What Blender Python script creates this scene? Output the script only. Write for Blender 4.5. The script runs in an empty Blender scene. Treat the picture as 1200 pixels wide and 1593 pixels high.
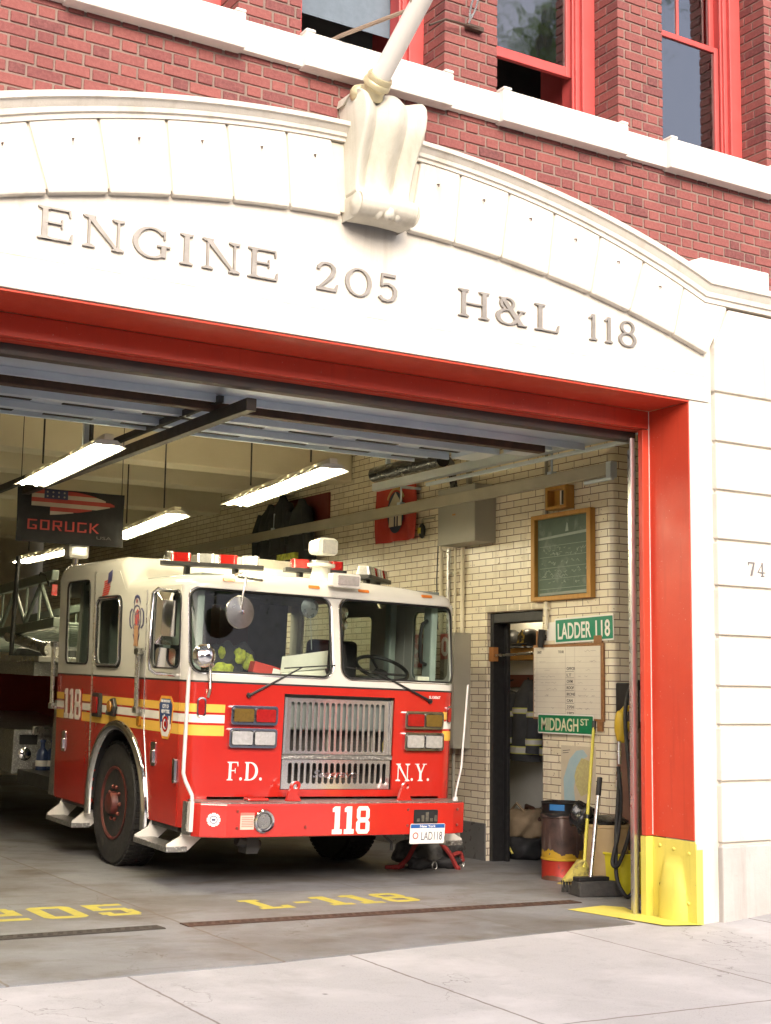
import bpy, bmesh, math, random
from mathutils import Vector, Matrix
from mathutils.geometry import tessellate_polygon

R = math.radians
rnd = random.Random(118)
scene = bpy.context.scene
col = scene.collection

# ------------------------------------------------------------------ camera
cam_d = bpy.data.cameras.new("camera")
cam = bpy.data.objects.new("camera", cam_d)
col.objects.link(cam)
_r = Vector((0.85213502, -0.52312667, 0.01429653))
_u = Vector((-0.07936633, -0.10218265, 0.99159452))
_f = Vector((0.51726868, 0.84610708, 0.12859206))
mw = Matrix((_r, _u, -_f)).transposed().to_4x4()
mw.translation = Vector((-6.98468, -7.25124, 1.55362))
cam.matrix_world = mw
cam_d.sensor_fit = 'VERTICAL'
cam_d.sensor_height = 56.0
cam_d.lens = 2159.95 / 1593.0 * 56.0
cam_d.clip_start = 0.05
cam_d.clip_end = 2000.0
scene.camera = cam

# ------------------------------------------------------------------ world, sun, exposure
SUN_EL, SUN_AZ = 30.0, 196.0          # azimuth clockwise from +Y
world = bpy.data.worlds.new("World")
scene.world = world
world.use_nodes = True
wn = world.node_tree
bg = wn.nodes["Background"]
sky = wn.nodes.new("ShaderNodeTexSky")
sky.sky_type = 'NISHITA'
sky.sun_disc = False
sky.sun_elevation = R(SUN_EL)
sky.sun_rotation = R(SUN_AZ)
sky.air_density = 0.6
sky.dust_density = 5.0
sky.ozone_density = 0.4
wn.links.new(sky.outputs[0], bg.inputs[0])
bg.inputs[1].default_value = 0.15

sun_d = bpy.data.lights.new("sun", 'SUN')
sun_d.energy = 1.0
sun_d.angle = R(60)
sun_d.color = (1.0, 0.965, 0.93)
sun = bpy.data.objects.new("sun", sun_d)
col.objects.link(sun)
_sd = Vector((math.sin(R(SUN_AZ)) * math.cos(R(SUN_EL)), math.cos(R(SUN_AZ)) * math.cos(R(SUN_EL)), math.sin(R(SUN_EL))))
sun.rotation_euler = (-_sd).to_track_quat('-Z', 'Y').to_euler()
sun.location = (-20, -30, 40)

vs = scene.view_settings
vs.view_transform = 'Standard'
vs.look = 'None'
vs.gamma = 1.0
vs.use_curve_mapping = False
vs.exposure = 1.24
scene.cycles.max_bounces = 8
scene.cycles.diffuse_bounces = 4
scene.cycles.glossy_bounces = 4
scene.cycles.transparent_max_bounces = 16
scene.cycles.caustics_reflective = False
scene.cycles.caustics_refractive = False
scene.cycles.sample_clamp_indirect = 6.0
scene.cycles.use_denoising = True

# ------------------------------------------------------------------ object helpers
def tag(o, label=None, cat=None, group=None, kind=None):
    if label: o["label"] = label
    if cat: o["category"] = cat
    if group: o["group"] = group
    if kind: o["kind"] = kind
    return o

def thing(name, label, cat, loc=(0, 0, 0), group=None, parent=None):
    o = bpy.data.objects.new(name, None)
    o.empty_display_size = 0.1
    col.objects.link(o)
    o.location = loc
    if parent: o.parent = parent
    return tag(o, label, cat, group)

def copy_tree(o, parent=None):
    c = o.copy()
    col.objects.link(c)
    c.parent = parent
    for ch in list(o.children):
        copy_tree(ch, c)
    return c

def arc(cx, cy, r, a0, a1, n, ry=None):
    ry = r if ry is None else ry
    return [(cx + r * math.cos(R(a0 + (a1 - a0) * i / n)), cy + ry * math.sin(R(a0 + (a1 - a0) * i / n))) for i in range(n + 1)]

def rrect(x0, x1, y0, y1, r, n=5):
    r = min(r, abs(x1 - x0) / 2 - 1e-4, abs(y1 - y0) / 2 - 1e-4)
    return arc(x1 - r, y0 + r, r, -90, 0, n) + arc(x1 - r, y1 - r, r, 0, 90, n) + arc(x0 + r, y1 - r, r, 90, 180, n) + arc(x0 + r, y0 + r, r, 180, 270, n)

def circ(cx, cy, r, n=24, ry=None):
    return arc(cx, cy, r, 0, 360, n, ry)[:-1]

class MB:
    """collects shapes and links them as ONE mesh object"""
    def __init__(s):
        s.v = []; s.f = []; s.m = []; s.mi = 0
    def add(s, vs_, fs_):
        b = len(s.v)
        s.v += [tuple(p) for p in vs_]
        s.f += [[i + b for i in f] for f in fs_]
        s.m += [s.mi] * len(fs_)
        return s
    def box(s, x0, x1, y0, y1, z0, z1, M=None):
        vs_ = [(x, y, z) for x in (x0, x1) for y in (y0, y1) for z in (z0, z1)]
        if M is not None: vs_ = [M @ Vector(p) for p in vs_]
        return s.add(vs_, [(0, 1, 3, 2), (4, 6, 7, 5), (0, 4, 5, 1), (2, 3, 7, 6), (0, 2, 6, 4), (1, 5, 7, 3)])
    def prism(s, poly, fn, h0, h1, holes=()):
        """poly (a,b) outline, fn(a,b,h) -> xyz; closed prism with optional holes"""
        loops = [list(poly)] + [list(h) for h in holes]
        def area(l): return sum(l[i][0] * l[(i + 1) % len(l)][1] - l[(i + 1) % len(l)][0] * l[i][1] for i in range(len(l)))
        loops = [l if (area(l) > 0) == (k == 0) else l[::-1] for k, l in enumerate(loops)]
        flat = [p for l in loops for p in l]
        tri = tessellate_polygon([[Vector((p[0], p[1], 0)) for p in l] for l in loops])
        n = len(flat)
        vs_ = [fn(p[0], p[1], h0) for p in flat] + [fn(p[0], p[1], h1) for p in flat]
        fs_ = []
        for t in tri:
            a, b, c = t
            ar = (flat[b][0] - flat[a][0]) * (flat[c][1] - flat[a][1]) - (flat[c][0] - flat[a][0]) * (flat[b][1] - flat[a][1])
            if abs(ar) < 1e-12: continue
            if ar < 0: a, b, c = a, c, b
            fs_.append((c, b, a)); fs_.append((a + n, b + n, c + n))
        k = 0
        for l in loops:
            m = len(l)
            for i in range(m):
                j = (i + 1) % m
                fs_.append((k + i, k + j, k + j + n, k + i + n))
            k += m
        return s.add(vs_, fs_)
    def sheet(s, poly, fn, holes=()):
        b = MB(); b.prism(poly, lambda a, c, h: fn(a, c) if h == 0 else fn(a, c), 0, 1, holes)
        n = len(b.v) // 2
        fs_ = [f for f in b.f if min(f) >= n]
        return s.add(b.v[n:], [[i - n for i in f] for f in fs_])
    def tube(s, path, r, n=8, cap=True, closed=False):
        P = [Vector(p) for p in path]
        rs = r if isinstance(r, (list, tuple)) else [r] * len(P)
        T = []
        for i in range(len(P)):
            if closed: d = P[(i + 1) % len(P)] - P[i - 1]
            else: d = P[min(i + 1, len(P) - 1)] - P[max(i - 1, 0)]
            T.append(d.normalized())
        up = Vector((0, 0, 1)) if abs(T[0].z) < 0.9 else Vector((1, 0, 0))
        nrm = T[0].cross(up).normalized()
        rings = []
        for i, p in enumerate(P):
            if i:
                ax = T[i - 1].cross(T[i])
                if ax.length > 1e-7:
                    nrm = Matrix.Rotation(T[i - 1].angle(T[i]), 3, ax) @ nrm
            bn = T[i].cross(nrm)
            rings.append([p + rs[i] * (math.cos(2 * math.pi * k / n) * nrm + math.sin(2 * math.pi * k / n) * bn) for k in range(n)])
        vs_ = [q for rg in rings for q in rg]
        fs_ = []
        m = len(P)
        for i in range(m if closed else m - 1):
            j = (i + 1) % m
            for k in range(n):
                l = (k + 1) % n
                fs_.append((i * n + k, j * n + k, j * n + l, i * n + l))
        if cap and not closed:
            fs_.append(list(range(n)))
            fs_.append([(m - 1) * n + k for k in range(n - 1, -1, -1)])
        return s.add(vs_, fs_)
    def lathe(s, prof, org, axis=(0, 0, 1), n=32, a0=0, a1=360):
        """prof: (radius, height along axis)"""
        A = Vector(axis).normalized()
        X = A.orthogonal().normalized(); Y = A.cross(X)
        full = abs(a1 - a0) >= 360
        m = n if full else n + 1
        vs_ = []
        for (r, h) in prof:
            for k in range(m):
                a = R(a0 + (a1 - a0) * k / n)
                vs_.append(Vector(org) + A * h + r * (math.cos(a) * X + math.sin(a) * Y))
        fs_ = []
        for i in range(len(prof) - 1):
            for k in range(n):
                l = (k + 1) % m
                fs_.append((i * m + k, i * m + l, (i + 1) * m + l, (i + 1) * m + k))
        if full:
            if prof[0][0] > 1e-6: fs_.append([k for k in range(m - 1, -1, -1)])
            if prof[-1][0] > 1e-6: fs_.append([(len(prof) - 1) * m + k for k in range(m)])
        return s.add(vs_, fs_)
    def grid(s, fn, nu, nv, wrap=False):
        vs_ = [fn(i / nu, j / nv) for j in range(nv + 1) for i in range(nu + 1)]
        fs_ = [(j * (nu + 1) + i, j * (nu + 1) + i + 1, (j + 1) * (nu + 1) + i + 1, (j + 1) * (nu + 1) + i) for j in range(nv) for i in range(nu)]
        return s.add(vs_, fs_)
    def blob(s, c, r, seed=0, jit=0.15, nu=16, nv=10, sq=1.0, freq=3.0):
        rr = random.Random(seed)
        ph = [(rr.uniform(0, 6.28), rr.uniform(0, 6.28), rr.uniform(1, freq), rr.uniform(1, freq)) for _ in range(6)]
        def fn(a, b):
            th, fi = a * 2 * math.pi, (b - .5) * math.pi
            d = Vector((math.cos(th) * math.cos(fi), math.sin(th) * math.cos(fi), math.sin(fi)))
            k = 1 + jit * sum(math.sin(p[2] * 2 * d.x + p[0]) * math.cos(p[3] * 2 * d.y + p[1] + 2 * d.z * p[2]) for p in ph) / 2.2
            def sg(x): return math.copysign(abs(x) ** sq, x)
            return (c[0] + r[0] * sg(d.x) * k, c[1] + r[1] * sg(d.y) * k, c[2] + r[2] * sg(d.z) * k)
        return s.grid(fn, nu, nv)
    def xf(s, M, start=0):
        for i in range(start, len(s.v)): s.v[i] = tuple(M @ Vector(s.v[i]))
        return s
    def build(s, name, mats, parent=None, smooth=None, bevel=0, segs=2, weld=False, uv=None):
        me = bpy.data.meshes.new(name)
        me.from_pydata(s.v, [], s.f)
        if not isinstance(mats, (list, tuple)): mats = [mats]
        for m in mats: me.materials.append(m)
        me.polygons.foreach_set("material_index", s.m)
        if weld:
            b = bmesh.new(); b.from_mesh(me)
            bmesh.ops.remove_doubles(b, verts=b.verts, dist=1e-4)
            bmesh.ops.recalc_face_normals(b, faces=b.faces)
            b.to_mesh(me); b.free()
        if uv:
            L = me.uv_layers.new(name="uv")
            for lp in me.loops: L.data[lp.index].uv = uv(me.vertices[lp.vertex_index].co)
        me.update()
        o = bpy.data.objects.new(name, me)
        col.objects.link(o)
        if parent is not None: o.parent = parent
        if smooth is not None:
            me.polygons.foreach_set("use_smooth", [True] * len(me.polygons))
            me.set_sharp_from_angle(angle=R(smooth))
        if bevel:
            md = o.modifiers.new("bevel", 'BEVEL')
            md.width = bevel; md.segments = segs; md.limit_method = 'ANGLE'; md.angle_limit = R(40)
            md.harden_normals = False
        return o

def build_each(mb, name, mats, parent=None, **kw):
    """one object per connected piece"""
    n = len(mb.v); par = list(range(n))
    def find(i):
        while par[i] != i: par[i] = par[par[i]]; i = par[i]
        return i
    for f in mb.f:
        r0 = find(f[0])
        for i in f[1:]: par[find(i)] = r0
    comp = {}
    for k, f in enumerate(mb.f): comp.setdefault(find(f[0]), []).append(k)
    for ks in comp.values():
        m2 = MB(); ids = {}
        for k in ks:
            g = []
            for i in mb.f[k]:
                if i not in ids: ids[i] = len(m2.v); m2.v.append(mb.v[i])
                g.append(ids[i])
            m2.f.append(g); m2.m.append(mb.m[k])
        m2.build(name, mats, parent, **kw)

XZ = lambda y0, sgn=-1: (lambda a, b, h: (a, y0 + sgn * h, b))     # outline in x,z ; h grows towards the street
def PX(y0): return lambda a, b, h: (a, y0 - h, b)
def PYZ(x0, sgn=-1): return lambda a, b, h: (x0 + sgn * h, a, b)
def PXY(z0): return lambda a, b, h: (a, b, z0 + h)

# ------------------------------------------------------------------ materials
MATS = {}
def nd(nt, t, **kw):
    n = nt.nodes.new(t)
    for k, v in kw.items():
        if k.startswith('i_'): n.inputs[int(k[2:])].default_value = v
        else: setattr(n, k, v)
    return n

def mathn(nt, op, a, b=None, c=None, clamp=False):
    n = nt.nodes.new("ShaderNodeMath"); n.operation = op; n.use_clamp = clamp
    for i, v in enumerate((a, b, c)):
        if v is None: continue
        if isinstance(v, (int, float)): n.inputs[i].default_value = v
        else: nt.links.new(v, n.inputs[i])
    return n.outputs[0]

def mixc(nt, fac, a, b):
    n = nt.nodes.new("ShaderNodeMix"); n.data_type = 'RGBA'
    for s_, v in ((0, fac), (6, a), (7, b)):
        if isinstance(v, (int, float)): n.inputs[s_].default_value = v
        elif isinstance(v, tuple): n.inputs[s_].default_value = (v[0], v[1], v[2], 1)
        else: nt.links.new(v, n.inputs[s_])
    return n.outputs[2]

def noise(nt, vec, scale, detail=4, rough=.55, dist=0):
    n = nt.nodes.new("ShaderNodeTexNoise")
    n.inputs['Scale'].default_value = scale; n.inputs['Detail'].default_value = detail
    n.inputs['Roughness'].default_value = rough; n.inputs['Distortion'].default_value = dist
    if vec is not None: nt.links.new(vec, n.inputs['Vector'])
    return n.outputs[0]

def ramp(nt, fac, lo, hi):
    n = nt.nodes.new("ShaderNodeMapRange"); n.clamp = True
    n.inputs[1].default_value = lo; n.inputs[2].default_value = hi
    nt.links.new(fac, n.inputs[0])
    return n.outputs[0]

def objco(nt, scale=(1, 1, 1)):
    tc = nt.nodes.new("ShaderNodeTexCoord")
    mp = nt.nodes.new("ShaderNodeMapping"); mp.inputs['Scale'].default_value = scale
    nt.links.new(tc.outputs['Object'], mp.inputs[0])
    return mp.outputs[0]

def newmat(name):
    m = bpy.data.materials.new(name); m.use_nodes = True
    return m, m.node_tree, m.node_tree.nodes["Principled BSDF"]

def mat(name, c, rough=.5, metal=0, c2=None, scale=6, lo=.35, hi=.7, bump=0, bscale=40, rvar=.12, spec=.5, coat=0, stretch=(1, 1, 1), emis=None, estr=0, dirt=None):
    if name in MATS: return MATS[name]
    m, nt, p = newmat(name)
    co = objco(nt, stretch)
    c2 = c2 or tuple(x * .86 for x in c)
    n1 = noise(nt, co, scale, 5, .6)
    base = mixc(nt, ramp(nt, n1, lo, hi), c, c2)
    if dirt:
        n3 = noise(nt, co, dirt[1], 8, .65, .4)
        base = mixc(nt, ramp(nt, n3, dirt[2], dirt[2] + .14), base, dirt[0])
    nt.links.new(base, p.inputs['Base Color'])
    p.inputs['Metallic'].default_value = metal
    if rvar:
        n2 = noise(nt, co, scale * 2.3, 3)
        nt.links.new(mathn(nt, 'MULTIPLY_ADD', n2, rvar * 2, max(rough - rvar, .02)), p.inputs['Roughness'])
    else:
        p.inputs['Roughness'].default_value = rough
    p.inputs['Specular IOR Level'].default_value = spec
    if coat:
        p.inputs['Coat Weight'].default_value = coat; p.inputs['Coat Roughness'].default_value = .06
    if bump:
        b = nt.nodes.new("ShaderNodeBump"); b.inputs['Strength'].default_value = bump; b.inputs['Distance'].default_value = .01
        nt.links.new(noise(nt, co, bscale, 6, .6), b.inputs['Height'])
        nt.links.new(b.outputs[0], p.inputs['Normal'])
    if emis:
        p.inputs['Emission Color'].default_value = (*emis, 1); p.inputs['Emission Strength'].default_value = estr
    MATS[name] = m
    return m

def glass_mat(name, tint=(.85, .93, .9), refl=1.0, rgh=.01, wave=.0):
    if name in MATS: return MATS[name]
    m, nt, p = newmat(name)
    out = nt.nodes["Material Output"]
    tr = nt.nodes.new("ShaderNodeBsdfTransparent"); tr.inputs[0].default_value = (*tint, 1)
    gl = nt.nodes.new("ShaderNodeBsdfGlossy"); gl.inputs['Roughness'].default_value = rgh
    wb = nt.nodes.new("ShaderNodeBump"); wb.inputs['Strength'].default_value = wave; wb.inputs['Distance'].default_value = .02; nt.links.new(noise(nt, objco(nt), 3.5, 2), wb.inputs['Height']); nt.links.new(wb.outputs[0], gl.inputs['Normal'])
    fr = nt.nodes.new("ShaderNodeFresnel"); fr.inputs[0].default_value = 1.5
    mx = nt.nodes.new("ShaderNodeMixShader")
    nt.links.new(mathn(nt, 'MULTIPLY', fr.outputs[0], refl, clamp=True), mx.inputs[0])
    nt.links.new(tr.outputs[0], mx.inputs[1]); nt.links.new(gl.outputs[0], mx.inputs[2])
    nt.links.new(mx.outputs[0], out.inputs[0])
    nt.nodes.remove(p)
    MATS[name] = m
    return m

def stone_mat(name, c1, c2, stain, sc=1.0):
    m, nt, p = newmat(name)
    co = objco(nt); cv = objco(nt, (5, 5, .55)); 
    base = mixc(nt, ramp(nt, noise(nt, co, 1.3 * sc, 7, .65), .32, .70), c1, c2)
    base = mixc(nt, mathn(nt, 'MULTIPLY', ramp(nt, noise(nt, cv, 1.6, 6, .62), .52, .74), .50), base, stain)           # rain streaks
    base = mixc(nt, mathn(nt, 'MULTIPLY', ramp(nt, noise(nt, co, 5.5 * sc, 8, .7, .5), .60, .74), .40), base, stain)   # blotches
    base = mixc(nt, mathn(nt, 'MULTIPLY', ramp(nt, noise(nt, co, 120, 3, .6), .60, .72), .30), base, tuple(x * .72 for x in c2))  # grain
    nt.links.new(base, p.inputs['Base Color'])
    nt.links.new(mathn(nt, 'MULTIPLY_ADD', noise(nt, co, 9, 4), .25, .62), p.inputs['Roughness'])
    b = nt.nodes.new("ShaderNodeBump"); b.inputs['Strength'].default_value = .22; b.inputs['Distance'].default_value = .008
    h = mathn(nt, 'ADD', noise(nt, co, 65, 8, .7), mathn(nt, 'MULTIPLY', noise(nt, co, 7, 5), .8))
    nt.links.new(h, b.inputs['Height']); nt.links.new(b.outputs[0], p.inputs['Normal'])
    return m
STONE = stone_mat("limestone", (.665, .63, .565), (.59, .55, .48), (.40, .345, .265))
STONE_G = stone_mat("grey_base_stone", (.50, .475, .45), (.41, .39, .365), (.24, .215, .19), 2.0)
STONE_W = stone_mat("weathered_limestone", (.60, .57, .49), (.48, .455, .37), (.31, .29, .21), 2.2)
STONE_S = stone_mat("sill_limestone", (.75, .72, .66), (.69, .655, .59), (.50, .46, .39), 1.6)
def worn_paint(name, c1, c2, chip, rough=.38):
    m, nt, p = newmat(name)
    co = objco(nt); cv = objco(nt, (7, 7, .5))
    base = mixc(nt, ramp(nt, noise(nt, co, 2.2, 6, .6), .3, .7), c1, c2)
    base = mixc(nt, mathn(nt, 'MULTIPLY', ramp(nt, noise(nt, cv, 2.4, 6, .6), .55, .75), .35), base, tuple(x * .62 for x in c2))
    base = mixc(nt, mathn(nt, 'MULTIPLY', ramp(nt, noise(nt, co, 60, 3, .5), .715, .73), .8), base, chip)
    base = mixc(nt, mathn(nt, 'MULTIPLY', ramp(nt, noise(nt, objco(nt, (3, 30, 3)), 6, 4, .6), .70, .72), .5), base, chip)
    nt.links.new(base, p.inputs['Base Color'])
    nt.links.new(mathn(nt, 'MULTIPLY_ADD', noise(nt, co, 6, 5), .35, rough - .15), p.inputs['Roughness'])
    b = nt.nodes.new("ShaderNodeBump"); b.inputs['Strength'].default_value = .12; b.inputs['Distance'].default_value = .012
    nt.links.new(mathn(nt, 'ADD', noise(nt, co, 4, 4), mathn(nt, 'MULTIPLY', noise(nt, co, 45, 5), .25)), b.inputs['Height']); nt.links.new(b.outputs[0], p.inputs['Normal'])
    return m
REDP = worn_paint("red_enamel_paint", (.58, .062, .028), (.50, .048, .024), (.62, .30, .22))
REDW = mat("pinkish_red_window_paint", (.50, .075, .07), .5, c2=(.42, .06, .056), scale=4, bump=.05)
YELP = worn_paint("yellow_safety_paint", (.72, .63, .13), (.66, .56, .10), (.42, .34, .16), .5)
MORTAR = mat("brown_mortar", (.25, .175, .145), .9, c2=(.17, .12, .10), scale=5, bump=.3, bscale=90)
CREAMP = mat("cream_painted_concrete", (.80, .74, .58), .6, c2=(.74, .68, .52), scale=2, bump=.08)
BLACK = mat("black_paint", (.012, .012, .013), .45, c2=(.02, .02, .02))
BLACKM = mat("flat_black", (.01, .01, .011), .8)
GREYP = mat("grey_enamel", (.36, .345, .29), .45, c2=(.32, .31, .26), scale=3)
GALV = mat("galvanized_steel", (.66, .74, .82), .34, .45, c2=(.54, .62, .71), scale=2.5, bump=.015, rvar=.05)
RUST = mat("rusty_brown_steel", (.055, .036, .027), .6, .2, c2=(.10, .055, .035), scale=8, bump=.15)
CHROME = mat("chrome", (.80, .80, .82), .09, 1.0, c2=(.74, .74, .76), scale=3, rvar=.03)
STEEL = mat("brushed_steel", (.62, .62, .60), .28, 1.0, c2=(.52, .52, .50), scale=5, rvar=.08)
DARKM = mat("dark_steel", (.06, .06, .06), .5, .6)
WOODY = mat("honey_wood", (.46, .24, .045), .45, c2=(.38, .18, .03), scale=5, stretch=(6, 6, .6), bump=.06)
WOODB = mat("brown_wood", (.30, .15, .06), .5, c2=(.22, .10, .04), scale=5, stretch=(1, 5, 6), bump=.06)
WHITEP = mat("white_paint", (.78, .76, .71), .4, c2=(.72, .70, .65), scale=4)
OFFW = mat("letter_white", (.80, .78, .74), .5, c2=(.76, .74, .70))
RUBBER = mat("rubber", (.014, .014, .015), .65, c2=(.028, .026, .025), scale=14, bump=.1)

# ------------------------------------------------------------------ lettering
def ribbon(pts, w):
    """outline of a poly-line with half widths"""
    n = len(pts)
    ws = w if isinstance(w, (list, tuple)) else [w] * n
    L, Rr = [], []
    for i in range(n):
        a = Vector(pts[max(i - 1, 0)]); b = Vector(pts[min(i + 1, n - 1)])
        d = (b - a).normalized(); q = Vector((-d.y, d.x)); p = Vector(pts[i])
        if 0 < i < n - 1:
            d1 = (Vector(pts[i]) - a).normalized(); k = max(.5, abs(d1.dot(d)))
        else: k = 1
        L.append(tuple(p + q * ws[i] / 2 / k)); Rr.append(tuple(p - q * ws[i] / 2 / k))
    return L + Rr[::-1]

def serif_glyph(ch, T=.13, t=.055):
    """returns ([outlines], width); cap height 1; wide roman letters with bracketed serifs"""
    o = []
    def bar(x0, x1, y0, y1): o.append([(x0, y0), (x1, y0), (x1, y1), (x0, y1)])
    def stem(x, y0=0, y1=1, s=.11, bot=True, top=True):
        bar(x - T / 2, x + T / 2, y0, y1)
        for yy, on, sg in ((y0, bot, 1), (y1, top, -1)):
            if on: o.append([(x - T / 2 - s, yy), (x + T / 2 + s, yy), (x + T / 2 + s, yy + sg * t * .7), (x + T / 2, yy + sg * t * 1.7), (x - T / 2, yy + sg * t * 1.7), (x - T / 2 - s, yy + sg * t * .7)][::sg])
    def ell(cx, cy, rx, ry, a0, a1, thick=T, thin=t, n=28):
        pts, ws = [], []
        for i in range(n + 1):
            a = R(a0 + (a1 - a0) * i / n)
            pts.append((cx + rx * math.cos(a), cy + ry * math.sin(a))); ws.append(thin + (thick - thin) * abs(math.cos(a)) ** 1.5)
        o.append(ribbon(pts, ws))
    def line(p, q, w): o.append(ribbon([p, q], w))
    if ch == 'E':
        stem(.2); bar(.2, .82, 1 - t, 1); bar(.2, .86, 0, t); bar(.2, .62, .5, .5 + t)
        o.append([(.82, 1), (.755, 1), (.80, .78), (.83, .78)]); o.append([(.86, 0), (.89, .26), (.855, .26), (.79, 0)]); bar(.60, .635, .40, .66); W = .95
    elif ch == 'N':
        stem(.18, bot=True, top=True, s=.09); stem(.92, s=.09)
        o[0] = [(.18 - t / 2, 0), (.18 + t / 2, 0), (.18 + t / 2, 1), (.18 - t / 2, 1)]
        o[3] = [(.92 - t / 2, 0), (.92 + t / 2, 0), (.92 + t / 2, 1), (.92 - t / 2, 1)]
        o.append([(.06, 1), (.24, 1), (.955, .0), (.885, -.02)]); W = 1.12
    elif ch == 'G':
        ell(.50, .5, .42, .47, 42, 318); bar(.76, .76 + T, .08, .42); bar(.66, 1.0, .40, .40 + t); o.append([(.83, .66), (.80, .90), (.87, .95), (.865, .66)]); W = 1.06
    elif ch == 'I':
        stem(.22); W = .46
    elif ch == 'H':
        stem(.2, s=.10); stem(.84, s=.10); bar(.2, .84, .47, .47 + t); W = 1.06
    elif ch == 'L':
        stem(.2); bar(.2, .80, 0, t); o.append([(.80, 0), (.84, .28), (.80, .28), (.72, 0)]); W = .88
    elif ch == '1':
        stem(.25, s=.10, top=False); o.append([(.25 + T / 2, 1), (.25 - T / 2, .98), (.06, .86), (.08, .81), (.25 - T / 2, .88)]); W = .52
    elif ch == '8':
        ell(.40, .74, .26, .235, 0, 360, T * .85); ell(.40, .26, .33, .25, 0, 360, T); W = .84
    elif ch == '0':
        ell(.46, .5, .39, .47, 0, 360); W = .95
    elif ch == '2':
        P = [(.10, .72), (.13, .83), (.22, .93), (.36, .965), (.52, .93), (.62, .82), (.63, .70), (.57, .56), (.44, .40), (.28, .23), (.13, .08)]
        o.append(ribbon(P, [.10, .10, .09, .07, .09, .13, T, .13, .10, .08, .07])); bar(.06, .72, 0, .105); o.append([(.72, 0), (.78, .26), (.73, .26), (.64, .05)]); W = .86
    elif ch == '5':
        bar(.16, .66, .90, 1.0); o.append([(.16, 1), (.22, .95), (.19, .55), (.13, .55)])
        P = [(.15, .55), (.26, .62), (.40, .64), (.56, .57), (.65, .43), (.64, .25), (.54, .10), (.36, .03), (.20, .06), (.09, .17)]
        o.append(ribbon(P, [.06, .07, .07, .10, T, T, .10, .07, .09, .11])); W = .82
    elif ch == '&':
        ell(.36, .77, .20, .20, -60, 240, T * .7); ell(.36, .27, .30, .26, 60, 360, T)
        o.append([(.10, .98), (.26, .98), (.92, .0), (.74, .0)]); bar(.70, 1.0, 0, t); line((.66, .26), (.82, .54), t); bar(.70, .95, .52, .52 + t); W = 1.08
    elif ch == 'F':
        stem(.2); bar(.2, .72, 1 - t, 1); bar(.2, .55, .5, .5 + t); o.append([(.72, 1), (.64, 1), (.70, .76), (.735, .76)]); bar(.53, .565, .39, .66); W = .78
    elif ch == 'D':
        stem(.2, s=.09); ell(.36, .5, .48, .468, -90, 90, T * 1.05); bar(.2, .38, 1 - t, 1); bar(.2, .38, 0, t); W = .98
    elif ch == 'Y':
        stem(.46, 0, .48, top=False); o.append([(.08, 1), (.25, 1), (.52, .47), (.41, .43)]); o.append([(.74, 1), (.80, 1), (.53, .43), (.47, .47)])
        bar(.0, .34, 1 - t * .7, 1); bar(.62, .94, 1 - t * .7, 1); W = .92
    elif ch == '.':
        o.append(circ(.10, .085, .085, 16)); W = .26
    elif ch == '-':
        bar(.05, .35, .42, .54); W = .42
    elif ch == '7':
        bar(.06, .66, .90, 1.0); o.append([(.06, 1), (.06, .74), (.10, .74), (.14, 1)]); o.append([(.66, .92), (.55, .92), (.26, 0), (.42, 0)]); W = .74
    elif ch == '4':
        bar(.42, .42 + T * .9, 0, 1); o.append([(.50, 1), (.44, .92), (.05, .32), (.11, .32)]); bar(.05, .74, .25, .25 + t * 1.2); bar(.34, .66, 0, t * .8); W = .80
    else:
        W = .4
    return o, W

def block_glyph(ch):
    """varsity block numerals with small slab serifs; height 1"""
    def rect(x0, x1, y0, y1): return [(x0, y0), (x1, y0), (x1, y1), (x0, y1)]
    if ch == '1':
        return [rect(.12, .38, .0, 1), rect(.0, .5, 0, .17), [(.12, 1), (0, .93), (0, .80), (.12, .80)]], .56
    if ch == '8':
        c = .11
        return [rect(0, .2, .12, .41), rect(.5, .7, .12, .41), rect(.02, .2, .59, .88), rect(.5, .68, .59, .88),
                [(c, 0), (.70 - c, 0), (.70, .12), (0, .12)], [(.02, .88), (.68, .88), (.68 - c, 1), (c, 1)],
                [(0, .41), (.70, .41), (.60, .5), (.68, .59), (.02, .59), (.10, .5)], rect(.19, .51, .115, .15), rect(.19, .51, .85, .885)], .78
    if ch == '2':
        return [rect(0, .64, 0, .17), rect(0, .2, .16, .40), rect(0, .64, .40, .57), rect(.44, .64, .56, .86), rect(.06, .58, .85, 1), rect(0, .2, .72, .9)], .74
    if ch == '0':
        return [rect(0, .2, .1, .9), rect(.5, .7, .1, .9), [(.1, 0), (.6, 0), (.7, .1), (0, .1)], [(0, .9), (.7, .9), (.6, 1), (.1, 1)], rect(.19, .51, .095, .15), rect(.19, .51, .85, .905)], .8
    if ch == '5':
        return [rect(0, .64, .84, 1), rect(0, .2, .5, .85), rect(0, .58, .46, .61), rect(.44, .64, .12, .48), rect(.06, .58, 0, .14), rect(0, .2, .1, .28)], .74
    if ch == 'L':
        return [rect(.1, .32, 0, 1), rect(0, .7, 0, .16), rect(0, .42, .86, 1), rect(.54, .7, .15, .30)], .82
    if ch == '-':
        return [rect(.03, .36, .42, .58)], .46
    return [], .4

def write(mb, text, fn, h, x0=0, sx=1.0, gap=.08, depth=.012, glyph=serif_glyph, **kw):
    """fn(a, b, d): a along, b up, d out of the surface, in metres. Adds prisms (stepped 0.3 mm so no faces coincide)"""
    x = x0
    for ch in text:
        if ch == ' ': x += .55 * h * sx; continue
        og, W = glyph(ch, **kw)
        for k, pl in enumerate(og):
            pl2 = [(x + p[0] * h * sx, p[1] * h) for p in pl]
            mb.prism(pl2, fn, 0, depth + .0003 * k)
        x += (W + gap) * h * sx
    return x

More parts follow.
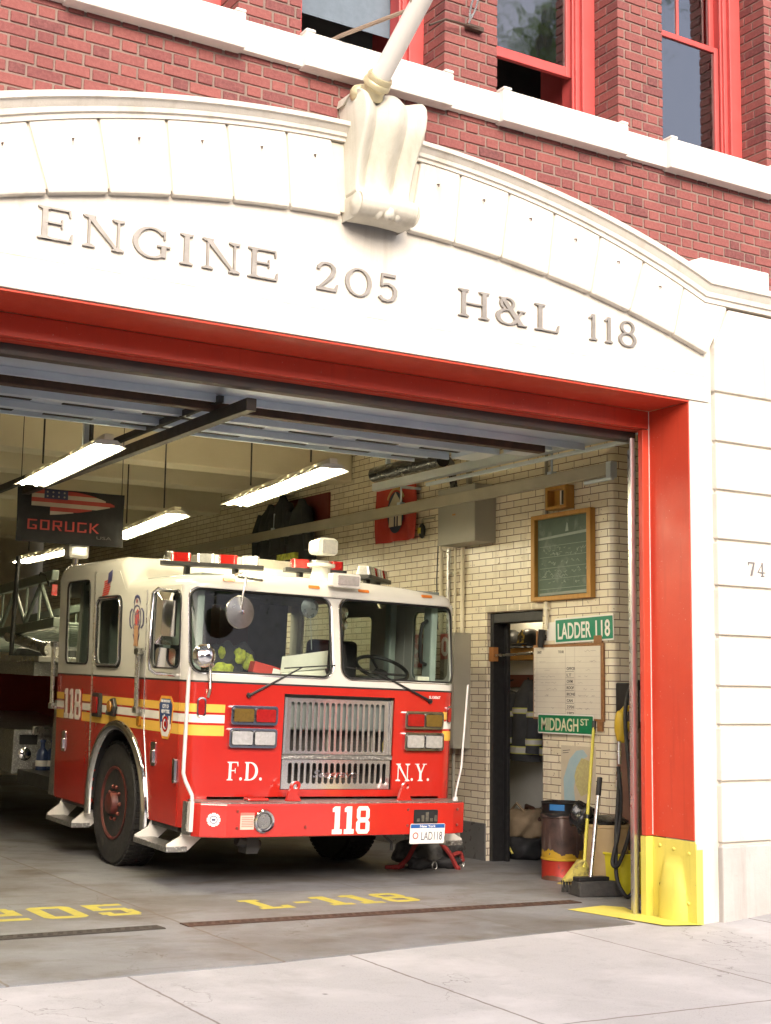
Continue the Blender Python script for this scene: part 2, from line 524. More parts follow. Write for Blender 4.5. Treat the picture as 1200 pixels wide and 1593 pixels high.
def write_len(text, h, sx=1.0, gap=.08, glyph=serif_glyph):
    x = 0
    for ch in text:
        x += .55 * h * sx if ch == ' ' else (glyph(ch)[1] + gap) * h * sx
    return x - gap * h * sx

_tc = {}
def sans(mb, text, fn, h, x0=0, width=None, depth=.003, bold=.0, align='L', space=1.0):
    """built-in sans lettering, cap height h, squeezed to width; fn(a,b,d)"""
    key = (text, bold, space)
    if key not in _tc:
        cu = bpy.data.curves.new("lettering", 'FONT')
        cu.body = text; cu.size = 1; cu.extrude = .5; cu.offset = bold; cu.resolution_u = 4; cu.space_character = space
        ob = bpy.data.objects.new("lettering", cu)
        me = bpy.data.meshes.new_from_object(ob)
        vs_ = [tuple(v.co) for v in me.vertices]; fs_ = [list(p.vertices) for p in me.polygons]
        bpy.data.objects.remove(ob); bpy.data.curves.remove(cu); bpy.data.meshes.remove(me)
        _tc[key] = (vs_, fs_)
    vs_, fs_ = _tc[key]
    if not vs_: return
    xa = min(v[0] for v in vs_); xb = max(v[0] for v in vs_); ya = min(v[1] for v in vs_); yb = max(v[1] for v in vs_)
    cap = .72
    s = h / cap
    sx = s if width is None else width / (xb - xa)
    W = (xb - xa) * sx
    off = {'L': 0, 'C': -W / 2, 'R': -W}[align]
    mb.add([fn(x0 + off + (v[0] - xa) * sx, v[1] * s, (v[2] + .5) * depth) for v in vs_], fs_)
# ================================================================== SETTING
XC = -2.68                                   # axis of the arch
def fz(x): return -.02 * x                   # the floor falls to the right

def brick_mat():
    m, nt, p = newmat("red_brick")
    g = nt.nodes.new("ShaderNodeNewGeometry")
    co = objco(nt)
    cr = nt.nodes.new("ShaderNodeValToRGB")
    cr.color_ramp.elements[0].color = (.188, .053, .047, 1); cr.color_ramp.elements[0].position = 0
    cr.color_ramp.elements[1].color = (.112, .034, .034, 1); cr.color_ramp.elements[1].position = 1
    e = cr.color_ramp.elements.new(.45); e.color = (.225, .066, .057, 1)
    e = cr.color_ramp.elements.new(.8); e.color = (.160, .043, .041, 1)
    nt.links.new(g.outputs['Random Per Island'], cr.inputs[0])
    n = noise(nt, co, 45, 6, .7)
    base = mixc(nt, mathn(nt, 'MULTIPLY', ramp(nt, n, .42, .72), .55), cr.outputs[0], (.31, .115, .10))
    base = mixc(nt, mathn(nt, 'MULTIPLY', ramp(nt, noise(nt, co, 1.7, 5), .5, .8), .3), base, (.12, .03, .03))
    nt.links.new(base, p.inputs['Base Color'])
    p.inputs['Roughness'].default_value = .82
    b = nt.nodes.new("ShaderNodeBump"); b.inputs['Strength'].default_value = .35; b.inputs['Distance'].default_value = .006
    nt.links.new(noise(nt, co, 60, 8, .7), b.inputs['Height']); nt.links.new(b.outputs[0], p.inputs['Normal'])
    return m
BRICK = brick_mat()

def glazed_mat():
    m, nt, p = newmat("glazed_cream_brick")
    tc = nt.nodes.new("ShaderNodeTexCoord")
    br = nt.nodes.new("ShaderNodeTexBrick")
    nt.links.new(tc.outputs['UV'], br.inputs['Vector'])
    br.inputs['Scale'].default_value = 1.0
    br.inputs['Brick Width'].default_value = .225; br.inputs['Row Height'].default_value = .0655
    br.inputs['Mortar Size'].default_value = .0040; br.inputs['Mortar Smooth'].default_value = .25
    br.inputs['Color1'].default_value = (.86, .79, .62, 1); br.inputs['Color2'].default_value = (.72, .64, .46, 1)
    br.inputs['Mortar'].default_value = (.16, .09, .055, 1); br.inputs['Bias'].default_value = -.3
    co = objco(nt)
    n = noise(nt, co, 2.2, 6, .6)
    base = mixc(nt, mathn(nt, 'MULTIPLY', ramp(nt, n, .5, .8), .35), br.outputs[0], (.58, .49, .33))
    base = mixc(nt, mathn(nt, 'MULTIPLY', ramp(nt, noise(nt, objco(nt, (3, 3, .4)), 2.4, 6, .65), .56, .72), .35), base, (.36, .27, .17))
    spots = ramp(nt, noise(nt, co, 38, 2, .5), .71, .73)
    base = mixc(nt, mathn(nt, 'MULTIPLY', spots, .8), base, (.22, .15, .10))
    nt.links.new(base, p.inputs['Base Color'])
    nt.links.new(mathn(nt, 'MULTIPLY_ADD', br.outputs[1], .5, .22), p.inputs['Roughness'])
    b = nt.nodes.new("ShaderNodeBump"); b.inputs['Strength'].default_value = .5; b.inputs['Distance'].default_value = .004
    b.invert = True
    h = mathn(nt, 'ADD', br.outputs[1], mathn(nt, 'MULTIPLY', noise(nt, co, 12, 3), .25))
    nt.links.new(h, b.inputs['Height']); nt.links.new(b.outputs[0], p.inputs['Normal'])
    return m
GLAZED = glazed_mat()

def concrete_mat(name, c1, c2, spk, lines, stain=None, rough=.8, gum=None, crack=0):
    """lines: (axis, position, half width, wobble)"""
    m, nt, p = newmat(name)
    tc = nt.nodes.new("ShaderNodeTexCoord")
    co = tc.outputs['Object']
    base = mixc(nt, ramp(nt, noise(nt, co, 1.1, 6, .62), .3, .72), c1, c2)
    base = mixc(nt, mathn(nt, 'MULTIPLY', ramp(nt, noise(nt, co, 110, 3, .6), .56, .68), spk), base, tuple(x * .6 for x in c2))
    base = mixc(nt, mathn(nt, 'MULTIPLY', ramp(nt, noise(nt, co, 17, 4, .6), .66, .72), .35), base, tuple(x * .55 for x in c2))
    if stain:
        for (sc, colr, lo, st, amt) in stain:
            mp = nt.nodes.new("ShaderNodeMapping"); mp.inputs['Scale'].default_value = st
            nt.links.new(co, mp.inputs[0])
            base = mixc(nt, mathn(nt, 'MULTIPLY', ramp(nt, noise(nt, mp.outputs[0], sc, 6, .62, .3), lo, lo + .18), amt), base, colr)
    if gum:
        vo = nt.nodes.new("ShaderNodeTexVoronoi"); vo.inputs['Scale'].default_value = 3.1; vo.inputs['Randomness'].default_value = 1; nt.links.new(co, vo.inputs['Vector'])
        base = mixc(nt, mathn(nt, 'MULTIPLY', mathn(nt, 'SUBTRACT', 1, ramp(nt, mathn(nt, 'ADD', vo.outputs['Distance'], mathn(nt, 'MULTIPLY', noise(nt, co, 20, 2), .05)), .055, .085)), mathn(nt, 'MULTIPLY', ramp(nt, noise(nt, co, 2.3, 2), .45, .6), gum)), base, (.10, .09, .085))
    if crack:
        vc = nt.nodes.new("ShaderNodeTexVoronoi"); vc.feature = 'DISTANCE_TO_EDGE'; vc.inputs['Scale'].default_value = .55
        wv = nt.nodes.new("ShaderNodeVectorMath"); wv.operation = 'ADD'; nz = nt.nodes.new("ShaderNodeTexNoise"); nz.inputs['Scale'].default_value = 3.0; nz.inputs['Detail'].default_value = 6
        nt.links.new(co, nz.inputs['Vector']); nt.links.new(co, wv.inputs[0]); nt.links.new(nz.outputs['Color'], wv.inputs[1]); nt.links.new(wv.outputs[0], vc.inputs['Vector'])
        ck = mathn(nt, 'MULTIPLY', mathn(nt, 'SUBTRACT', 1, ramp(nt, vc.outputs['Distance'], .001, .005)), ramp(nt, noise(nt, co, .7, 2), .5, .56))
        base = mixc(nt, mathn(nt, 'MULTIPLY', ck, crack), base, (.09, .075, .06))
    sp = nt.nodes.new("ShaderNodeSeparateXYZ"); nt.links.new(co, sp.inputs[0])
    wob = mathn(nt, 'MULTIPLY', mathn(nt, 'SUBTRACT', noise(nt, co, 6, 4), .5), .03)
    hgt = noise(nt, co, 70, 6, .65)
    for (ax, pos, w) in lines:
        d = mathn(nt, 'ABSOLUTE', mathn(nt, 'ADD', mathn(nt, 'SUBTRACT', sp.outputs[ax], pos), wob))
        k = mathn(nt, 'SUBTRACT', 1, ramp(nt, d, w * .5, w * 1.3))
        base = mixc(nt, mathn(nt, 'MULTIPLY', k, .75), base, (.13, .10, .075))
        hgt = mathn(nt, 'SUBTRACT', hgt, mathn(nt, 'MULTIPLY', k, .8))
    nt.links.new(base, p.inputs['Base Color'])
    nt.links.new(mathn(nt, 'MULTIPLY_ADD', noise(nt, co, 5, 4), .25, rough - .12), p.inputs['Roughness'])
    b = nt.nodes.new("ShaderNodeBump"); b.inputs['Strength'].default_value = .25; b.inputs['Distance'].default_value = .006
    nt.links.new(hgt, b.inputs['Height']); nt.links.new(b.outputs[0], p.inputs['Normal'])
    return m

WALKM = concrete_mat("sidewalk_concrete", (.43, .422, .424), (.375, .368, .37), .45, [(0, -2.83, .009), (0, -4.22, .008), (0, -1.05, .008), (0, .45, .008), (0, -5.7, .008), (0, -7.2, .008), (1, -1.97, .008), (1, -3.3, .006)], stain=[(.9, (.53, .52, .52), .48, (1, 1.3, 1), .7), (2.6, (.28, .27, .265), .55, (1, 1, 1), .5), (9, (.20, .19, .18), .64, (1, 1, 1), .45)], gum=.75, crack=.6)
APRM = concrete_mat("garage_floor_concrete", (.25, .258, .27), (.185, .188, .195), .4, [(0, -3.29, .011), (0, -1.3, .006), (1, 2.35, .007), (1, 4.6, .008), (0, -4.86, .010)],
                    stain=[(1.3, (.10, .078, .055), .50, (1, 1.6, 1), .75), (2.1, (.05, .043, .037), .60, (.55, 2.4, 1), .6), (7, (.045, .04, .033), .62, (1, 2.4, 1), .65), (.8, (.085, .068, .05), .46, (1, 1, 1), .55)], rough=.55, gum=.8, crack=.8)
ASPH = concrete_mat("asphalt", (.13, .13, .13), (.10, .10, .10), .5, [], rough=.9)
GROUNDM = mat("far_ground", (.12, .12, .11), .9, scale=.3)

def walk_z(x, y):
    z = fz(x) if x < .1 else -.002 + .07 * (x - .1)
    return min(z, .2) + .010 * y

b = MB(); b.grid(lambda u, v: (-14 + 28 * u, -3.8 + 4.6 * v, (walk_z(-14 + 28 * u, min(-3.8 + 4.6 * v, 0))) - .003), 140, 8)
tag(b.build("sidewalk", WALKM, smooth=60), kind='structure')
b = MB(); b.box(-14, 14, -3.98, -3.802, -.35, 0)
for i, p_ in enumerate(b.v):
    b.v[i] = (p_[0], p_[1], p_[2] if p_[2] < -.1 else walk_z(p_[0], -3.8) - .001)
tag(b.build("kerb", mat("kerb_stone", (.34, .34, .33), .8, bump=.2), bevel=.012), kind='structure')
b = MB(); b.box(-60, 60, -13.5, -3.985, -.4, -.17)
tag(b.build("road", ASPH), kind='structure')
b = MB(); b.box(-400, 400, -400, 400, -.9, -.5)
tag(b.build("ground", GROUNDM), kind='structure')

def plane_at(x, y): return (x, y, fz(x) + .001)
fl = [(-7.4, -.52), (-4.9, -.285), (-3.35, -.205), (-1.334, .07), (-.40, .17), (-.35, .42), (-.2, .43), (3.2, .43), (3.2, 18), (-7.4, 18)]
b = MB(); b.prism(fl, lambda x, y, h: (x, y, fz(x) + .001 - (1 - h) * .1), 0, 1)
tag(b.build("garage_floor", APRM), kind='structure')

# ------------------------------------------------------------------ fire station
FS = thing("fire_station", "red brick firehouse with a white limestone arch, open red vehicle doorway and sash windows", "building", (0, 0, 0))

WINX = [XC + 1.5 * k for k in range(-3, 4)]
WHW = .535
SILLZ = 5.575
WTOP = 7.55
def outer_arc(x):                                # top of the voussoirs
    d = abs(x - XC); Rr = 7.7
    return 4.955 - (Rr - math.sqrt(max(Rr * Rr - d * d, 0)))
def inner_arc(x):
    d = abs(x - XC); Rr = 9.3
    return 4.468 - (Rr - math.sqrt(max(Rr * Rr - d * d, 0)))

# Flemish-bond brick face
b = MB()
course, k = .0728, 0
X0, X1 = -8.6, 3.6
z = 4.38
while z < 8.3:
    zt = z + course - .0115
    x = X0 - (.155 if k % 2 else 0)
    j = 0
    opens = []
    if zt > SILLZ + .02 and z < WTOP:
        opens = [(c - WHW, c + WHW) for c in WINX]
    while x < X1:
        L = .203 if j % 2 == 0 else .095
        a, c_ = x, x + L
        x += L + .0115; j += 1
        mid = (a + c_) / 2
        if abs(mid - XC) < 2.7 and zt < outer_arc(mid) - .05: continue
        segs_ = [(a, c_)]
        for (o0, o1) in opens:
            ns = []
            for (s0, s1) in segs_:
                if s1 <= o0 or s0 >= o1: ns.append((s0, s1)); continue
                if s0 < o0: ns.append((s0, o0))
                if s1 > o1: ns.append((o1, s1))
            segs_ = ns
        for (s0, s1) in segs_:
            for (o0, o1) in opens:                         # close up to the reveal
                if 0 < s0 - o1 < .03: s0 = o1
                if 0 < o0 - s1 < .03: s1 = o0
            if s1 - s0 < .02: continue
            edge = any(abs(s1 - o0) < 1e-4 or abs(s0 - o1) < 1e-4 for (o0, o1) in opens)
            jit = rnd.uniform(-.0025, .0025); z_j = rnd.uniform(-.0022, .0022); s0 += rnd.uniform(0, .0035) * (s0 not in [o_[1] for o_ in opens]); s1 -= rnd.uniform(0, .0035) * (s1 not in [o_[0] for o_ in opens])
            if edge:
                m0 = .12 if k % 2 else .205
                b.box(s0, s1, jit, m0, z, zt)
                b.box(s0, s1, m0 + .011, .262, z, zt)
            else:
                b.box(s0, s1, jit, .07, z + z_j, zt + z_j)
    z += course; k += 1
b.build("brick_facing", BRICK, FS, bevel=.0035, segs=1)

# backing wall with mortar faces
b = MB()
zs = 4.38
edges = [X0]
for c in WINX: edges += [c - WHW - .006, c + WHW + .006]
edges += [X1]
outl = [(X0, 4.3), (X1, 4.3), (X1, 8.3), (X0, 8.3)]
b.prism(outl, lambda a, c, h: (a, .0075 + h, c), 0, .26, [[(c - WHW - .006, SILLZ - .1), (c + WHW + .006, SILLZ - .1), (c + WHW + .006, WTOP), (c - WHW - .006, WTOP)] for c in WINX])
b.build("brick_backing", MORTAR, FS)
# plain ground-floor walls beyond the stone piers, roof, inner shell
b = MB()
b.box(1.502, X1, .03, .30, -.2, 4.29); b.box(X0, 2 * XC - 1.502, .03, .30, -.2, 4.29)
build_each(b, "ground_floor_brick_wall", BRICK, FS)
b = MB(); b.box(X0, X1, -.10, .32, 8.302, 8.6); b.build("parapet_coping", STONE_S, FS, bevel=.02)
b = MB(); b.box(X0, X1, .325, 18.3, 8.31, 8.5); b.build("roof", DARKM, FS)
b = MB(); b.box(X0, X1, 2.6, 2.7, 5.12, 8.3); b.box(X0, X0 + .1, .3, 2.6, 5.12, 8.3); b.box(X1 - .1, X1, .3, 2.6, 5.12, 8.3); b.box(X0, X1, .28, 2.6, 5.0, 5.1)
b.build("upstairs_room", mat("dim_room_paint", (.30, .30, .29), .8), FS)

# sills and band
b = MB()
for i in range(len(WINX) + 1):
    x0_ = X0 if i == 0 else WINX[i - 1] + WHW + .008
    x1_ = X1 if i == len(WINX) else WINX[i] - WHW - .008
    b.box(x0_, x1_, -.045, .09, 5.36, 5.555)
build_each(b, "stone_band", STONE_S, FS, bevel=.006)
for c in WINX:
    b = MB()
    b.box(c - WHW - .012, c + WHW + .012, -.095, .33, 5.35, SILLZ - .006)
    b.box(c - WHW - .012, c - WHW + .055, -.097, -.002, SILLZ - .0055, SILLZ + .016)
    b.box(c + WHW - .055, c + WHW + .012, -.097, -.002, SILLZ - .0055, SILLZ + .016)
    b.build("window_sill", STONE_S, FS, bevel=.008)

# windows
PANE = glass_mat("window_glass", (.70, .78, .80), 6.0, .04, .08)
SHADE = mat("grey_roller_shade", (.13, .17, .21), .8, c2=(.11, .145, .18), scale=20)
def window(c, gap, shade, muntin, papers):
    w = MB()
    y0 = .255
    for sg in (-1, 1):                                     # brick mould, jamb, stop
        xa = c + sg * WHW
        w.box(min(xa, xa - sg * .115), max(xa, xa - sg * .115), y0, y0 + .06, SILLZ, WTOP)
        w.box(min(xa - sg * .10, xa - sg * .15), max(xa - sg * .10, xa - sg * .15), y0 + .035, y0 + .20, SILLZ, WTOP)
        w.box(min(xa - sg * .145, xa - sg * .165), max(xa - sg * .145, xa - sg * .165), y0 + .055, y0 + .075, SILLZ, WTOP)
    w.box(c - WHW, c + WHW, y0 + .001, y0 + .19, WTOP - .12, WTOP)
    for sg in (-1, 1): w.box(min(c + sg * (WHW - .10), c + sg * (WHW - .07)), max(c + sg * (WHW - .10), c + sg * (WHW - .07)), y0 + .201, y0 + .52, SILLZ - .02, WTOP)
    f = w.build("window", REDW, FS, bevel=.004)
    tag(f, None)
    xi = WHW - .15
    zm = 6.62
    # lower sash (raised by gap)
    s_ = MB()
    zb = SILLZ + gap; zt2 = zm + .05 + gap
    ys = y0 + .085
    s_.box(c - xi, c - xi + .05, ys, ys + .04, zb, zt2); s_.box(c + xi - .05, c + xi, ys, ys + .04, zb, zt2)
    s_.box(c - xi + .05, c + xi - .05, ys + .001, ys + .039, zb, zb + .075); s_.box(c - xi + .05, c + xi - .05, ys + .001, ys + .039, zt2 - .045, zt2)
    o = s_.build("sash", REDW, f, bevel=.004)
    g = MB(); g.box(c - xi + .045, c + xi - .045, ys + .017, ys + .022, zb + .07, zt2 - .04); g.build("pane", PANE, f)
    s_ = MB(); ys += .05
    s_.box(c - xi, c - xi + .05, ys, ys + .04, zm, WTOP - .12); s_.box(c + xi - .05, c + xi, ys, ys + .04, zm, WTOP - .12)
    s_.box(c - xi + .05, c + xi - .05, ys + .001, ys + .039, zm, zm + .05)
    if muntin: s_.box(c - .012, c + .012, ys + .005, ys + .035, zm + .05, WTOP - .12)
    s_.build("sash", REDW, f, bevel=.004)
    g = MB(); g.box(c - xi + .045, c + xi - .045, ys + .017, ys + .022, zm + .045, WTOP - .12); g.build("pane", PANE, f)
    if shade:
        g = MB(); g.box(c - xi - .02, c + xi + .02, ys + .075, ys + .079, shade, WTOP - .14); g.build("roller_shade", SHADE, f)
    if papers:
        g = MB(); g.box(c + .03, c + .17, ys + .06, ys + .063, 5.78, 6.02); g.box(c + .16, c + .26, ys + .06, ys + .063, 5.70, 5.77); g.box(c - .14, c - .10, ys + .06, ys + .07, 5.64, 5.74); g.box(c - .09, c - .07, ys + .06, ys + .07, 5.62, 5.74)
        g.build("taped_paper", WHITEP, f)
cfg = [(0, 0, False, False), (.35, 0, False, False), (.0, 6.4, True, False), (.90, 6.0, False, False), (.47, 0, False, False), (0, 5.60, True, True), (0, 6.4, True, False)]
for c, (gp, sh, mu, pp) in zip(WINX, cfg): window(c, gp, sh, mu, pp)

# ---- stone arch
b = MB()
xl, xr = 2 * XC - .217, .217
tp = [(xl, 3.676), (xr, 3.676)] + [(xr - (xr - xl) * i / 24, min(inner_arc(xr - (xr - xl) * i / 24) + .10, 4.6)) for i in range(25)]
b.prism(tp, PX(.30), 0, .30)
b.build("tympanum", STONE, FS)
b = MB()
b.prism([(xl, 3.678), (xr - .03, 3.678), (xr - .03, 3.862), (xl, 3.862)], PX(-.0005), 0, .012)
b.prism([(xl, 3.864), (xr - .03, 3.864), (xr - .03, 3.905), (xl, 3.905)], PX(-.0005), 0, .006)
b.build("lintel_fascia", STONE, FS, bevel=.004)

# voussoirs: one mesh, joints between them
NV = 7
angs = [.335, .70, 1.08, 1.46, 1.84, 2.235, 2.56]
def vous(d0b, d1b, d0t, d1t, sg, g=.006):
    pts = []
    xb0, xb1, xt0, xt1 = d0b + g, d1b - g, d0t + g, d1t - g
    pts += [(XC + sg * (xb0 + (xb1 - xb0) * i / 4), inner_arc(XC + xb0 + (xb1 - xb0) * i / 4)) for i in range(5)]
    pts += [(XC + sg * (xt1 + (xt0 - xt1) * i / 4), outer_arc(XC + xt1 + (xt0 - xt1) * i / 4) - .004) for i in range(5)]
    return pts
bj = [.245, .60, .975, 1.365, 1.74, 2.09, 2.505, 2.828]
tj = [.325, .642, 1.04, 1.42, 1.826, 2.226, 2.61]
b = MB()
for sg in (-1, 1):
    for i in range(6):
        b.prism(vous(bj[i], bj[i + 1], tj[i], tj[i + 1], sg), PX(.10), 0, .15)
    # springer: meets the pier on a slanted joint
    p0 = [(XC + sg * (2.505 + .006), inner_arc(XC + 2.511)), (XC + sg * 2.822, inner_arc(XC + 2.822)), (XC + sg * 3.03, 4.395), (XC + sg * 2.98, 4.44), (XC + sg * (2.61 + .006), outer_arc(XC + 2.616) + .02)]
    b.prism(p0, PX(.10), 0, .15)
build_each(b, "voussoir", STONE, FS, bevel=.012, segs=2)
b = MB()
b.prism([(XC + 2.83, 3.95), (xr + .03, 3.95), (xr + .03, 4.5), (XC - 2.9, 4.5), (XC - 2.9, 3.95), (XC - 2.83, 3.95)] if False else
        [(XC - 2.60, 4.05)] + [(XC - 2.6 + 5.2 * i / 30, inner_arc(XC - 2.6 + 5.2 * i / 30) + .03) for i in range(31)] + [(XC + 2.6 - 5.2 * i / 30, outer_arc(XC + 2.6 - 5.2 * i / 30) - .02) for i in range(31)], PX(.11), 0, .142)
b.build("voussoir_backing", mat("stone_joint", (.60, .55, .46), .85, bump=.1), FS)
# rusty anchor pins in the stone
b = MB()
for sg in (-1, 1):
    for i in range(6):
        xm = (bj[i] + bj[i + 1] + tj[i] + tj[i + 1]) / 4
        zz = outer_arc(XC + xm) - .13
        b.tube([(XC + sg * xm, -.045, zz), (XC + sg * xm + .004, -.07, zz - .005), (XC + sg * xm - .003, -.075, zz - .022)], .004, 5)
b.build("anchor_pins", RUST, FS)

# cornice swept along the arch and on along the piers
prof = [(.0, -.012), (.060, -.012), (.062, .010), (.078, .014), (.083, .036), (.096, .048), (.108, .064), (.126, .068), (.130, .094), (.0, .112)]
path = []
Rc = 7.7
dk = 2.80
for i in range(41):
    d = -dk + 2 * dk * i / 40
    path.append((XC + d, 4.955 - (Rc - math.sqrt(Rc * Rc - d * d)), math.atan2(-d, Rc)))
zk = path[-1][1]
path = [(XC - 4.40, zk, 0), (XC - 2.90, zk, 0)] + path + [(XC + 2.90, zk, 0), (XC + 4.40, zk, 0)]
b = MB()
rings = []
for i, (x, zz, a) in enumerate(path):
    for (o, h) in prof: b.v.append((x, -o, zz + h * (1 + .55 * min(abs(x - XC) / 2.6, 1) ** 2)))
n = len(prof)
for i in range(len(path) - 1):
    # leave a gap behind the keystone: the console covers it
    for k in range(n):
        l = (k + 1) % n
        b.f.append([i * n + k, i * n + l, (i + 1) * n + l, (i + 1) * n + k]); b.m.append(0)
b.build("cornice", STONE, FS, smooth=25)
# blocking stones over the ends of the cornice
b = MB()
for sg in (-1, 1):
    xa, xb = XC + sg * 2.62, XC + sg * 3.50
    b.prism([(xa, zk + .165), (xb, zk + .165), (xb, zk + .325), (XC + sg * 2.80, zk + .325), (xa, zk + .25)], PX(.11), 0, .135)
build_each(b, "blocking_stone", STONE_S, FS, bevel=.006)

# piers of rusticated blocks, flat jamb strips
gro = [.0, .53, .955, 1.35, 1.62, 1.98, 2.335, 2.67, 3.03, 3.385, 3.751]
for sg in (-1, 1):
    b = MB(); b_up, b_lo = b, MB()
    def X(x): return x if sg > 0 else 2 * XC - x
    for i in range(len(gro)):
        b = b_lo if i == 0 else b_up
        z0_ = gro[i] + (.0 if i == 0 else .013) - (.25 if i == 0 else 0)
        z1_ = (gro[i + 1] - .013) if i + 1 < len(gro) else None
        for (xa, xb) in ((.217, .86), (.868, 1.5)):
            if z1_ is None:
                if xa > .3: pl = [(X(xa), z0_), (X(xb), z0_), (X(xb), 4.39), (X(xa), 4.39)]
                else: pl = [(X(.217), z0_), (X(xb), z0_), (X(xb), 4.39), (X(.365), 4.39), (X(.217), 4.085)]
            else: pl = [(X(xa), z0_), (X(xb), z0_), (X(xb), z1_), (X(xa), z1_)]
            b.prism(pl, PX(.02), 0, .07)
    b_up.build("rusticated_pier", STONE, FS, bevel=.010, segs=2)
    build_each(b_lo, "pier_base_block", STONE_G, FS, bevel=.012, segs=2)
b = MB()
for sg in (-1, 1):
    xa, xb = (.235, 1.48) if sg > 0 else (2 * XC - 1.48, 2 * XC - .235)
    b.box(xa, xb, -.024, .30, -.25, 4.38)
build_each(b, "pier_core", mat("pier_core_stone", (.70, .66, .58), .85, bump=.15), FS)
b = MB()
for xa, xb in ((.003, .234), (2 * XC - .234, 2 * XC - .003)): b.box(xa, xb, -.0005, .29, -.25, 3.674)
build_each(b, "jamb_strip", STONE, FS)

# keystone console with scrolls
b = MB()
kx, kw = -2.70, .25
pf = [(5.17, .10), (5.21, .17), (5.225, .25), (5.215, .33), (5.17, .385), (5.10, .405), (5.02, .395), (4.93, .35), (4.84, .295), (4.75, .25), (4.66, .22), (4.585, .205), (4.545, .205), (4.545, .26), (4.525, .305), (4.48, .32), (4.435, .30), (4.40, .25), (4.385, .18), (4.39, .05)]
NU = 48
def kfn(u, v):
    i = v * (len(pf) - 1); j = min(int(i), len(pf) - 2); f = i - j
    zz = 5.22 - (5.22 - (pf[j][0] + (pf[j + 1][0] - pf[j][0]) * f)) * .945; yy = pf[j][1] + (pf[j + 1][1] - pf[j][1]) * f
    body = 1 - min(max((v - .56) / .06, 0), 1)
    rid = (math.cos(u * math.pi * 4) * .5 + .5) ** .6          # three ridges, two flutes
    edge = min(u, 1 - u)
    rid *= min(1, .72 + edge * 9) if edge < .03 else 1
    dep = .060 * (1 - rid) * body * min(1, .35 + v * 3)
    roll = (1 - body) * .020 * math.cos((u - .5) * math.pi)
    wd = kw * (1.0 - .22 * min(v / .62, 1)) if v < .62 else kw * (.74 + .06 * min((v - .62) / .08, 1))
    drop = .03 * (1 - rid) * max(0, 1 - v / .3)
    return (kx + (u - .5) * 2 * wd, -yy * .80 + dep - roll, zz - drop)
b.grid(kfn, NU, 51)
nv = 52
for side in (0, NU):                                          # close the cheeks
    ids = [j * (NU + 1) + side for j in range(nv)]
    back = []
    for j in range(nv):
        p_ = b.v[ids[j]]; b.v.append((p_[0], .06, p_[2])); back.append(len(b.v) - 1)
    for j in range(nv - 1):
        q = [ids[j], ids[j + 1], back[j + 1], back[j]]
        b.f.append(q if side == 0 else q[::-1]); b.m.append(0)
ids = list(range(NU + 1)); back = []
for i in ids:
    p_ = b.v[i]; b.v.append((p_[0], .06, p_[2])); back.append(len(b.v) - 1)
for i in range(NU): b.f.append([ids[i], ids[i + 1], back[i + 1], back[i]]); b.m.append(0)
b.build("keystone", STONE_W, FS, smooth=50, weld=True)
b = MB()                                                       # raised acanthus leaf under the scroll, volutes at the cheeks
for sg in (-1, 1):
    b.lathe([(.0, 0), (.055, .0), (.072, .010), (.060, .022), (.040, .022), (.030, .034), (.0, .034)], (kx + sg * kw * .795, -.185, 4.507), (sg, 0, 0), 20)
for k in range(5):
    a = (k - 2) * .065
    b.blob((kx + a, -.225 + .02 * abs(k - 2), 4.475 + .012 * abs(k - 2)), (.042, .045, .055), k, .12, 10, 8)
b.build("scroll_leaf", STONE_W, FS, smooth=60)

# metal letters: each its own casting
LETM = mat("pewter_letter_metal", (.33, .305, .275), .5, .5, c2=(.25, .23, .205), scale=14, bump=.06)
def place_word(text, xa, xb, z, h, y=0.0, depth=.017, m=LETM, nm="letter"):
    L = write_len(text, h, 1.0, .16)
    sx = (xb - xa) / L
    x = xa
    for ch in text:
        if ch == ' ': x += .55 * h * sx; continue
        og, W = serif_glyph(ch)
        mb = MB()
        for k, pl in enumerate(og): mb.prism([(x + p_[0] * h * sx, z + p_[1] * h) for p_ in pl], PX(y), .0, depth + .0004 * k)
        x += (W + .16) * h * sx
        mb.build(nm, m, FS)
place_word("ENGINE", -4.815, -3.325, 3.985, .182)
place_word("205", -3.085, -2.475, 3.985, .180)
place_word("H&L", -2.035, -1.185, 3.985, .182)
place_word("118", -.945, -.495, 3.985, .182)
place_word("74", .505, .692, 2.43, .10, -.05, .004, mat("grey_number_paint", (.17, .16, .16), .6), "house_number")

# red steel lining of the doorway
b = MB()
b.box(2 * XC, 0, .0, .42, 3.660, 3.674)                        # soffit plate
b.box(2 * XC + .004, -.004, .42, .47, 3.525, 3.659)            # hanging face
b.box(2 * XC + .006, -.006, .475, .56, 3.518, 3.64)
for xa, s_ in ((0, 1), (2 * XC, -1)):
    x0_, x1_ = (xa - .002, xa + .002)
    b.box(x0_ - (.004 if s_ > 0 else 0), x1_ + (.004 if s_ < 0 else 0), .001, .419, .56, 3.658)
    if s_ > 0: b.box(-.068, .0, .421, .47, .56, 3.52)
    else: b.box(xa, xa + .068, .421, .47, .56, 3.52)
b.build("red_doorway_lining", REDP, FS, bevel=.004)
b = MB()
for z_ in range(7): b.lathe([(0, 0), (.012, 0), (.009, .006), (0, .007)], (-4.7 + z_ * .72, .475, 3.545), (0, -1, 0), 10)
b.build("lining_bolts", WHITEP, FS)
b = MB()                                                        # white weld seam in the reveal corner
b.box(-.010, -.004, .414, .4195, .57, 3.655)
b.build("caulk_bead", WHITEP, FS)
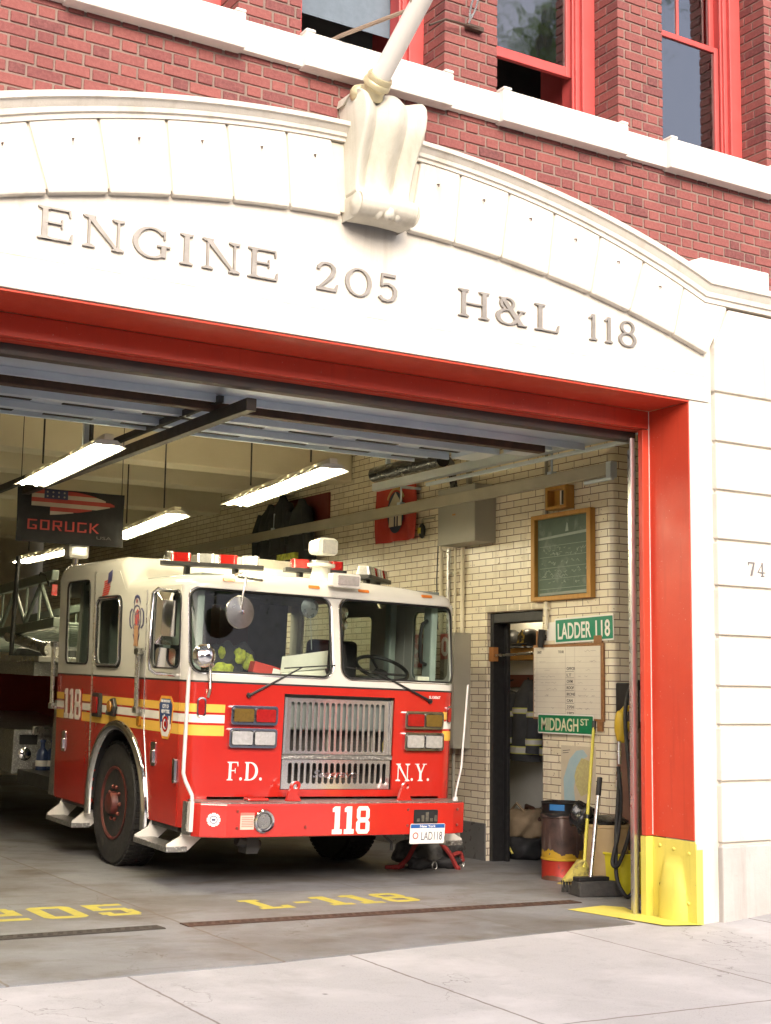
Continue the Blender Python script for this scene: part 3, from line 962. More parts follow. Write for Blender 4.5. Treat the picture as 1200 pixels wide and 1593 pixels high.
def guard(sg, xa):
    b = MB()
    def X(d): return xa - sg * d
    # plate in the reveal, return round the front arris, bent foot
    N = 26; Mz = 16
    def fn(u, v):
        y = -.012 + .43 * u; z_ = v * .565
        # half-cone pipe bulge
        w = .135 * (1 - max(v - .25, 0) / .75 * .55)
        dy = (y - .215) / max(w, .01)
        top = 1 - max((v - .45) / .28, 0)
        bul = .06 * math.sqrt(max(0, 1 - dy * dy)) * max(0, min(1, top)) ** .6 if abs(dy) < 1 and top > 0 else 0
        return (X(.007 + bul), y, z_ - .01)
    b.grid(fn, N, Mz)
    b.box(min(X(-.055), X(.0075)), max(X(-.055), X(.0075)), -.018, -.0125, -.01, .50)
    b.box(min(X(-.004), X(.006)), max(X(-.004), X(.006)), -.0124, .42, -.01, .54)
    b.box(min(X(.006), X(.072)), max(X(.006), X(.072)), .419, .475, -.01, .556)
    b.build("yellow_corner_guard", YELP, FS, smooth=40)
    c = MB()
    for (y, z_) in ((.05, .47), (.2, .49), (.34, .5), (.06, .13)): c.blob((X(.011), y, z_), (.008, .014, .014), 1, .1, 8, 6)
    c.build("guard_bolts", YELP, FS, smooth=60)
    c = MB(); c.prism([(.325, .215), (.345, .205), (.352, .235), (.338, .25), (.322, .24)], lambda a, q, h: (X(.0085 + h), a, q), 0, .002); c.build("torn_hole", BLACKM, FS)
guard(1, 0.0); guard(-1, 2 * XC)

# interior walls
def fzz(x): return fz(x)
XW, YC, RC = .88, 1.865, .06
DY0, DY1, DZ = 2.83, 3.70, 2.325                          # doorway to the gear room
def wall_pt(u, z):                                         # u runs along the glazed wall: u<0 along the short face, u>0 into depth
    a = RC * math.pi / 2
    if u >= a: return (XW, YC + RC + (u - a), z)
    if u >= 0:
        t = u / RC
        return (XW + RC - RC * math.sin(t), YC + RC - RC * math.cos(t), z) if False else (XW + RC * (1 - math.sin(t)), YC + RC * (1 - math.cos(t)), z)
    return (XW + RC - u, YC, z)
ua = RC * math.pi / 2
def U(y): return ua + y - YC - RC
b = MB()
cols = [-2.2] + [ua * i / 8 for i in range(9)] + [U(DY0), U(DY1), U(17.6)]
for i in range(len(cols) - 1):
    u0, u1 = cols[i], cols[i + 1]
    zlo = DZ if abs(u0 - U(DY0)) < 1e-6 else -.06
    q = [wall_pt(u0, zlo), wall_pt(u1, zlo), wall_pt(u1, 4.62), wall_pt(u0, 4.62)]
    b.add(q, [(3, 2, 1, 0)])
o = b.build("glazed_brick_wall", GLAZED, FS, weld=True, smooth=40)
L = o.data.uv_layers.new(name="uv")
for lp in o.data.loops:
    v = o.data.vertices[lp.vertex_index].co
    if v.y < YC + 1e-5: u = -(v.x - XW - RC)
    elif v.x > XW + 1e-5: u = RC * math.asin(min(1, max(0, 1 - (v.x - XW) / RC)))
    else: u = U(v.y)
    L.data[lp.index].uv = (u + 10.03, v.z + .03)
# bull-nosed reveals of the gear room doorway
def reveal(y, sg, nm):
    b = MB()
    r = .05
    pr = [(XW + r * (1 - math.cos(R(90 * i / 6))), y - sg * r * (1 - math.sin(R(90 * i / 6))) * 0 + sg * 0) for i in range(1)]
    pts = [(XW - .0015, y - sg * (-.002)), (XW + .16, y)]
    b.add([(XW - .001, y, -.06), (XW + .17, y, -.06), (XW + .17, y, DZ), (XW - .001, y, DZ)], [(0, 1, 2, 3) if sg > 0 else (3, 2, 1, 0)])
    o = b.build(nm, GLAZED, FS)
    L = o.data.uv_layers.new(name="uv")
    for lp in o.data.loops:
        v = o.data.vertices[lp.vertex_index].co; L.data[lp.index].uv = (v.x * 1.0, v.z + .03)
reveal(DY1, -1, "door_reveal"); reveal(DY0, 1, "door_reveal")
LINTEL = mat("cream_glazed_lintel", (.70, .63, .48), .25)
b = MB()
for i in range(5):
    y0_ = DY0 - .02 + i * (DY1 - DY0 + .06) / 5
    b.box(XW - .006, XW + .17, y0_ + .003, y0_ + (DY1 - DY0 + .06) / 5 - .003, DZ + .002, DZ + .068)
b.build("lintel_course", LINTEL, FS, bevel=.02, segs=4)
# gear-room shell
CL = mat("gear_room_plaster", (.78, .77, .70), .75, c2=(.70, .69, .62), scale=3, bump=.1)
b = MB()
b.box(1.75, 1.83, 2.0, 5.6, -.1, 3.2); b.box(.96, 1.749, 5.4, 5.5, -.1, 3.2); b.box(.96, 1.749, 2.02, 2.10, -.1, 3.2); b.box(.96, 1.749, 2.101, 5.399, 3.0, 3.1)
b.build("gear_room_walls", CL, FS)
b = MB()                                                       # black steel door frame
b.box(XW + .035, XW + .20, DY1 - .055, DY1 - .002, -.02, DZ - .002); b.box(XW + .16, XW + .20, DY1 - .11, DY1 - .056, -.02, DZ - .06); b.box(XW + .035, XW + .20, DY0 + .002, DY0 + .03, -.02, DZ - .002)
b.box(XW + .036, XW + .20, DY0 + .031, DY1 - .056, DZ - .10, DZ - .003)
b.build("black_door_frame", mat("chipped_black_paint", (.014, .014, .015), .4, c2=(.025, .025, .026), scale=20, dirt=((.33, .31, .28), 16, .70), bump=.1), FS, bevel=.006)
b = MB(); b.box(XW + .003, XW + .06, DY1 - .10, DY1 - .03, 1.86, 1.995); b.build("door_rod_bracket", mat("orange_wood", (.40, .17, .055), .5), FS)
b = MB(); b.tube([(XW + .035, DY1 - .07, 1.915), (XW + .035, DY0 - .0, 1.935)], .013, 10); b.build("door_rod", STEEL, FS, smooth=40)
# painted base along the wall
BASEM = mat("grey_gloss_base_paint", (.155, .155, .15), .3, c2=(.13, .13, .125), scale=5)
b = MB()
b.box(XW - .012, XW + .06, DY1 + .002, 17.5, -.06, .33); b.box(XW - .012, XW + .05, YC + .06, DY0 - .002, -.06, .33)
build_each(b, "painted_wall_base", BASEM, FS, bevel=.01)
# other shell walls, ceiling, beams
b = MB()
b.box(-7.6, -7.42, .0, 18, -.1, 4.62); b.box(-7.4, 2.8, 17.7, 17.9, -.1, 4.62); b.box(2.7, 2.85, .41, 1.86, -.1, 4.62); b.box(.74, 2.7, .302, .40, -.1, 4.62)
build_each(b, "inner_wall", CREAMP, FS)
b = MB(); b.box(-7.5, 2.8, .30, 17.9, 4.63, 4.75); b.box(2 * XC - .1, .6, .31, .60, 3.70, 4.62)
b.build("ceiling", CREAMP, FS)
b = MB()
for y, d in ((4.35, .36), (6.35, .36), (7.75, .36), (9.9, .36), (12.2, .36), (14.5, .36)):
    b.box(-7.42, XW - .003, y, y + d, 3.93 if y > 5 else 4.02, 4.629)
build_each(b, "ceiling_beam", CREAMP, FS, bevel=.012)

# flagpole
FP = thing("flagpole", "white flagpole leaning out over the doorway from a brass socket on the scrolled keystone", "flagpole", (-2.85, -.25, 5.195))
FP_ = FP.location.copy()
e = R(40); dv = Vector((0.07, -math.cos(e), math.sin(e))).normalized()
b = MB(); b.tube([dv * .12, dv * .5, dv * 4.6], [.062, .060, .042], 24); b.build("pole", WHITEP, FP, smooth=40)
BRASS = mat("aged_brass", (.60, .53, .33), .42, .45, c2=(.50, .44, .27), scale=10)
b = MB(); b.lathe([(.0, -.022), (.06, -.022), (.078, -.012), (.080, .0), (.070, .03), (.075, .05), (.088, .06), (.088, .085), (.080, .095), (.083, .115), (.076, .13), (.0, .13)], (0, 0, 0), dv, 32); b.build("socket", BRASS, FP, smooth=40)
b = MB(); b.blob((-.02, .07, .015), (.09, .07, .065), 3, .06); b.build("socket_boss", BRASS, FP, smooth=60)
b = MB(); b.tube([dv * .62 + Vector((-.065, 0, 0)), dv * .64 + Vector((0, -.05, .05)), dv * .63 + Vector((.066, 0, 0)), dv * .62 + Vector((0, .05, -.05))], .008, 6, closed=True)
b.build("halyard_wrap", mat("rope", (.35, .27, .2), .9), FP)
PIPE = mat("tan_rod", (.40, .32, .24), .5, .4)
FR = thing("window_rod", "thin tan rod running from the flagpole back to the open window sill", "rod", (0, 0, 0))
b = MB(); b.tube([FP_ + dv * .60, (-2.98, -.12, 5.60), (-3.05, .3, 5.62)], .013, 8); b.build("rod", PIPE, FR, smooth=40)
CH = thing("stay_chain", "silver chain and turnbuckle stay bolted to the brick pier beside the flagpole", "chain", (0, 0, 0))
b = MB()
A0, A1 = Vector((-1.98, -.04, 5.985)), Vector((-2.02, -.55, 6.75))
nl = 20
for i in range(nl):
    t0 = .30 + .70 * i / nl
    c0 = A0.lerp(A1, t0); d0 = (A1 - A0).normalized()
    s1 = d0.cross(Vector((1, 0, 0))).normalized() if i % 2 else Vector((1, 0, 0))
    pts = [c0 + d0 * .028 * math.cos(R(a)) + s1 * .016 * math.sin(R(a)) for a in range(0, 360, 45)]
    b.tube(pts, .0062, 6, closed=True)
b.build("chain", mat("bright_zinc", (.80, .80, .80), .25, .8, c2=(.7, .7, .7)), CH, smooth=60)
b = MB(); d0 = (A1 - A0).normalized(); c0 = A0 + d0 * .12
b.tube([c0 + d0 * .09 * math.cos(R(a)) + Vector((1, 0, 0)) * .020 * math.sin(R(a)) for a in range(0, 360, 30)], .008, 8, closed=True); b.tube([A0, A0 + d0 * .06], .008, 8); b.tube([A0 + d0 * .18, A0 + d0 * .26], .007, 8)
b.build("turnbuckle", mat("bright_zinc", (.80, .80, .80)), CH, smooth=60)
b = MB(); b.box(-1.99, -1.86, -.045, -.004, 5.955, 5.985); b.tube([(-1.9, -.04, 5.97), (-2.18, -.06, 5.95), (-2.3, -.05, 5.88)], .008, 6); b.build("anchor_bracket", RUST, CH)
# ================================================================== FIRE TRUCK
TM = Matrix(((0.99969852, 0.00988191, 0.02247711), (-0.00939902, 0.9997249, -0.02148914), (-0.02268328, 0.0212714, 0.99951638))).to_4x4()
TM.translation = (-1.435, 2.3992, .0282)
TK = thing("fire_truck", "red and white ladder fire truck nosing out of the doorway, 118 on its bumper", "fire truck")
TK.matrix_world = TM

TRED = mat("truck_red", (.47, .022, .014), .20, c2=(.43, .019, .013), scale=3, coat=1.0, rvar=.05, bump=.02, bscale=6)
TWHT = mat("truck_white", (.61, .60, .555), .22, c2=(.57, .56, .515), scale=2, coat=.5, rvar=.04)
TYEL = mat("stripe_yellow", (.78, .47, .08), .4, c2=(.74, .44, .07))
TSTR = mat("stripe_white", (.80, .78, .72), .4)
BLK = BLACK
GASK = mat("window_gasket", (.012, .012, .012), .5)
CABG = glass_mat("cab_glass", (.88, .95, .91), .5)
CABI = mat("cab_interior", (.15, .175, .165), .7, c2=(.20, .225, .215), scale=6)
CABP = mat("cab_pillar_trim", (.34, .40, .36), .6, c2=(.30, .35, .32))
SEATM = mat("seat_vinyl", (.03, .03, .032), .55, bump=.05)

def lens(name, c, estr=0):
    return mat(name, c, .12, c2=tuple(x * .7 for x in c), scale=30, coat=.8, rvar=.05, bump=.15, bscale=90)
LRED = lens("red_lens", (.36, .012, .010)); LAMB = lens("amber_lens", (.48, .20, .02)); LCLR = mat("clear_lens", (.86, .87, .86), .14, .6, c2=(.64, .65, .65), scale=30, coat=1.0, rvar=.06, bump=.25, bscale=70); LDRK = lens("smoked_amber_lens", (.16, .10, .02))

def tread_mat(name, c, rough=.35):
    m, nt, p = newmat(name)
    co = objco(nt)
    w = nt.nodes.new("ShaderNodeTexVoronoi"); w.inputs['Scale'].default_value = 52; nt.links.new(co, w.inputs['Vector'])
    k = ramp(nt, w.outputs['Distance'], .25, .45)
    base = mixc(nt, k, c, tuple(x * .62 for x in c))
    base = mixc(nt, ramp(nt, noise(nt, co, 7, 5), .55, .75), base, tuple(x * .45 for x in c))
    nt.links.new(base, p.inputs['Base Color']); p.inputs['Metallic'].default_value = .85; p.inputs['Roughness'].default_value = rough
    b = nt.nodes.new("ShaderNodeBump"); b.inputs['Strength'].default_value = .6; b.inputs['Distance'].default_value = .004; b.invert = True
    nt.links.new(k, b.inputs['Height']); nt.links.new(b.outputs[0], p.inputs['Normal'])
    return m
TREAD = tread_mat("diamond_plate", (.52, .52, .50))

HW, CR_, Y0 = 1.23, .17, .28
HF = HW - CR_
UC = HF + CR_ * math.pi / 2
def US(yt): return UC + yt - (Y0 + CR_)
def plan(u):
    a = abs(u); s_ = 1 if u >= 0 else -1
    if a <= HF: return a * s_, Y0 + .015 * (a / HF) ** 2 - .0, 0, -1
    if a <= UC:
        t = (a - HF) / CR_
        return s_ * (HF + CR_ * math.sin(t)), Y0 + .015 + CR_ * (1 - math.cos(t)) - .015 * (a - HF) / (UC - HF), s_ * math.sin(t), -math.cos(t)
    return s_ * HW, Y0 + CR_ + a - UC, s_, 0
def P(u, v, off=0.0):
    x, y, nx, ny = plan(u)
    if v > 1.58: y += .125 * (v - 1.58) / .7 * max(0, -ny)
    if nx < 0: x += nx * .036 * max(0, v - .4)          # the near flank leans out a little
    return (x + nx * off, y + ny * off, v)

SPL = [1.5625, 1.5475, 1.383, 1.320, 1.303, 1.240, 1.222, 1.142]
def stripe_mat(u, v):
    if v > SPL[0]: return 1
    if v > SPL[1]: return 4
    if u < -.95 or u > 1.075:
        if SPL[3] < v < SPL[2]: return 2
        if SPL[5] < v < SPL[4]: return 3
        if SPL[7] < v < SPL[6]: return 2
    return 0
SHM = [TRED, TWHT, TYEL, TSTR, BLK]
def shell(name, poly, holes, parent, off=0.0, th=.02, matf=stripe_mat, mats=SHM, smooth=30):
    loops = [poly] + list(holes)
    bmm = bmesh.new()
    tri = tessellate_polygon([[Vector((p[0], p[1], 0)) for p in l] for l in loops])
    flat = [p for l in loops for p in l]
    vv = [bmm.verts.new((p[0], p[1], 0)) for p in flat]
    for t in tri:
        a, b, c = t
        ar = (flat[b][0] - flat[a][0]) * (flat[c][1] - flat[a][1]) - (flat[c][0] - flat[a][0]) * (flat[b][1] - flat[a][1])
        if abs(ar) < 1e-12: continue
        if ar < 0: a, b, c = a, c, b
        try: bmm.faces.new((vv[a], vv[b], vv[c]))
        except ValueError: pass
    us = [p[0] for p in flat]; vs2 = [p[1] for p in flat]
    cuts = []
    for s_ in (-1, 1):
        for i in range(9): cuts.append(('u', s_ * (HF + (UC - HF) * i / 8)))
        for q in (.35, .7): cuts.append(('u', s_ * q))
    if matf is stripe_mat:
        cuts += [('u', -.95), ('u', 1.075)] + [('v', z_) for z_ in SPL]
    cuts += [('v', z_) for z_ in (.8, 1.58, 1.8, 2.05)]
    for ax, c in cuts:
        lo, hi = (min(us), max(us)) if ax == 'u' else (min(vs2), max(vs2))
        if not (lo + 1e-4 < c < hi - 1e-4): continue
        bmesh.ops.bisect_plane(bmm, geom=bmm.verts[:] + bmm.edges[:] + bmm.faces[:], dist=1e-6, plane_co=(c, 0, 0) if ax == 'u' else (0, c, 0), plane_no=(1, 0, 0) if ax == 'u' else (0, 1, 0))
    for f in bmm.faces:
        c = f.calc_center_median(); f.material_index = matf(c.x, c.y) if matf else 0
        if f.normal.z < 0: f.normal_flip()
    for v in bmm.verts: v.co = P(v.co.x, v.co.y, off)
    me = bpy.data.meshes.new(name); bmm.to_mesh(me); bmm.free()
    for m in mats: me.materials.append(m)
    o = bpy.data.objects.new(name, me); col.objects.link(o); o.parent = parent
    me.polygons.foreach_set("use_smooth", [True] * len(me.polygons)); me.set_sharp_from_angle(angle=R(smooth))
    if th:
        md = o.modifiers.new("thickness", 'SOLIDIFY'); md.thickness = th; md.offset = -1
        es = o.modifiers.new("crisp_edges", 'EDGE_SPLIT'); es.split_angle = R(32)
    return o
def ring_shell(name, outer, inner, parent, m, off, th=.012):
    return shell(name, outer, [inner], parent, off, th, None, [m])
def strip_on(mb, loop, r, off):
    """round trim along a (u,v) loop"""
    mb.tube([P(p[0], p[1], off) for p in loop], r, 6, closed=True)

# window outlines in (u, v)
def left(y0, y1, z0, z1, r): return rrect(-US(y1), -US(y0), z0, z1, r)
def right(y0, y1, z0, z1, r): return rrect(US(y0), US(y1), z0, z1, r)
ZT = 2.30
ws_l = rrect(-(HF + .15), -.022, 1.632, 2.275, .085, 6)
ws_r = rrect(.082, HF + .15, 1.632, 2.275, .085, 6)
gr = [(-.445, .735), (.585, .735), (.585, 1.485), (-.445, 1.485)]
front = [(-UC + .004, .44), (-HF, .44), (-HF, .68), (HF, .68), (HF, .44), (UC - .004, .44), (UC - .004, ZT), (-UC + .004, ZT)]
shell("cab_front", front, [ws_l, ws_r, gr], TK)
for wname, loop in (("windshield", ws_l), ("windshield", ws_r)):
    g = shell(wname, loop, [], TK, -.010, 0, None, [CABG])
    b = MB(); strip_on(b, loop, .009, .002); b.build("gasket", GASK, g, smooth=60)
    inn = [(p[0] * 1.0, p[1]) for p in loop]
    b = MB(); strip_on(b, rrect(min(p[0] for p in loop) - .016, max(p[0] for p in loop) + .016, 1.616, 2.291, .10, 6), .006, .003); b.build("chrome_trim", CHROME, g, smooth=60)

def arch_pts(yc, zc, r, y_lo, y_hi, n=20):
    return [(yc + r * math.cos(R(180 * i / n)), zc + r * math.sin(R(180 * i / n))) for i in range(n + 1)]
AY, AZ, AR = 1.77, .47, .665
for sg in (-1, 1):
    def Wn(yt): return sg * US(yt)
    def poly(pts): return [(Wn(y), z_) for (y, z_) in pts]
    # front door: rear edge slants forward round the wheel arch
    arcp = [(AY + AR * math.cos(R(a)), AZ + AR * math.sin(R(a))) for a in range(180, 90, -6)]
    dpoly = [(.455, .44), (1.02, .44), (1.05, .62), (1.165, 1.12), (1.185, 1.40), (1.187, 1.56), (1.187, ZT), (.455, ZT)]
    d = shell("front_door", poly(dpoly), [rrect(min(Wn(.465), Wn(1.06)), max(Wn(.465), Wn(1.06)), 1.655, 2.255, .07)], TK, .003)
    g = shell("window", rrect(min(Wn(.465), Wn(1.06)), max(Wn(.465), Wn(1.06)), 1.655, 2.255, .07), [], d, -.012, 0, None, [CABG])
    b = MB(); strip_on(b, rrect(min(Wn(.465), Wn(1.06)), max(Wn(.465), Wn(1.06)), 1.655, 2.255, .07), .010, .003); b.build("window_gasket", GASK, d, smooth=60)
    # middle panel with arch
    ap = [(AY + AR * math.cos(R(a)), AZ + AR * math.sin(R(a))) for a in range(180, -1, -6)]
    mp = [(1.193, ZT), (1.193, 1.56), (1.191, 1.40), (1.171, 1.12), (1.056, .62), (1.026, .44)] + [(ap[0][0], .44)] + ap + [(ap[-1][0], .44), (2.478, .44), (2.478, 2.47), (1.87, 2.47), (1.70, ZT)]
    shell("cab_side_panel", poly(mp), [rrect(min(Wn(1.80), Wn(2.39)), max(Wn(1.80), Wn(2.39)), 1.665, 2.225, .06)], TK)
    wl = rrect(min(Wn(1.80), Wn(2.39)), max(Wn(1.80), Wn(2.39)), 1.665, 2.225, .06)
    g = shell("side_window", wl, [], TK, -.012, 0, None, [CABG])
    ring_shell("window_frame", rrect(min(Wn(1.775), Wn(2.42)), max(Wn(1.775), Wn(2.42)), 1.63, 2.26, .09), wl, g, GASK, .012, .02)
    b = MB(); strip_on(b, rrect(min(Wn(1.795), Wn(2.40)), max(Wn(1.795), Wn(2.40)), 1.655, 2.235, .075), .011, .017); b.build("chrome_trim", CHROME, g, smooth=60)
    rd = [(2.49, .40), (3.31, .40), (3.31, 2.47), (2.49, 2.47)]
    w1 = rrect(min(Wn(2.61), Wn(3.25)), max(Wn(2.61), Wn(3.25)), 1.66, 2.42, .07)
    d2 = shell("rear_door", poly(rd), [w1], TK, .003)
    shell("window", w1, [], d2, -.012, 0, None, [CABG])
    b = MB(); strip_on(b, w1, .010, .004); b.build("window_gasket", GASK, d2, smooth=60)
    shell("cab_rear_post", poly([(3.317, .40), (3.47, .40), (3.50, 2.47), (3.317, 2.47)]), [], TK)
    # piano hinges and seams
    b = MB()
    for zz in [.44 + i * .049 for i in range(42)]:
        b.tube([P(Wn(2.482), zz, .004), P(Wn(2.482), zz + .044, .004)], .009, 6)
    b.build("piano_hinge", STEEL, d2, smooth=60)
    b = MB(); b.tube([P(Wn(y), z_, .004) for (y, z_) in ((1.023, .44), (1.053, .62), (1.168, 1.12), (1.188, 1.40), (1.190, 1.56), (1.190, 2.28))], .006, 6); b.build("door_trim", STEEL, d, smooth=60)
    # handles
    for dd, yy, z_ in ((d, .95, .96), (d2, 3.22, .93)):
        b = MB(); b.prism(rrect(-.045, .045, -.095, .095, .015), lambda a, c, h, yy=yy, z_=z_: P(Wn(yy + a), z_ + c, h), -.0, .010)
        b.prism(rrect(-.02, .022, -.07, .03, .01), lambda a, c, h, yy=yy, z_=z_: P(Wn(yy + a), z_ + c, h), .0105, .024)
        b.build("door_handle", CHROME, dd, bevel=.003)
    # vertical grab rails beside the doors
    for yy, z0_, z1_ in ((1.28, 1.27, 1.80), (3.53, 1.22, 1.86)):
        b = MB()
        for k in (-.022, .022): b.tube([P(Wn(yy + k), z0_ + .02, .035), P(Wn(yy + k), z1_ - .02, .035)], .014, 10)
        for zz in (z0_, z1_ - .05): b.prism([(-.045, 0), (.045, 0), (.045, .05), (-.045, .05)], lambda a, c, h, zz=zz, yy=yy: P(Wn(yy + a), zz + c, h), .0, .055)
        b.build("grab_rail", STEEL, TK, smooth=40)
    # wheel arch: chrome lip and dark liner
    b = MB()
    N = 30
    def lip(u, v):
        a = 180 - 198 * u + 9; t = R(180 * v)
        rr = AR + .012 + .045 * math.cos(t) ; oo = .004 + .042 * math.sin(t)
        y = AY + rr * math.cos(R(a)) ; z_ = AZ + rr * math.sin(R(a)) if 0 <= a <= 180 else AZ - .09 * (1 if a > 180 or a < 0 else 0)
        if a > 180: y = AY - rr; z_ = AZ - (a - 180) * .014
        if a < 0: y = AY + rr; z_ = AZ + a * .014
        return P(Wn(y), z_, oo)
    b.grid(lip, 44, 8)
    b.build("fender_lip", CHROME, TK, smooth=60)
    b = MB()
    def liner(u, v):
        a = 180 * u; x_, y_, z_ = P(Wn(AY + AR * math.cos(R(a))), AZ + AR * math.sin(R(a)), -.005)
        return (x_ - sg * .55 * v, y_, z_)
    b.grid(liner, 24, 1); b.box(sg * .66, sg * .67, AY - AR, AY + AR, .3, 1.15)
    b.build("wheel_well", BLACKM, TK)
    # steps under the doors
    for (ya, yb, zt_, zb_) in ((.34, 1.02, .43, .275), (2.55, 3.28, .395, .215)):
        b = MB()
        for y in (ya, yb - .02):
            b.prism([(1.0, zt_), (1.215, zt_), (1.235, zt_ - .05), (1.345, zb_ + .045), (1.345, zb_), (1.17, zb_)], lambda a, c, h, y=y: (sg * a, y + h, c), 0, .02)
        build_each(b, "step_bracket", WHITEP, TK)
        b = MB(); b.box(min(sg * 1.18, sg * 1.35), max(sg * 1.18, sg * 1.35), ya - .01, yb + .01, zb_ - .012, zb_ + .03)
        b.build("step_tread", TREAD, TK, bevel=.006)
    b = MB(); b.box(min(sg * 1.05, sg * 1.21), max(sg * 1.05, sg * 1.21), .46, 1.05, .40, .438); b.box(min(sg * 1.05, sg * 1.21), max(sg * 1.05, sg * 1.21), 2.50, 3.46, .365, .398); build_each(b, "door_sill", BLACK, TK)

# hub decal detail: side markings (left flank only is seen; the other flank carries the same)
def on_side(sg, yc, zc):
    return lambda a, c, h: P(sg * US(yc + (a if sg > 0 else -a)), zc + c, .004 + h)
for sg in (-1, 1):
    xe_ = -.255 + write_len("118", .275, .84, .08, block_glyph)
    b = MB(); b.prism([(-.272, -.012), (xe_ + .018, -.012), (xe_ + .018, .29), (-.272, .29)], lambda a, c, h: on_side(sg, 2.975, 1.147)(a, c, h), -.0015, .0012); o = b.build("number_field", TRED, TK)
    b = MB(); write(b, "118", lambda a, c, h: on_side(sg, 2.975, 1.147)(a, c, h), .275, x0=-.255, sx=.84, gap=.08, depth=.004, glyph=block_glyph); b.build("side_number", TSTR, o)
    # red and amber side lamps
    b = MB(); b.prism(rrect(-.095, .095, -.105, .105, .02), on_side(sg, 2.29, 1.30), 0, .03); o = b.build("side_lamp", DARKM, TK, bevel=.008)
    b = MB(); b.prism(rrect(-.062, .062, -.072, .072, .015), on_side(sg, 2.29, 1.30), .031, .045); b.build("lens", LRED, o, bevel=.006)
    b = MB(); b.prism([(-.13, -.075), (.06, -.085), (.10, .0), (.05, .075), (-.03, .06)], on_side(sg, 1.90, 1.30), 0, .035); o = b.build("turn_signal", DARKM, TK, bevel=.01)
    b = MB(); b.prism(circ(.0, 0, .05, 18), on_side(sg, 1.90, 1.30), .036, .05); b.build("lens", LAMB, o, bevel=.008)
    b = MB(); b.prism(rrect(-.03, .03, -.04, .04, .01), on_side(sg, 1.275, 1.205), 0, .02); b.build("reflector", LAMB, TK, bevel=.005)
    # shield badge
    BLUE = mat("badge_blue", (.02, .055, .17), .4); ORNG = mat("badge_orange", (.75, .33, .03), .4)
    sh = [(-.10, .165), (.10, .165), (.155, .11), (.12, -.10), (.06, -.17), (-.06, -.17), (-.12, -.10), (-.155, .11)]
    f0 = on_side(sg, .71, 1.262)
    b = MB(); b.prism(sh, f0, 0, .003); o = b.build("shield_badge", ORNG, TK)
    sc = lambda k, dy=0: [(p_[0] * k, p_[1] * k + dy) for p_ in sh]
    b = MB(); b.prism(sc(.87), f0, .0, .0045); b.build("shield_field", BLUE, o)
    b = MB()
    sans(b, "CITY OF", lambda a, c, h: f0(a, c + .07, h + .0047), .030, align='C', width=.13, depth=.001, bold=.02); sans(b, "NEW YORK", lambda a, c, h: f0(a, c + .03, h + .0047), .030, align='C', width=.17, depth=.001, bold=.02); sans(b, "FIRE DEPARTMENT", lambda a, c, h: f0(a, c + .115, h + .0047), .020, align='C', width=.19, depth=.001, bold=.02)
    for i, (x_, hh) in enumerate(((-.085, .05), (-.055, .10), (-.03, .11), (.045, .07), (.07, .10), (.09, .04))): b.prism([(x_, -.09), (x_ + .02, -.09), (x_ + .02, -.09 + hh), (x_, -.09 + hh)], f0, .004, .0062 + i * .0001)
    b.prism([(-.10, -.09), (.10, -.09), (.055, -.15), (-.055, -.15)], f0, .004, .0060)
    b.build("shield_lettering", OFFW, o)
    b = MB(); b.prism(circ(0, -.055, .062, 24), f0, .004, .0070, [circ(0, -.055, .042, 24)]); b.prism(circ(0, -.055, .024, 16), f0, .004, .0071); b.build("shield_ring", TRED, o)
    # maltese cross decal and bronze scroll, flag decal
    f1 = on_side(sg, 1.42, 2.05)
    NAVY = mat("decal_navy", (.05, .05, .13), .5)
    b = MB()
    mc = []
    for q in range(4):
        for (da, rr_) in ((-33, .155), (-17, .185), (0, .19), (17, .185), (33, .155), (45, .06)):
            a = 90 * q + da; mc.append((rr_ * math.cos(R(a)) * .9, rr_ * math.sin(R(a)) * 1.05))
    mi = [(p_[0] * .88, p_[1] * .88) for p_ in mc]
    b.prism(mc, f1, 0, .0015, [mi]); b.prism(circ(0, 0, .10, 24, .115), f1, 0, .0018, [circ(0, 0, .090, 24, .104)])
    o = b.build("cross_decal", NAVY, TK)
    b = MB(); b.prism([(-.05, .03), (.01, .08), (.05, .06), (.06, -.03), (.02, -.08), (-.03, -.06)], f1, 0, .0012); b.prism([(-.02, .16), (.02, .16), (.015, .13), (-.02, .13)], f1, 0, .0012); b.build("decal_figure", mat("decal_red", (.45, .06, .05), .5, c2=(.10, .08, .12), scale=30, lo=.45, hi=.55), o)
    b = MB(); b.prism([(-.055, -.23), (.055, -.23), (.045, -.20), (.05, -.06), (-.05, -.06), (-.045, -.20)], f1, 0, .0022); b.build("decal_scroll", mat("decal_bronze", (.42, .24, .13), .5, c2=(.30, .16, .09), scale=60), o)
    f2 = on_side(sg, 2.16, 2.36)
    b = MB()
    for i in range(7): b.prism([(-.13 + i * .0, -.10 + i * .020), (.03 + i * .014, -.085 + i * .020), (.03 + i * .014, -.072 + i * .020), (-.13 + i * .012, -.087 + i * .020)] if i < 4 else [(-.09, -.10 + i * .02), (.05, -.085 + i * .02), (.05, -.072 + i * .02), (-.08, -.087 + i * .02)], lambda a, c, h: f2(-a if sg < 0 else a, c, h) if False else f2(a, c, h), 0, .001)
    o = b.build("flag_decal", mat("decal_flag_red", (.5, .06, .05), .5), TK)
    b = MB(); b.prism([(.0, .0), (.10, .03), (.12, .13), (.02, .10)], f2, 0, .0016); b.build("flag_canton", NAVY, o)

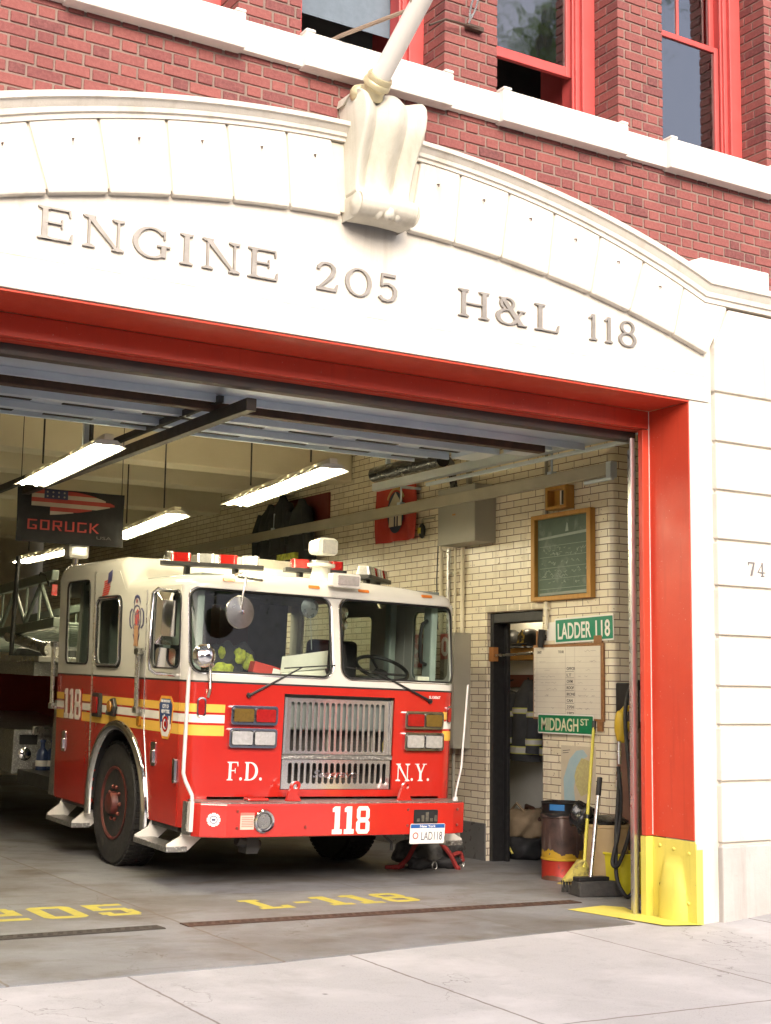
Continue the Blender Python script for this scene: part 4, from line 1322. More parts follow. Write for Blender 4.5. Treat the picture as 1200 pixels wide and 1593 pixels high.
# roof
b = MB()
st = [(.385, 2.292, .030), (.392, 2.335, .012), (.405, 2.352, .0), (.435, 2.372, 0), (.50, 2.382, 0), (.65, 2.386, 0), (1.0, 2.386, 0), (1.64, 2.386, 0), (1.67, 2.395, 0), (1.84, 2.585, 0), (1.88, 2.60, 0), (3.38, 2.60, 0), (3.47, 2.585, 0), (3.505, 2.55, .0), (3.51, 2.45, .02)]
NX = 14
def section(yt, zt_, ins):
    wmax = HW + .02
    yf = .385
    w = HF - .03 + math.sqrt(max(CR_ ** 2 - max(CR_ - (yt - yf), 0) ** 2, 0)) - (HF - .03 + CR_ - wmax) if yt - yf < CR_ else wmax
    w = min(w, wmax) - ins
    r = .085
    zl = zt_ - (.158 if yt > 1.75 else .115) if yt > .49 else min(2.285, zt_ - .005)
    pts = [(-w - .004, zl), (-w - .004, max(zt_ - r, zl + .001))]
    r = min(r, zt_ - zl)
    for a in (20, 40, 60, 80): pts.append((-w - .004 + r - r * math.cos(R(a)), zt_ - r + r * math.sin(R(a))))
    crown = (.010 if yt > 1.75 else .062) if yt > .42 else (.03 if yt > .40 else 0)
    for q in (-.6, -.25): pts.append((w * q, zt_ + crown * (1 - q * q)))
    return [(x - .045 * min(1, (yt - .385) / .2), z_) for (x, z_) in pts] + [(-x, z_) for (x, z_) in pts[::-1]]
rows = [section(*s_) for s_ in st]
n = len(rows[0])
for (yt, _, _), rw in zip(st, rows): b.v += [(x, yt, z_) for (x, z_) in rw]
for i in range(len(rows) - 1):
    for k in range(n - 1):
        b.f.append([i * n + k, i * n + k + 1, (i + 1) * n + k + 1, (i + 1) * n + k]); b.m.append(0)
b.f.append(list(range(n))); b.m.append(0); b.f.append([(len(rows) - 1) * n + k for k in range(n - 1, -1, -1)]); b.m.append(0)
b.build("cab_roof", TWHT, TK, smooth=35)
b = MB(); b.box(-1.10, 1.10, 3.42, 3.49, .45, 2.46); b.build("cab_back_wall", TWHT, TK)
b = MB()                                                            # louvred box in the roof recess
b.prism([(1.95, 2.46), (2.5, 2.46), (2.5, 2.71), (2.10, 2.71)], lambda a, c, h: (-.42 + h, a, c), 0, 1.2)
o = b.build("roof_equipment_box", mat("tan_grey_enamel", (.36, .345, .30), .4), TK, bevel=.012)
b = MB()
for i in range(5): b.box(-.30 + .0, -.12, 2.062 - i * .03, 2.067 - i * .03, 2.67 - i * .045, 2.682 - i * .045)
b.build("louvres", DARKM, o)
b = MB(); b.lathe([(.0, 0), (.06, 0), (.06, .03), (.05, .04), (.06, .05), (.05, .06), (.06, .07), (.05, .08), (.045, .12), (0, .125)], (-.62, 2.45, 2.61), n=20); b.build("roof_vent", STEEL, TK, smooth=40)

# marker lights on the brow
for x_ in (-.93, -.17, .30, .93):
    b = MB(); b.prism(rrect(x_ - .052, x_ + .052, 2.347, 2.372, .008), lambda a, c, h: (a, .402 - h - .0 + (c - 2.35) * .5, c), 0, .012); b.build("marker_light", mat("marker_amber", (.55, .17, .03), .3), TK, bevel=.003)

# white flood lamp on the brow
b = MB(); b.prism(rrect(-.045, .215, 2.37, 2.485, .02), lambda a, c, h: (a, .40 - h, c), 0, .09); o = b.build("brow_floodlight", WHITEP, TK, bevel=.012)
b = MB(); b.prism(rrect(.0, .20, 2.388, 2.468, .01), lambda a, c, h: (a, .40 - h, c), .091, .098); b.build("lens", LCLR, o, bevel=.004)

# dual quartz spotlight on a pedestal
b = MB(); b.lathe([(0, 0), (.10, 0), (.085, .05), (.075, .12), (.12, .125), (.12, .15), (.05, .16), (0, .16)], (.155, .90, 2.45), n=24); o = b.build("spotlight_pedestal", mat("pale_lamp_housing", (.62, .61, .57), .4), TK, smooth=40)
b = MB(); b.prism(rrect(-.095, .095, -.075, .075, .045), lambda a, c, h: (.155 + a * (1 - .9 * max(-h, 0)), .86 - h, 2.745 + c * (1 - 1.2 * max(-h, 0))), -.13, .07); hd = b.build("spotlight_head", mat("pale_lamp_housing", (.62, .61, .57), .4), o, bevel=.02, segs=3)
b = MB(); b.prism(rrect(-.06, .09, -.06, .06, .02), lambda a, c, h: (.155 + a, .86 - h, 2.745 + c), .071, .08); b.build("lens", LCLR, hd, bevel=.004)
b = MB(); b.lathe([(0, 0), (.03, 0), (.03, .16), (0, .16)], (-1.20, 3.42, 2.56), n=12); o = b.build("rear_spotlight", CHROME, TK, smooth=40)
b = MB(); b.prism(rrect(-.13, .13, -.10, .10, .03), lambda a, c, h: (-1.20 + a * .75, 3.40 - h * .7, 2.75 + c * .8), -.12, .10); hd = b.build("rear_spotlight_head", mat("grey_lamp_housing", (.42, .41, .37), .4), o, bevel=.02)
b = MB(); b.prism(rrect(-.10, .10, -.07, .07, .02), lambda a, c, h: (-1.20 + a * .75, 3.40 - h * .7, 2.75 + c * .8), .101, .11); b.build("lens", LCLR, hd, bevel=.004)

# emergency light bars
def lightbar(p0, p1, lenses, z_, nm="light_bar"):
    d_ = Vector((p1[0] - p0[0], p1[1] - p0[1], 0)); L = d_.length; d_.normalize(); nrm = Vector((d_.y, -d_.x, 0))
    def F(a, c, h): return (p0[0] + d_.x * a + nrm.x * c, p0[1] + d_.y * a + nrm.y * c, z_ + h)
    b = MB(); b.prism(rrect(0, L, -.09, .09, .03), F, 0, .035); b.box(0, 1, 0, 1, 0, 1, Matrix.Translation((p0[0] + d_.x * L * .25, p0[1] + d_.y * L * .25, 2.44)) @ Matrix.Diagonal((.04, .06, z_ - 2.44, 1))); b.box(0, 1, 0, 1, 0, 1, Matrix.Translation((p0[0] + d_.x * L * .72, p0[1] + d_.y * L * .72, 2.44)) @ Matrix.Diagonal((.04, .06, z_ - 2.44, 1)))
    o = b.build(nm, BLACK, TK, bevel=.006)
    for (a0, a1, m_) in lenses:
        b = MB(); b.prism(rrect(a0 * L, a1 * L, -.07, .075, .03), lambda a, c, h: F(a + (0), c * (1 - .25 * (h > .05)), h), .036, .115)
        b.build("lens", m_, o, bevel=.018, segs=3)
    return o
lightbar((-1.02, 1.66), (-.20, 1.30), [(.10, .29, LRED), (.35, .52, LCLR), (.56, .74, LRED), (.78, .95, LCLR)], 2.535)
lightbar((.02, 1.34), (.55, 1.18), [(.10, .40, LRED), (.44, .72, LCLR), (.75, .95, LRED)], 2.545)
lightbar((.60, .98), (1.10, 1.44), [(.08, .34, LCLR), (.36, .52, LRED), (.55, .70, LCLR), (.73, .94, LRED)], 2.515)

# grille
GRI = MB()
slots_u = [rrect(-.345 + i * .0525 - .016, -.345 + i * .0525 + .016, 1.035, 1.425, .016, 3) for i in range(17)]
GRI.prism([(-.405, 1.012), (.555, 1.012), (.555, 1.455), (-.405, 1.455)], lambda a, c, h: (a, .318 - h + (c - 1.012) * .03, c), 0, .010, slots_u)
slots_l = [rrect(-.355 + i * .0545 - .017, -.355 + i * .0545 + .017, .78, .945, .017, 3) for i in range(17)]
GRI.prism([(-.43, .737), (.57, .737), (.57, .972), (-.43, .972)], lambda a, c, h: (a, .308 - h, c), 0, .010, slots_l)
MIRST = mat("polished_stainless", (.84, .83, .82), .16, .85, c2=(.76, .75, .74), scale=3, rvar=.04, bump=.04, bscale=5)
GR = GRI.build("grille", MIRST, TK, bevel=.0015, segs=1)
b = MB(); b.box(-.44, .58, .285, .42, .976, 1.008); b.build("grille_shelf", TREAD, GR)
b = MB(); b.box(-.43, -.408, .295, .42, 1.012, 1.46); b.box(.558, .575, .295, .42, 1.012, 1.46); build_each(b, "grille_cheek", MIRST, GR)
b = MB(); b.box(-.60, .75, .52, .56, .66, 1.52); b.box(-.445, .585, .33, .52, 1.487, 1.50); b.box(-.46, -.447, .33, .52, .7, 1.5); b.box(.587, .6, .33, .52, .7, 1.5)
def core_mat():
    m, nt, p = newmat("radiator_mesh")
    co = objco(nt, (1, 1, 1)); ck = nt.nodes.new("ShaderNodeTexBrick"); mp = nt.nodes.new("ShaderNodeMapping"); mp.inputs['Rotation'].default_value = (R(90), 0, 0)
    nt.links.new(co, mp.inputs[0]); nt.links.new(mp.outputs[0], ck.inputs[0])
    ck.offset = 0; ck.inputs['Scale'].default_value = 1; ck.inputs['Brick Width'].default_value = .0125; ck.inputs['Row Height'].default_value = .0125; ck.inputs['Mortar Size'].default_value = .0022
    ck.inputs['Color1'].default_value = (.006, .006, .006, 1); ck.inputs['Color2'].default_value = (.01, .01, .01, 1); ck.inputs['Mortar'].default_value = (.10, .092, .08, 1)
    nt.links.new(ck.outputs[0], p.inputs['Base Color']); p.inputs['Roughness'].default_value = .5
    return m
b.build("radiator_core", core_mat(), GR)
b = MB(); b.box(-.40, .55, .44, .515, 1.36, 1.395); b.box(.05, .085, .45, .515, 1.0, 1.36); b.box(.47, .50, .44, .515, 1.0, 1.36); b.build("radiator_bar", GREYP, GR)
b = MB(); b.tube([(.56, .40, 1.38), (.555, .38, 1.25), (.57, .39, 1.17), (.545, .38, 1.10), (.555, .39, 1.03)], .006, 6); b.build("yellow_cable", YELP, GR, smooth=60)
b = MB(); sans(b, "Seagrave", lambda a, c, h: (-.155 + a + c * .35, .2975 - h, .832 + c), .058, width=.40, depth=.012, bold=.015); b.build("script_lettering", CHROME, GR)

# front lettering
def FRT(x0_, z0_): return lambda a, c, h: (x0_ + a, plan(x0_ + a)[1] - .001 - h, z0_ + c)
def front_word(txt, x0_):
    x_ = x0_
    for k in range(len(txt)):
        b = MB(); x_ = x0_ + (x_ - x0_); n_ = write(b, txt[k], FRT(x_, .805), .142, sx=.88, gap=.06, depth=.003, T=.17); b.build("front_letter", OFFW, TK); x_ += n_
front_word("F.D.", -.905); front_word("N.Y.", .622)
b = MB(); sans(b, "SL13006T", FRT(.925, 1.492), .022, width=.115, depth=.001, bold=.02); b.build("fleet_number", OFFW, TK)

# head lamps: four chromed units of two lenses
def headlamp(x0_, x1_, z0_, z1_, lenses):
    yy = Y0 - .004
    b = MB(); b.prism(rrect(x0_, x1_, z0_, z1_, .025), lambda a, c, h: (a, yy - h + .014 * (abs(a) / HF) ** 2, c), -.01, .035, [])
    o = b.build("headlight", CHROME, TK, bevel=.012, segs=3)
    w = (x1_ - x0_ - .065) / 2
    for k, m_ in enumerate(lenses):
        xa = x0_ + .022 + k * (w + .021)
        b = MB(); b.prism(rrect(xa, xa + w, z0_ + .024, z1_ - .024, .014), lambda a, c, h: (a, yy - .032 - h + .014 * (abs(a) / HF) ** 2, c), 0, .014); b.build("lens", m_, o, bevel=.008, segs=3)
        b = MB(); b.prism(rrect(xa - .008, xa + w + .008, z0_ + .016, z1_ - .016, .018), lambda a, c, h: (a, yy - .034 - h + .014 * (abs(a) / HF) ** 2, c), 0, .004, [rrect(xa, xa + w, z0_ + .024, z1_ - .024, .014)]); b.build("bezel", mat("dark_bezel", (.10, .10, .10), .3, .8), o)
headlamp(-.912, -.512, 1.235, 1.382, (LDRK, LRED)); headlamp(-.918, -.510, 1.058, 1.208, (LCLR, LCLR))
headlamp(.672, 1.06, 1.235, 1.382, (LRED, LDRK)); headlamp(.676, 1.07, 1.058, 1.208, (LCLR, LCLR))
for sg in (-1, 1):
    b = MB(); b.prism(rrect(-.028, .028, -.075, .075, .027), lambda a, c, h: P(sg * (HF + .07) + a, 1.36 + c, h), 0, .018); o = b.build("corner_marker", CHROME, TK, bevel=.006)
    b = MB(); b.prism(rrect(-.019, .019, -.062, .062, .018), lambda a, c, h: P(sg * (HF + .07) + a, 1.36 + c, h), .0185, .026); b.build("lens", LRED, o, bevel=.005)
    b = MB(); b.prism(rrect(-.022, .022, -.095, .095, .02), lambda a, c, h: P(sg * (UC + .02) + a, .86 + c, h), 0, .03); b.build("folding_step", CHROME, TK, bevel=.008)

# wipers
for (a, b_) in (((-.76, 1.462), (-.30, 1.70)), ((.93, 1.47), (.40, 1.69))):
    A_ = Vector(P(a[0], a[1], .02)); B_ = Vector(P(b_[0], b_[1], .02))
    b = MB(); b.lathe([(0, 0), (.022, 0), (.018, .02), (0, .02)], A_ + Vector((0, .015, 0)), (0, -1, 0), 12); b.tube([A_, A_.lerp(B_, .4), B_], [.011, .009, .006], 6)
    d_ = (B_ - A_).normalized(); q = Vector((math.copysign(1, B_.x - A_.x), 0, .06)).normalized()
    b.tube([B_ - q * .16 + Vector((0, .0, -.004)), B_ + q * .30 + Vector((0, 0, .012))], .006, 6); b.build("wiper", BLACK, TK)

# bumper
BP = [(-1.215, .32), (-1.24, .14), (-1.20, .075), (-1.02, .0), (1.02, .0), (1.155, .045), (1.175, .09), (1.175, .32)]
pocket = None
b = MB(); b.prism([(x_, y) for (x_, y) in BP], lambda a, c, h: (a, c, .402 + h), 0, .250)
BU = b.build("bumper", TRED, TK, bevel=.010, segs=3)
b = MB(); b.prism([(x_ * .99, y + .012) for (x_, y) in BP], lambda a, c, h: (a, c, .653 + h), 0, .008); b.build("bumper_tread", TREAD, BU)
b = MB(); b.box(-1.244, -1.2165, .155, .315, .405, .648); b.build("bumper_end_plate", TREAD, BU)
BF = lambda x0_, z0_: (lambda a, c, h: (x0_ + a, -.0008 - h, z0_ + c))
b = MB(); write(b, "118", BF(-.115, .418), .212, sx=.82, gap=.06, depth=.003, glyph=block_glyph); b.build("bumper_number", OFFW, BU)
b = MB(); b.lathe([(.068, .0), (.082, .0), (.088, .012), (.080, .024), (.066, .022), (.058, .004), (.050, -.03), (0, -.03)], (-.71, -.001, .523), (0, -1, 0), 32); o = b.build("air_horn", CHROME, BU, smooth=40)
b = MB(); b.lathe([(0, .004), (.055, .006)], (-.71, -.001, .523), (0, -1, 0), 32); b.lathe([(.045, .0065), (.05, .0072)], (-.71, -.001, .523), (0, -1, 0), 32); b.build("horn_mouth", STEEL, o, smooth=40)
b = MB(); b.prism([(0, 0), (.115, 0), (.115, .125), (0, .125)], BF(-.905, .463), 0, .0015); o = b.build("warning_label", mat("aged_label", (.62, .50, .42), .6), BU)
b = MB()
for i in range(6): b.prism([(.01, .02 + i * .013), (.105, .02 + i * .013), (.105, .026 + i * .013), (.01, .026 + i * .013)], BF(-.905, .463), .0016, .002)
b.prism([(0, .105), (.115, .105), (.115, .125), (0, .125)], BF(-.905, .463), .0016, .0021); b.build("label_print", mat("label_red_print", (.45, .18, .14), .6), o)
ch = Vector((-1.02, 0, 0)); cd = (Vector((-1.20, .075, 0)) - ch).normalized(); cn = Vector((cd.y, -cd.x, 0)) if cd.y * 1 < 0 else Vector((-cd.y, cd.x, 0))
cn = Vector((-abs(cd.y), -abs(cd.x), 0))
def CHF(a, c, h): q = ch + cd * (.095 + a) + cn * (.001 + h); return (q.x, q.y, .535 + c)
mc2 = []
for q in range(8):
    mc2 += [(.052 * math.cos(R(45 * q - 14)), .052 * math.sin(R(45 * q - 14))), (.052 * math.cos(R(45 * q + 14)), .052 * math.sin(R(45 * q + 14))), (.044 * math.cos(R(45 * q + 22)), .044 * math.sin(R(45 * q + 22)))]
b = MB(); b.prism(mc2, CHF, 0, .002); o = b.build("maltese_emblem", OFFW, BU)
b = MB(); b.prism(circ(0, 0, .030, 20), CHF, .0022, .003, [circ(0, 0, .024, 20)]); b.prism([(-.014, -.008), (.014, -.008), (.014, .008), (-.014, .008)], CHF, .0022, .0031); b.build("emblem_print", NAVY, o)
b = MB()
for x_ in (-.93, -.35, .58, 1.06):
    for z_ in (.475, .60):
        if x_ == -.35 and z_ > .55: continue
        b.lathe([(0, 0), (.012, 0), (.010, .007), (0, .008)], (x_, -.0005, z_), (0, -1, 0), 8)
b.build("bumper_bolts", mat("bolt_red", (.20, .03, .02), .5), BU)
b = MB(); b.prism(rrect(.635, .865, .49, .60, .012), lambda a, c, h: (a, -.001 - h, c), 0, .006, [rrect(.65, .85, .50, .59, .008)]); b.box(.648, .852, -.0030, -.0015, .498, .592); b.build("plate_pocket", BLACKM, BU)
b = MB()
for i in range(5): b.box(.665 + i * .042, .69 + i * .042, -.010, -.0035, .505, .53 + .05 * ((i * 7) % 3) / 2)
b.build("pocket_fittings", mat("pocket_grime", (.12, .11, .08), .6, c2=(.03, .03, .03), scale=40), BU)
b = MB(); b.prism(rrect(.592, .925, .332, .490, .012), lambda a, c, h: (a, -.018 - h - (c - .33) * .05, c), 0, .003); LP = b.build("licence_plate", WHITEP, BU)
b = MB(); b.prism([(.596, .455), (.921, .455), (.921, .486), (.596, .486)], lambda a, c, h: (a, -.0212 - h - (c - .33) * .05, c), 0, .001); b.build("plate_header", mat("plate_blue", (.02, .10, .34), .4), LP)
b = MB(); sans(b, "New York", lambda a, c, h: (.758 + a, -.0225 - h - (c + .13) * .05, .461 + c), .020, width=.15, depth=.0006, align='C', bold=.02); b.build("plate_state", OFFW, LP)
b = MB(); sans(b, "LAD118", lambda a, c, h: (.80 + a, -.0215 - h - (c + .03) * .05, .360 + c), .068, width=.20, depth=.0008, align='C', bold=.0); b.build("plate_number", mat("plate_ink", (.05, .055, .10), .5), LP)
b = MB(); b.prism(circ(.645, .395, .028, 16), lambda a, c, h: (a, -.0215 - h - (c - .33) * .05, c), 0, .0006, [circ(.645, .395, .018, 16)]); b.build("plate_symbol", mat("plate_red", (.40, .10, .09), .5), LP)
# tow eyes
for x_ in (-.42, .60):
    b = MB(); sh = [(-.05, 0), (.085, 0), (.06, .03), (.035, .05)] + [(.0 + .042 * math.cos(R(a)), .112 + .042 * math.sin(R(a))) for a in range(-20, 201, 20)] + [(-.045, .08)]
    b.prism(sh, lambda a, c, h: (x_ + a + c * .25, .11 + h, .661 + c), 0, .03, [circ(.0, .112, .02, 12)]); b.build("tow_eye", TRED, BU, bevel=.004)
b = MB(); b.box(-.80, -.62, .10, .20, .661, .685); b.build("bumper_pad", TRED, BU, bevel=.01)
# corner guide rods / handrails
b = MB(); b.tube([(1.10, .10, .66), (1.105, .10, .73), (1.15, .10, .93), (1.20, .12, 1.62)], .009, 10); b.lathe([(0, 0), (.025, 0), (.02, .03), (0, .03)], (1.10, .10, .66), n=12); b.build("guide_rod", mat("pale_grey_enamel", (.60, .58, .57)), TK, smooth=40)
b = MB(); b.tube([(-1.262, .30, 1.66), (-1.27, .29, 1.60), (-1.275, .27, .86), (-1.265, .24, .80), (-1.235, .17, .70), (-1.232, .165, .60)], .015, 12); b.box(-1.275, -1.2445, .10, .15, .44, .66); b.build("corner_handrail", mat("pale_grey_enamel", (.60, .58, .57), .35, .2), TK, smooth=40)
b = MB(); b.tube([P(-HF - .03, 1.70, .05), P(-HF - .03, 1.50, .05), P(-HF - .03, 1.44, .0)], .012, 8); b.tube([(-1.20, .15, 1.735), (-1.19, .16, 1.70), (-1.13, .20, 1.695), (-1.09, .235, 1.69), P(-HF - .03, 1.66, .05)], .011, 8)
mr = b.build("corner_mirror", STEEL, TK, smooth=40)
b = MB(); b.lathe([(0, .03), (.055, .022), (.088, .0), (.09, -.008), (0, -.008)], (-1.21, .155, 1.752), (-.25, -1, .05), 28); b.build("mirror_back", CHROME, mr, smooth=50)

# wing mirror on looped tube
for sg in (-1,):
    X = lambda a: sg * a
    b = MB(); b.tube([(X(1.22), .62, 2.25), (X(1.46), .56, 2.26), (X(1.505), .54, 2.22), (X(1.515), .52, 1.70), (X(1.50), .52, 1.63), (X(1.45), .53, 1.60), (X(1.22), .55, 1.59)], .013, 10); o = b.build("wing_mirror", CHROME, TK, smooth=40)
    b = MB(); b.prism(rrect(-.115, .115, -.205, .205, .02), lambda a, c, h: (X(1.365) + a * 1.08 * (1 - 5.5 * max(h, 0)) * .95 + h * .30 * sg, .54 - a * (1 - 5.5 * max(h, 0)) * .30 * sg - h * .95, 2.03 + c * (1 - 4.2 * max(h, 0))), -.035, .0); b.prism(rrect(-.114, .114, -.204, .204, .02), lambda a, c, h: (X(1.365) + a * 1.08 * (1 - 5.5 * max(h, 0)) * .95 + h * .30 * sg, .54 - a * (1 - 5.5 * max(h, 0)) * .30 * sg - h * .95, 2.03 + c * (1 - 4.2 * max(h, 0))), .0005, .075); hd = b.build("mirror_head", CHROME, o, bevel=.006, segs=2)
    b = MB(); b.prism(rrect(-.105, .105, -.075, .075, .03), lambda a, c, h: (X(1.375) + a * .93 + h * .36 * sg, .53 + a * .36 * sg * -1 - h * .93, 1.725 + c), -.03, .035); b.build("convex_mirror", CHROME, o, bevel=.03, segs=3)
# hanging disc mirror on the brow
b = MB(); b.tube([(-.90, .36, 2.40), (-.90, .18, 2.42), (-.90, .15, 2.36), (-.92, .15, 2.24), (-.925, .155, 2.12)], .010, 8); b.tube([(-.90, .30, 2.385), (-.66, .36, 2.375)], .012, 8); o = b.build("brow_mirror", STEEL, TK, smooth=40)
b = MB(); b.lathe([(0, .02), (.03, .018), (.125, .003), (.13, -.006), (.12, -.015), (0, -.02)], (-.925, .17, 2.10), (.12, -1, .05), 36); hd = b.build("disc_mirror", mat("spun_steel", (.36, .36, .35), .32, .9, c2=(.24, .24, .235), scale=6), o, smooth=40)
b = MB(); b.lathe([(0, 0), (.018, 0), (.015, .02), (0, .022)], (-.922, .15, 2.10), (.12, -1, .05), 12); b.build("hub_bolt", CHROME, hd, smooth=40)

# cab interior
b = MB(); b.box(-1.12, 1.12, .45, 3.40, .55, .62); b.box(-.40, .40, .62, 2.6, .62, 1.30); b.build("cab_floor", CABI, TK)
b = MB(); b.prism([(.36, 1.20), (.36, 1.585), (.60, 1.60), (.80, 1.54), (.86, 1.40), (.80, 1.20)], lambda a, c, h: (h, a, c), -1.12, 1.12); b.build("dashboard", mat("dash_grey", (.20, .23, .215), .65, c2=(.16, .19, .18), scale=10), TK, bevel=.02)
b = MB(); b.box(-1.12, .36, 2.5, 2.55, .62, 2.44); b.box(-1.10, 1.10, 3.36, 3.40, .62, 2.45); b.box(-1.12, 1.12, .50, 3.35, 2.36, 2.41); b.build("cab_bulkhead", CABI, TK)
for sg in (-1, 1):
    b = MB(); b.box(min(sg * 1.07, sg * 1.135), max(sg * 1.07, sg * 1.135), .52, .66, 1.60, 2.35); b.box(min(sg * 1.06, sg * 1.13), max(sg * 1.06, sg * 1.13), 1.20, 1.30, 1.2, 2.38); b.build("pillar_trim", CABP, TK, bevel=.015)
    b = MB(); b.box(sg * .78 - .25, sg * .78 + .25, 1.25, 1.75, 1.0, 1.25); b.box(sg * .78 - .25, sg * .78 + .25, 1.70, 1.85, 1.2, 1.98); b.build("cab_seat", SEATM, TK, bevel=.05, segs=3)
b = MB(); b.box(-.28, .02, 2.0, 2.2, 1.3, 2.25); b.build("equipment_cabinet", mat("brown_cabinet", (.20, .115, .09), .6), TK, bevel=.01)
b = MB()
tx = Vector((0, -.45, .9)).normalized(); c0 = Vector((.80, .88, 1.73)); e1 = Vector((1, 0, 0)); e2 = tx.cross(e1)
b.tube([c0 + .235 * (math.cos(R(a)) * e1 + math.sin(R(a)) * e2) for a in range(0, 360, 12)], .017, 8, closed=True)
for a in (90, 210, 330): b.tube([c0 - tx * .05, c0 + .23 * (math.cos(R(a)) * e1 + math.sin(R(a)) * e2)], .012, 6)
b.lathe([(0, 0), (.07, 0), (.06, .03), (0, .035)], c0 - tx * .06, tx, 20); b.tube([c0 - tx * .06, c0 - tx * .45], .03, 8)
b.build("steering_wheel", BLACK, TK, smooth=40)
b = MB(); b.tube([(1.06, .58, 2.16), (1.0, .56, 2.13), (.985, .56, 2.04), (.985, .56, 1.88), (1.0, .56, 1.80), (1.06, .58, 1.78)], .016, 8); b.build("pillar_grab_handle", BLACK, TK, smooth=40)
b = MB(); b.tube([(-.16, .48, 2.32), (-.16, .48, 2.24)], .012, 8); b.lathe([(0, .012), (.035, .01), (.085, .0), (.085, -.01), (0, -.014)], (-.16, .47, 2.19), (.1, -1, 0), 28); b.tube([(-.15, .47, 2.11), (-.13, .46, 1.85)], .004, 5); b.build("cab_fan", mat("fan_metal", (.30, .33, .31), .3, .7), TK, smooth=40)
b = MB(); b.lathe([(0, .01), (.05, 0), (0, -.01)], (.16, .47, 2.17), (.2, -1, 0), 20); b.lathe([(0, .01), (.045, 0), (0, -.01)], (.165, .47, 2.07), (.2, -1, 0), 20); b.tube([(.15, .48, 2.3), (.15, .48, 2.15)], .009, 6); b.build("interior_mirrors", CHROME, TK, smooth=40)

# wheels: steer axle, and the rear axles beyond
def wheel(x_, y_, sg, nm="wheel"):
    W = thing(nm, None, None, (x_, y_, .478), parent=TK)
    b = MB()
    RO, RI = .523, .30
    prof = [(RI - .01, -.27), (RI + .03, -.285), (.42, -.29), (.49, -.275), (.515, -.245), (RO, -.21), (RO, -.06), (.516, -.03), (.50, .0), (.42, .012), (.34, .004), (RI, -.012)]
    b.lathe(prof, (0, 0, 0), (sg, 0, 0), 64)
    for k in range(64):                                                   # tread lugs
        a = 2 * math.pi * k / 64
        for h_ in (-.235, -.165, -.095, -.035):
            c_, s_ = math.cos(a + h_ * .3), math.sin(a + h_ * .3)
            M_ = Matrix(((sg * 1, 0, 0, sg * h_), (0, c_, -s_, RO * c_), (0, s_, c_, RO * s_), (0, 0, 0, 1)))
            b.box(-.026, .026, -.006, .007, -.017, .017, M_)
    b.build("tyre", RUBBER, W, smooth=35)
    b = MB()
    b.lathe([(.302, -.02), (.312, .002), (.300, .006), (.285, -.01), (.27, -.05), (.25, -.10), (.20, -.115), (.185, -.07), (.165, -.05), (.10, -.045), (.095, .03), (.085, .045), (.0, .05)], (0, 0, 0), (sg, 0, 0), 48)
    b.build("rim", mat("red_wheel_paint", (.13, .022, .016), .5, c2=(.035, .014, .012), scale=9), W, smooth=35)
    b = MB()
    for k in range(10):
        a = R(36 * k); b.lathe([(0, .0), (.018, 0), (.018, .05), (.012, .06), (0, .06)], (sg * -.052, .14 * math.cos(a), .14 * math.sin(a)), (sg, 0, 0), 6)
    b.build("wheel_nuts", mat("worn_red_steel", (.16, .04, .03), .45, .4), W)
    return W
for sg in (-1, 1): wheel(sg * 1.195, 1.95, sg)
for sg in (-1, 1): wheel(sg * 1.195, 7.6, sg)
b = MB(); b.tube([(-.95, 1.95, .48), (.95, 1.95, .48)], .07, 10); b.tube([(-.95, 7.6, .48), (.95, 7.6, .48)], .09, 10); b.box(-.45, -.35, .5, 11, .5, .72); b.box(.35, .45, .5, 11, .5, .72); b.build("chassis", BLACKM, TK)
b = MB(); b.tube([(-.78, .30, .36), (-.60, .30, .30)], .05, 10); b.box(-.72, -.62, .25, .40, .25, .40); b.tube([(.50, .3, .40), (.62, .3, .30), (.62, .3, .24)], .012, 6); build_each(b, "underbody_fitting", DARKM, TK)

# rear body
b = MB(); b.box(-1.19, 1.19, 3.68, 4.84, .42, .55); b.box(-.80, .80, 3.68, 4.84, .55, 1.6); b.build("pump_bay", DARKM, TK)
b = MB(); b.box(-1.25, -.62, 4.86, 6.2, .50, .955); b.build("body_step_box", TREAD, TK, bevel=.008)
b = MB(); b.prism([(4.855, .957), (6.6, .957), (6.6, 1.09)], lambda a, c, h: (h, a, c), -1.36, -.5); b.build("sloped_tread_top", TREAD, TK)
b = MB(); b.box(-1.19, -1.0, 4.850, 4.858, .80, .90); b.build("dark_vent", BLACKM, TK)
b = MB(); b.lathe([(0, .02), (.05, .018), (.068, .006), (.068, 0), (0, 0)], (-1.125, 4.855, .70), (0, -1, 0), 28); b.build("body_lamp", CHROME, TK, smooth=40)
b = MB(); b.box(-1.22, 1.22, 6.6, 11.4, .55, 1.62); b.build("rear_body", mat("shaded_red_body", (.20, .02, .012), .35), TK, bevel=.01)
b = MB(); b.box(-1.22, 1.22, 4.3, 11.4, 1.66, 1.72); b.build("deck", STEEL, TK, bevel=.005)
b = MB(); b.box(-1.20, 1.2, 4.5, 11.3, 1.52, 1.655); b.build("deck_edge_tread", TREAD, TK)
b = MB(); b.prism([(3.505, .40), (3.66, .40), (3.66, 1.30), (3.505, 1.30)], lambda a, c, h: (-1.225 + h, a, c), 0, .05); b.build("cab_rear_tread", TREAD, TK)
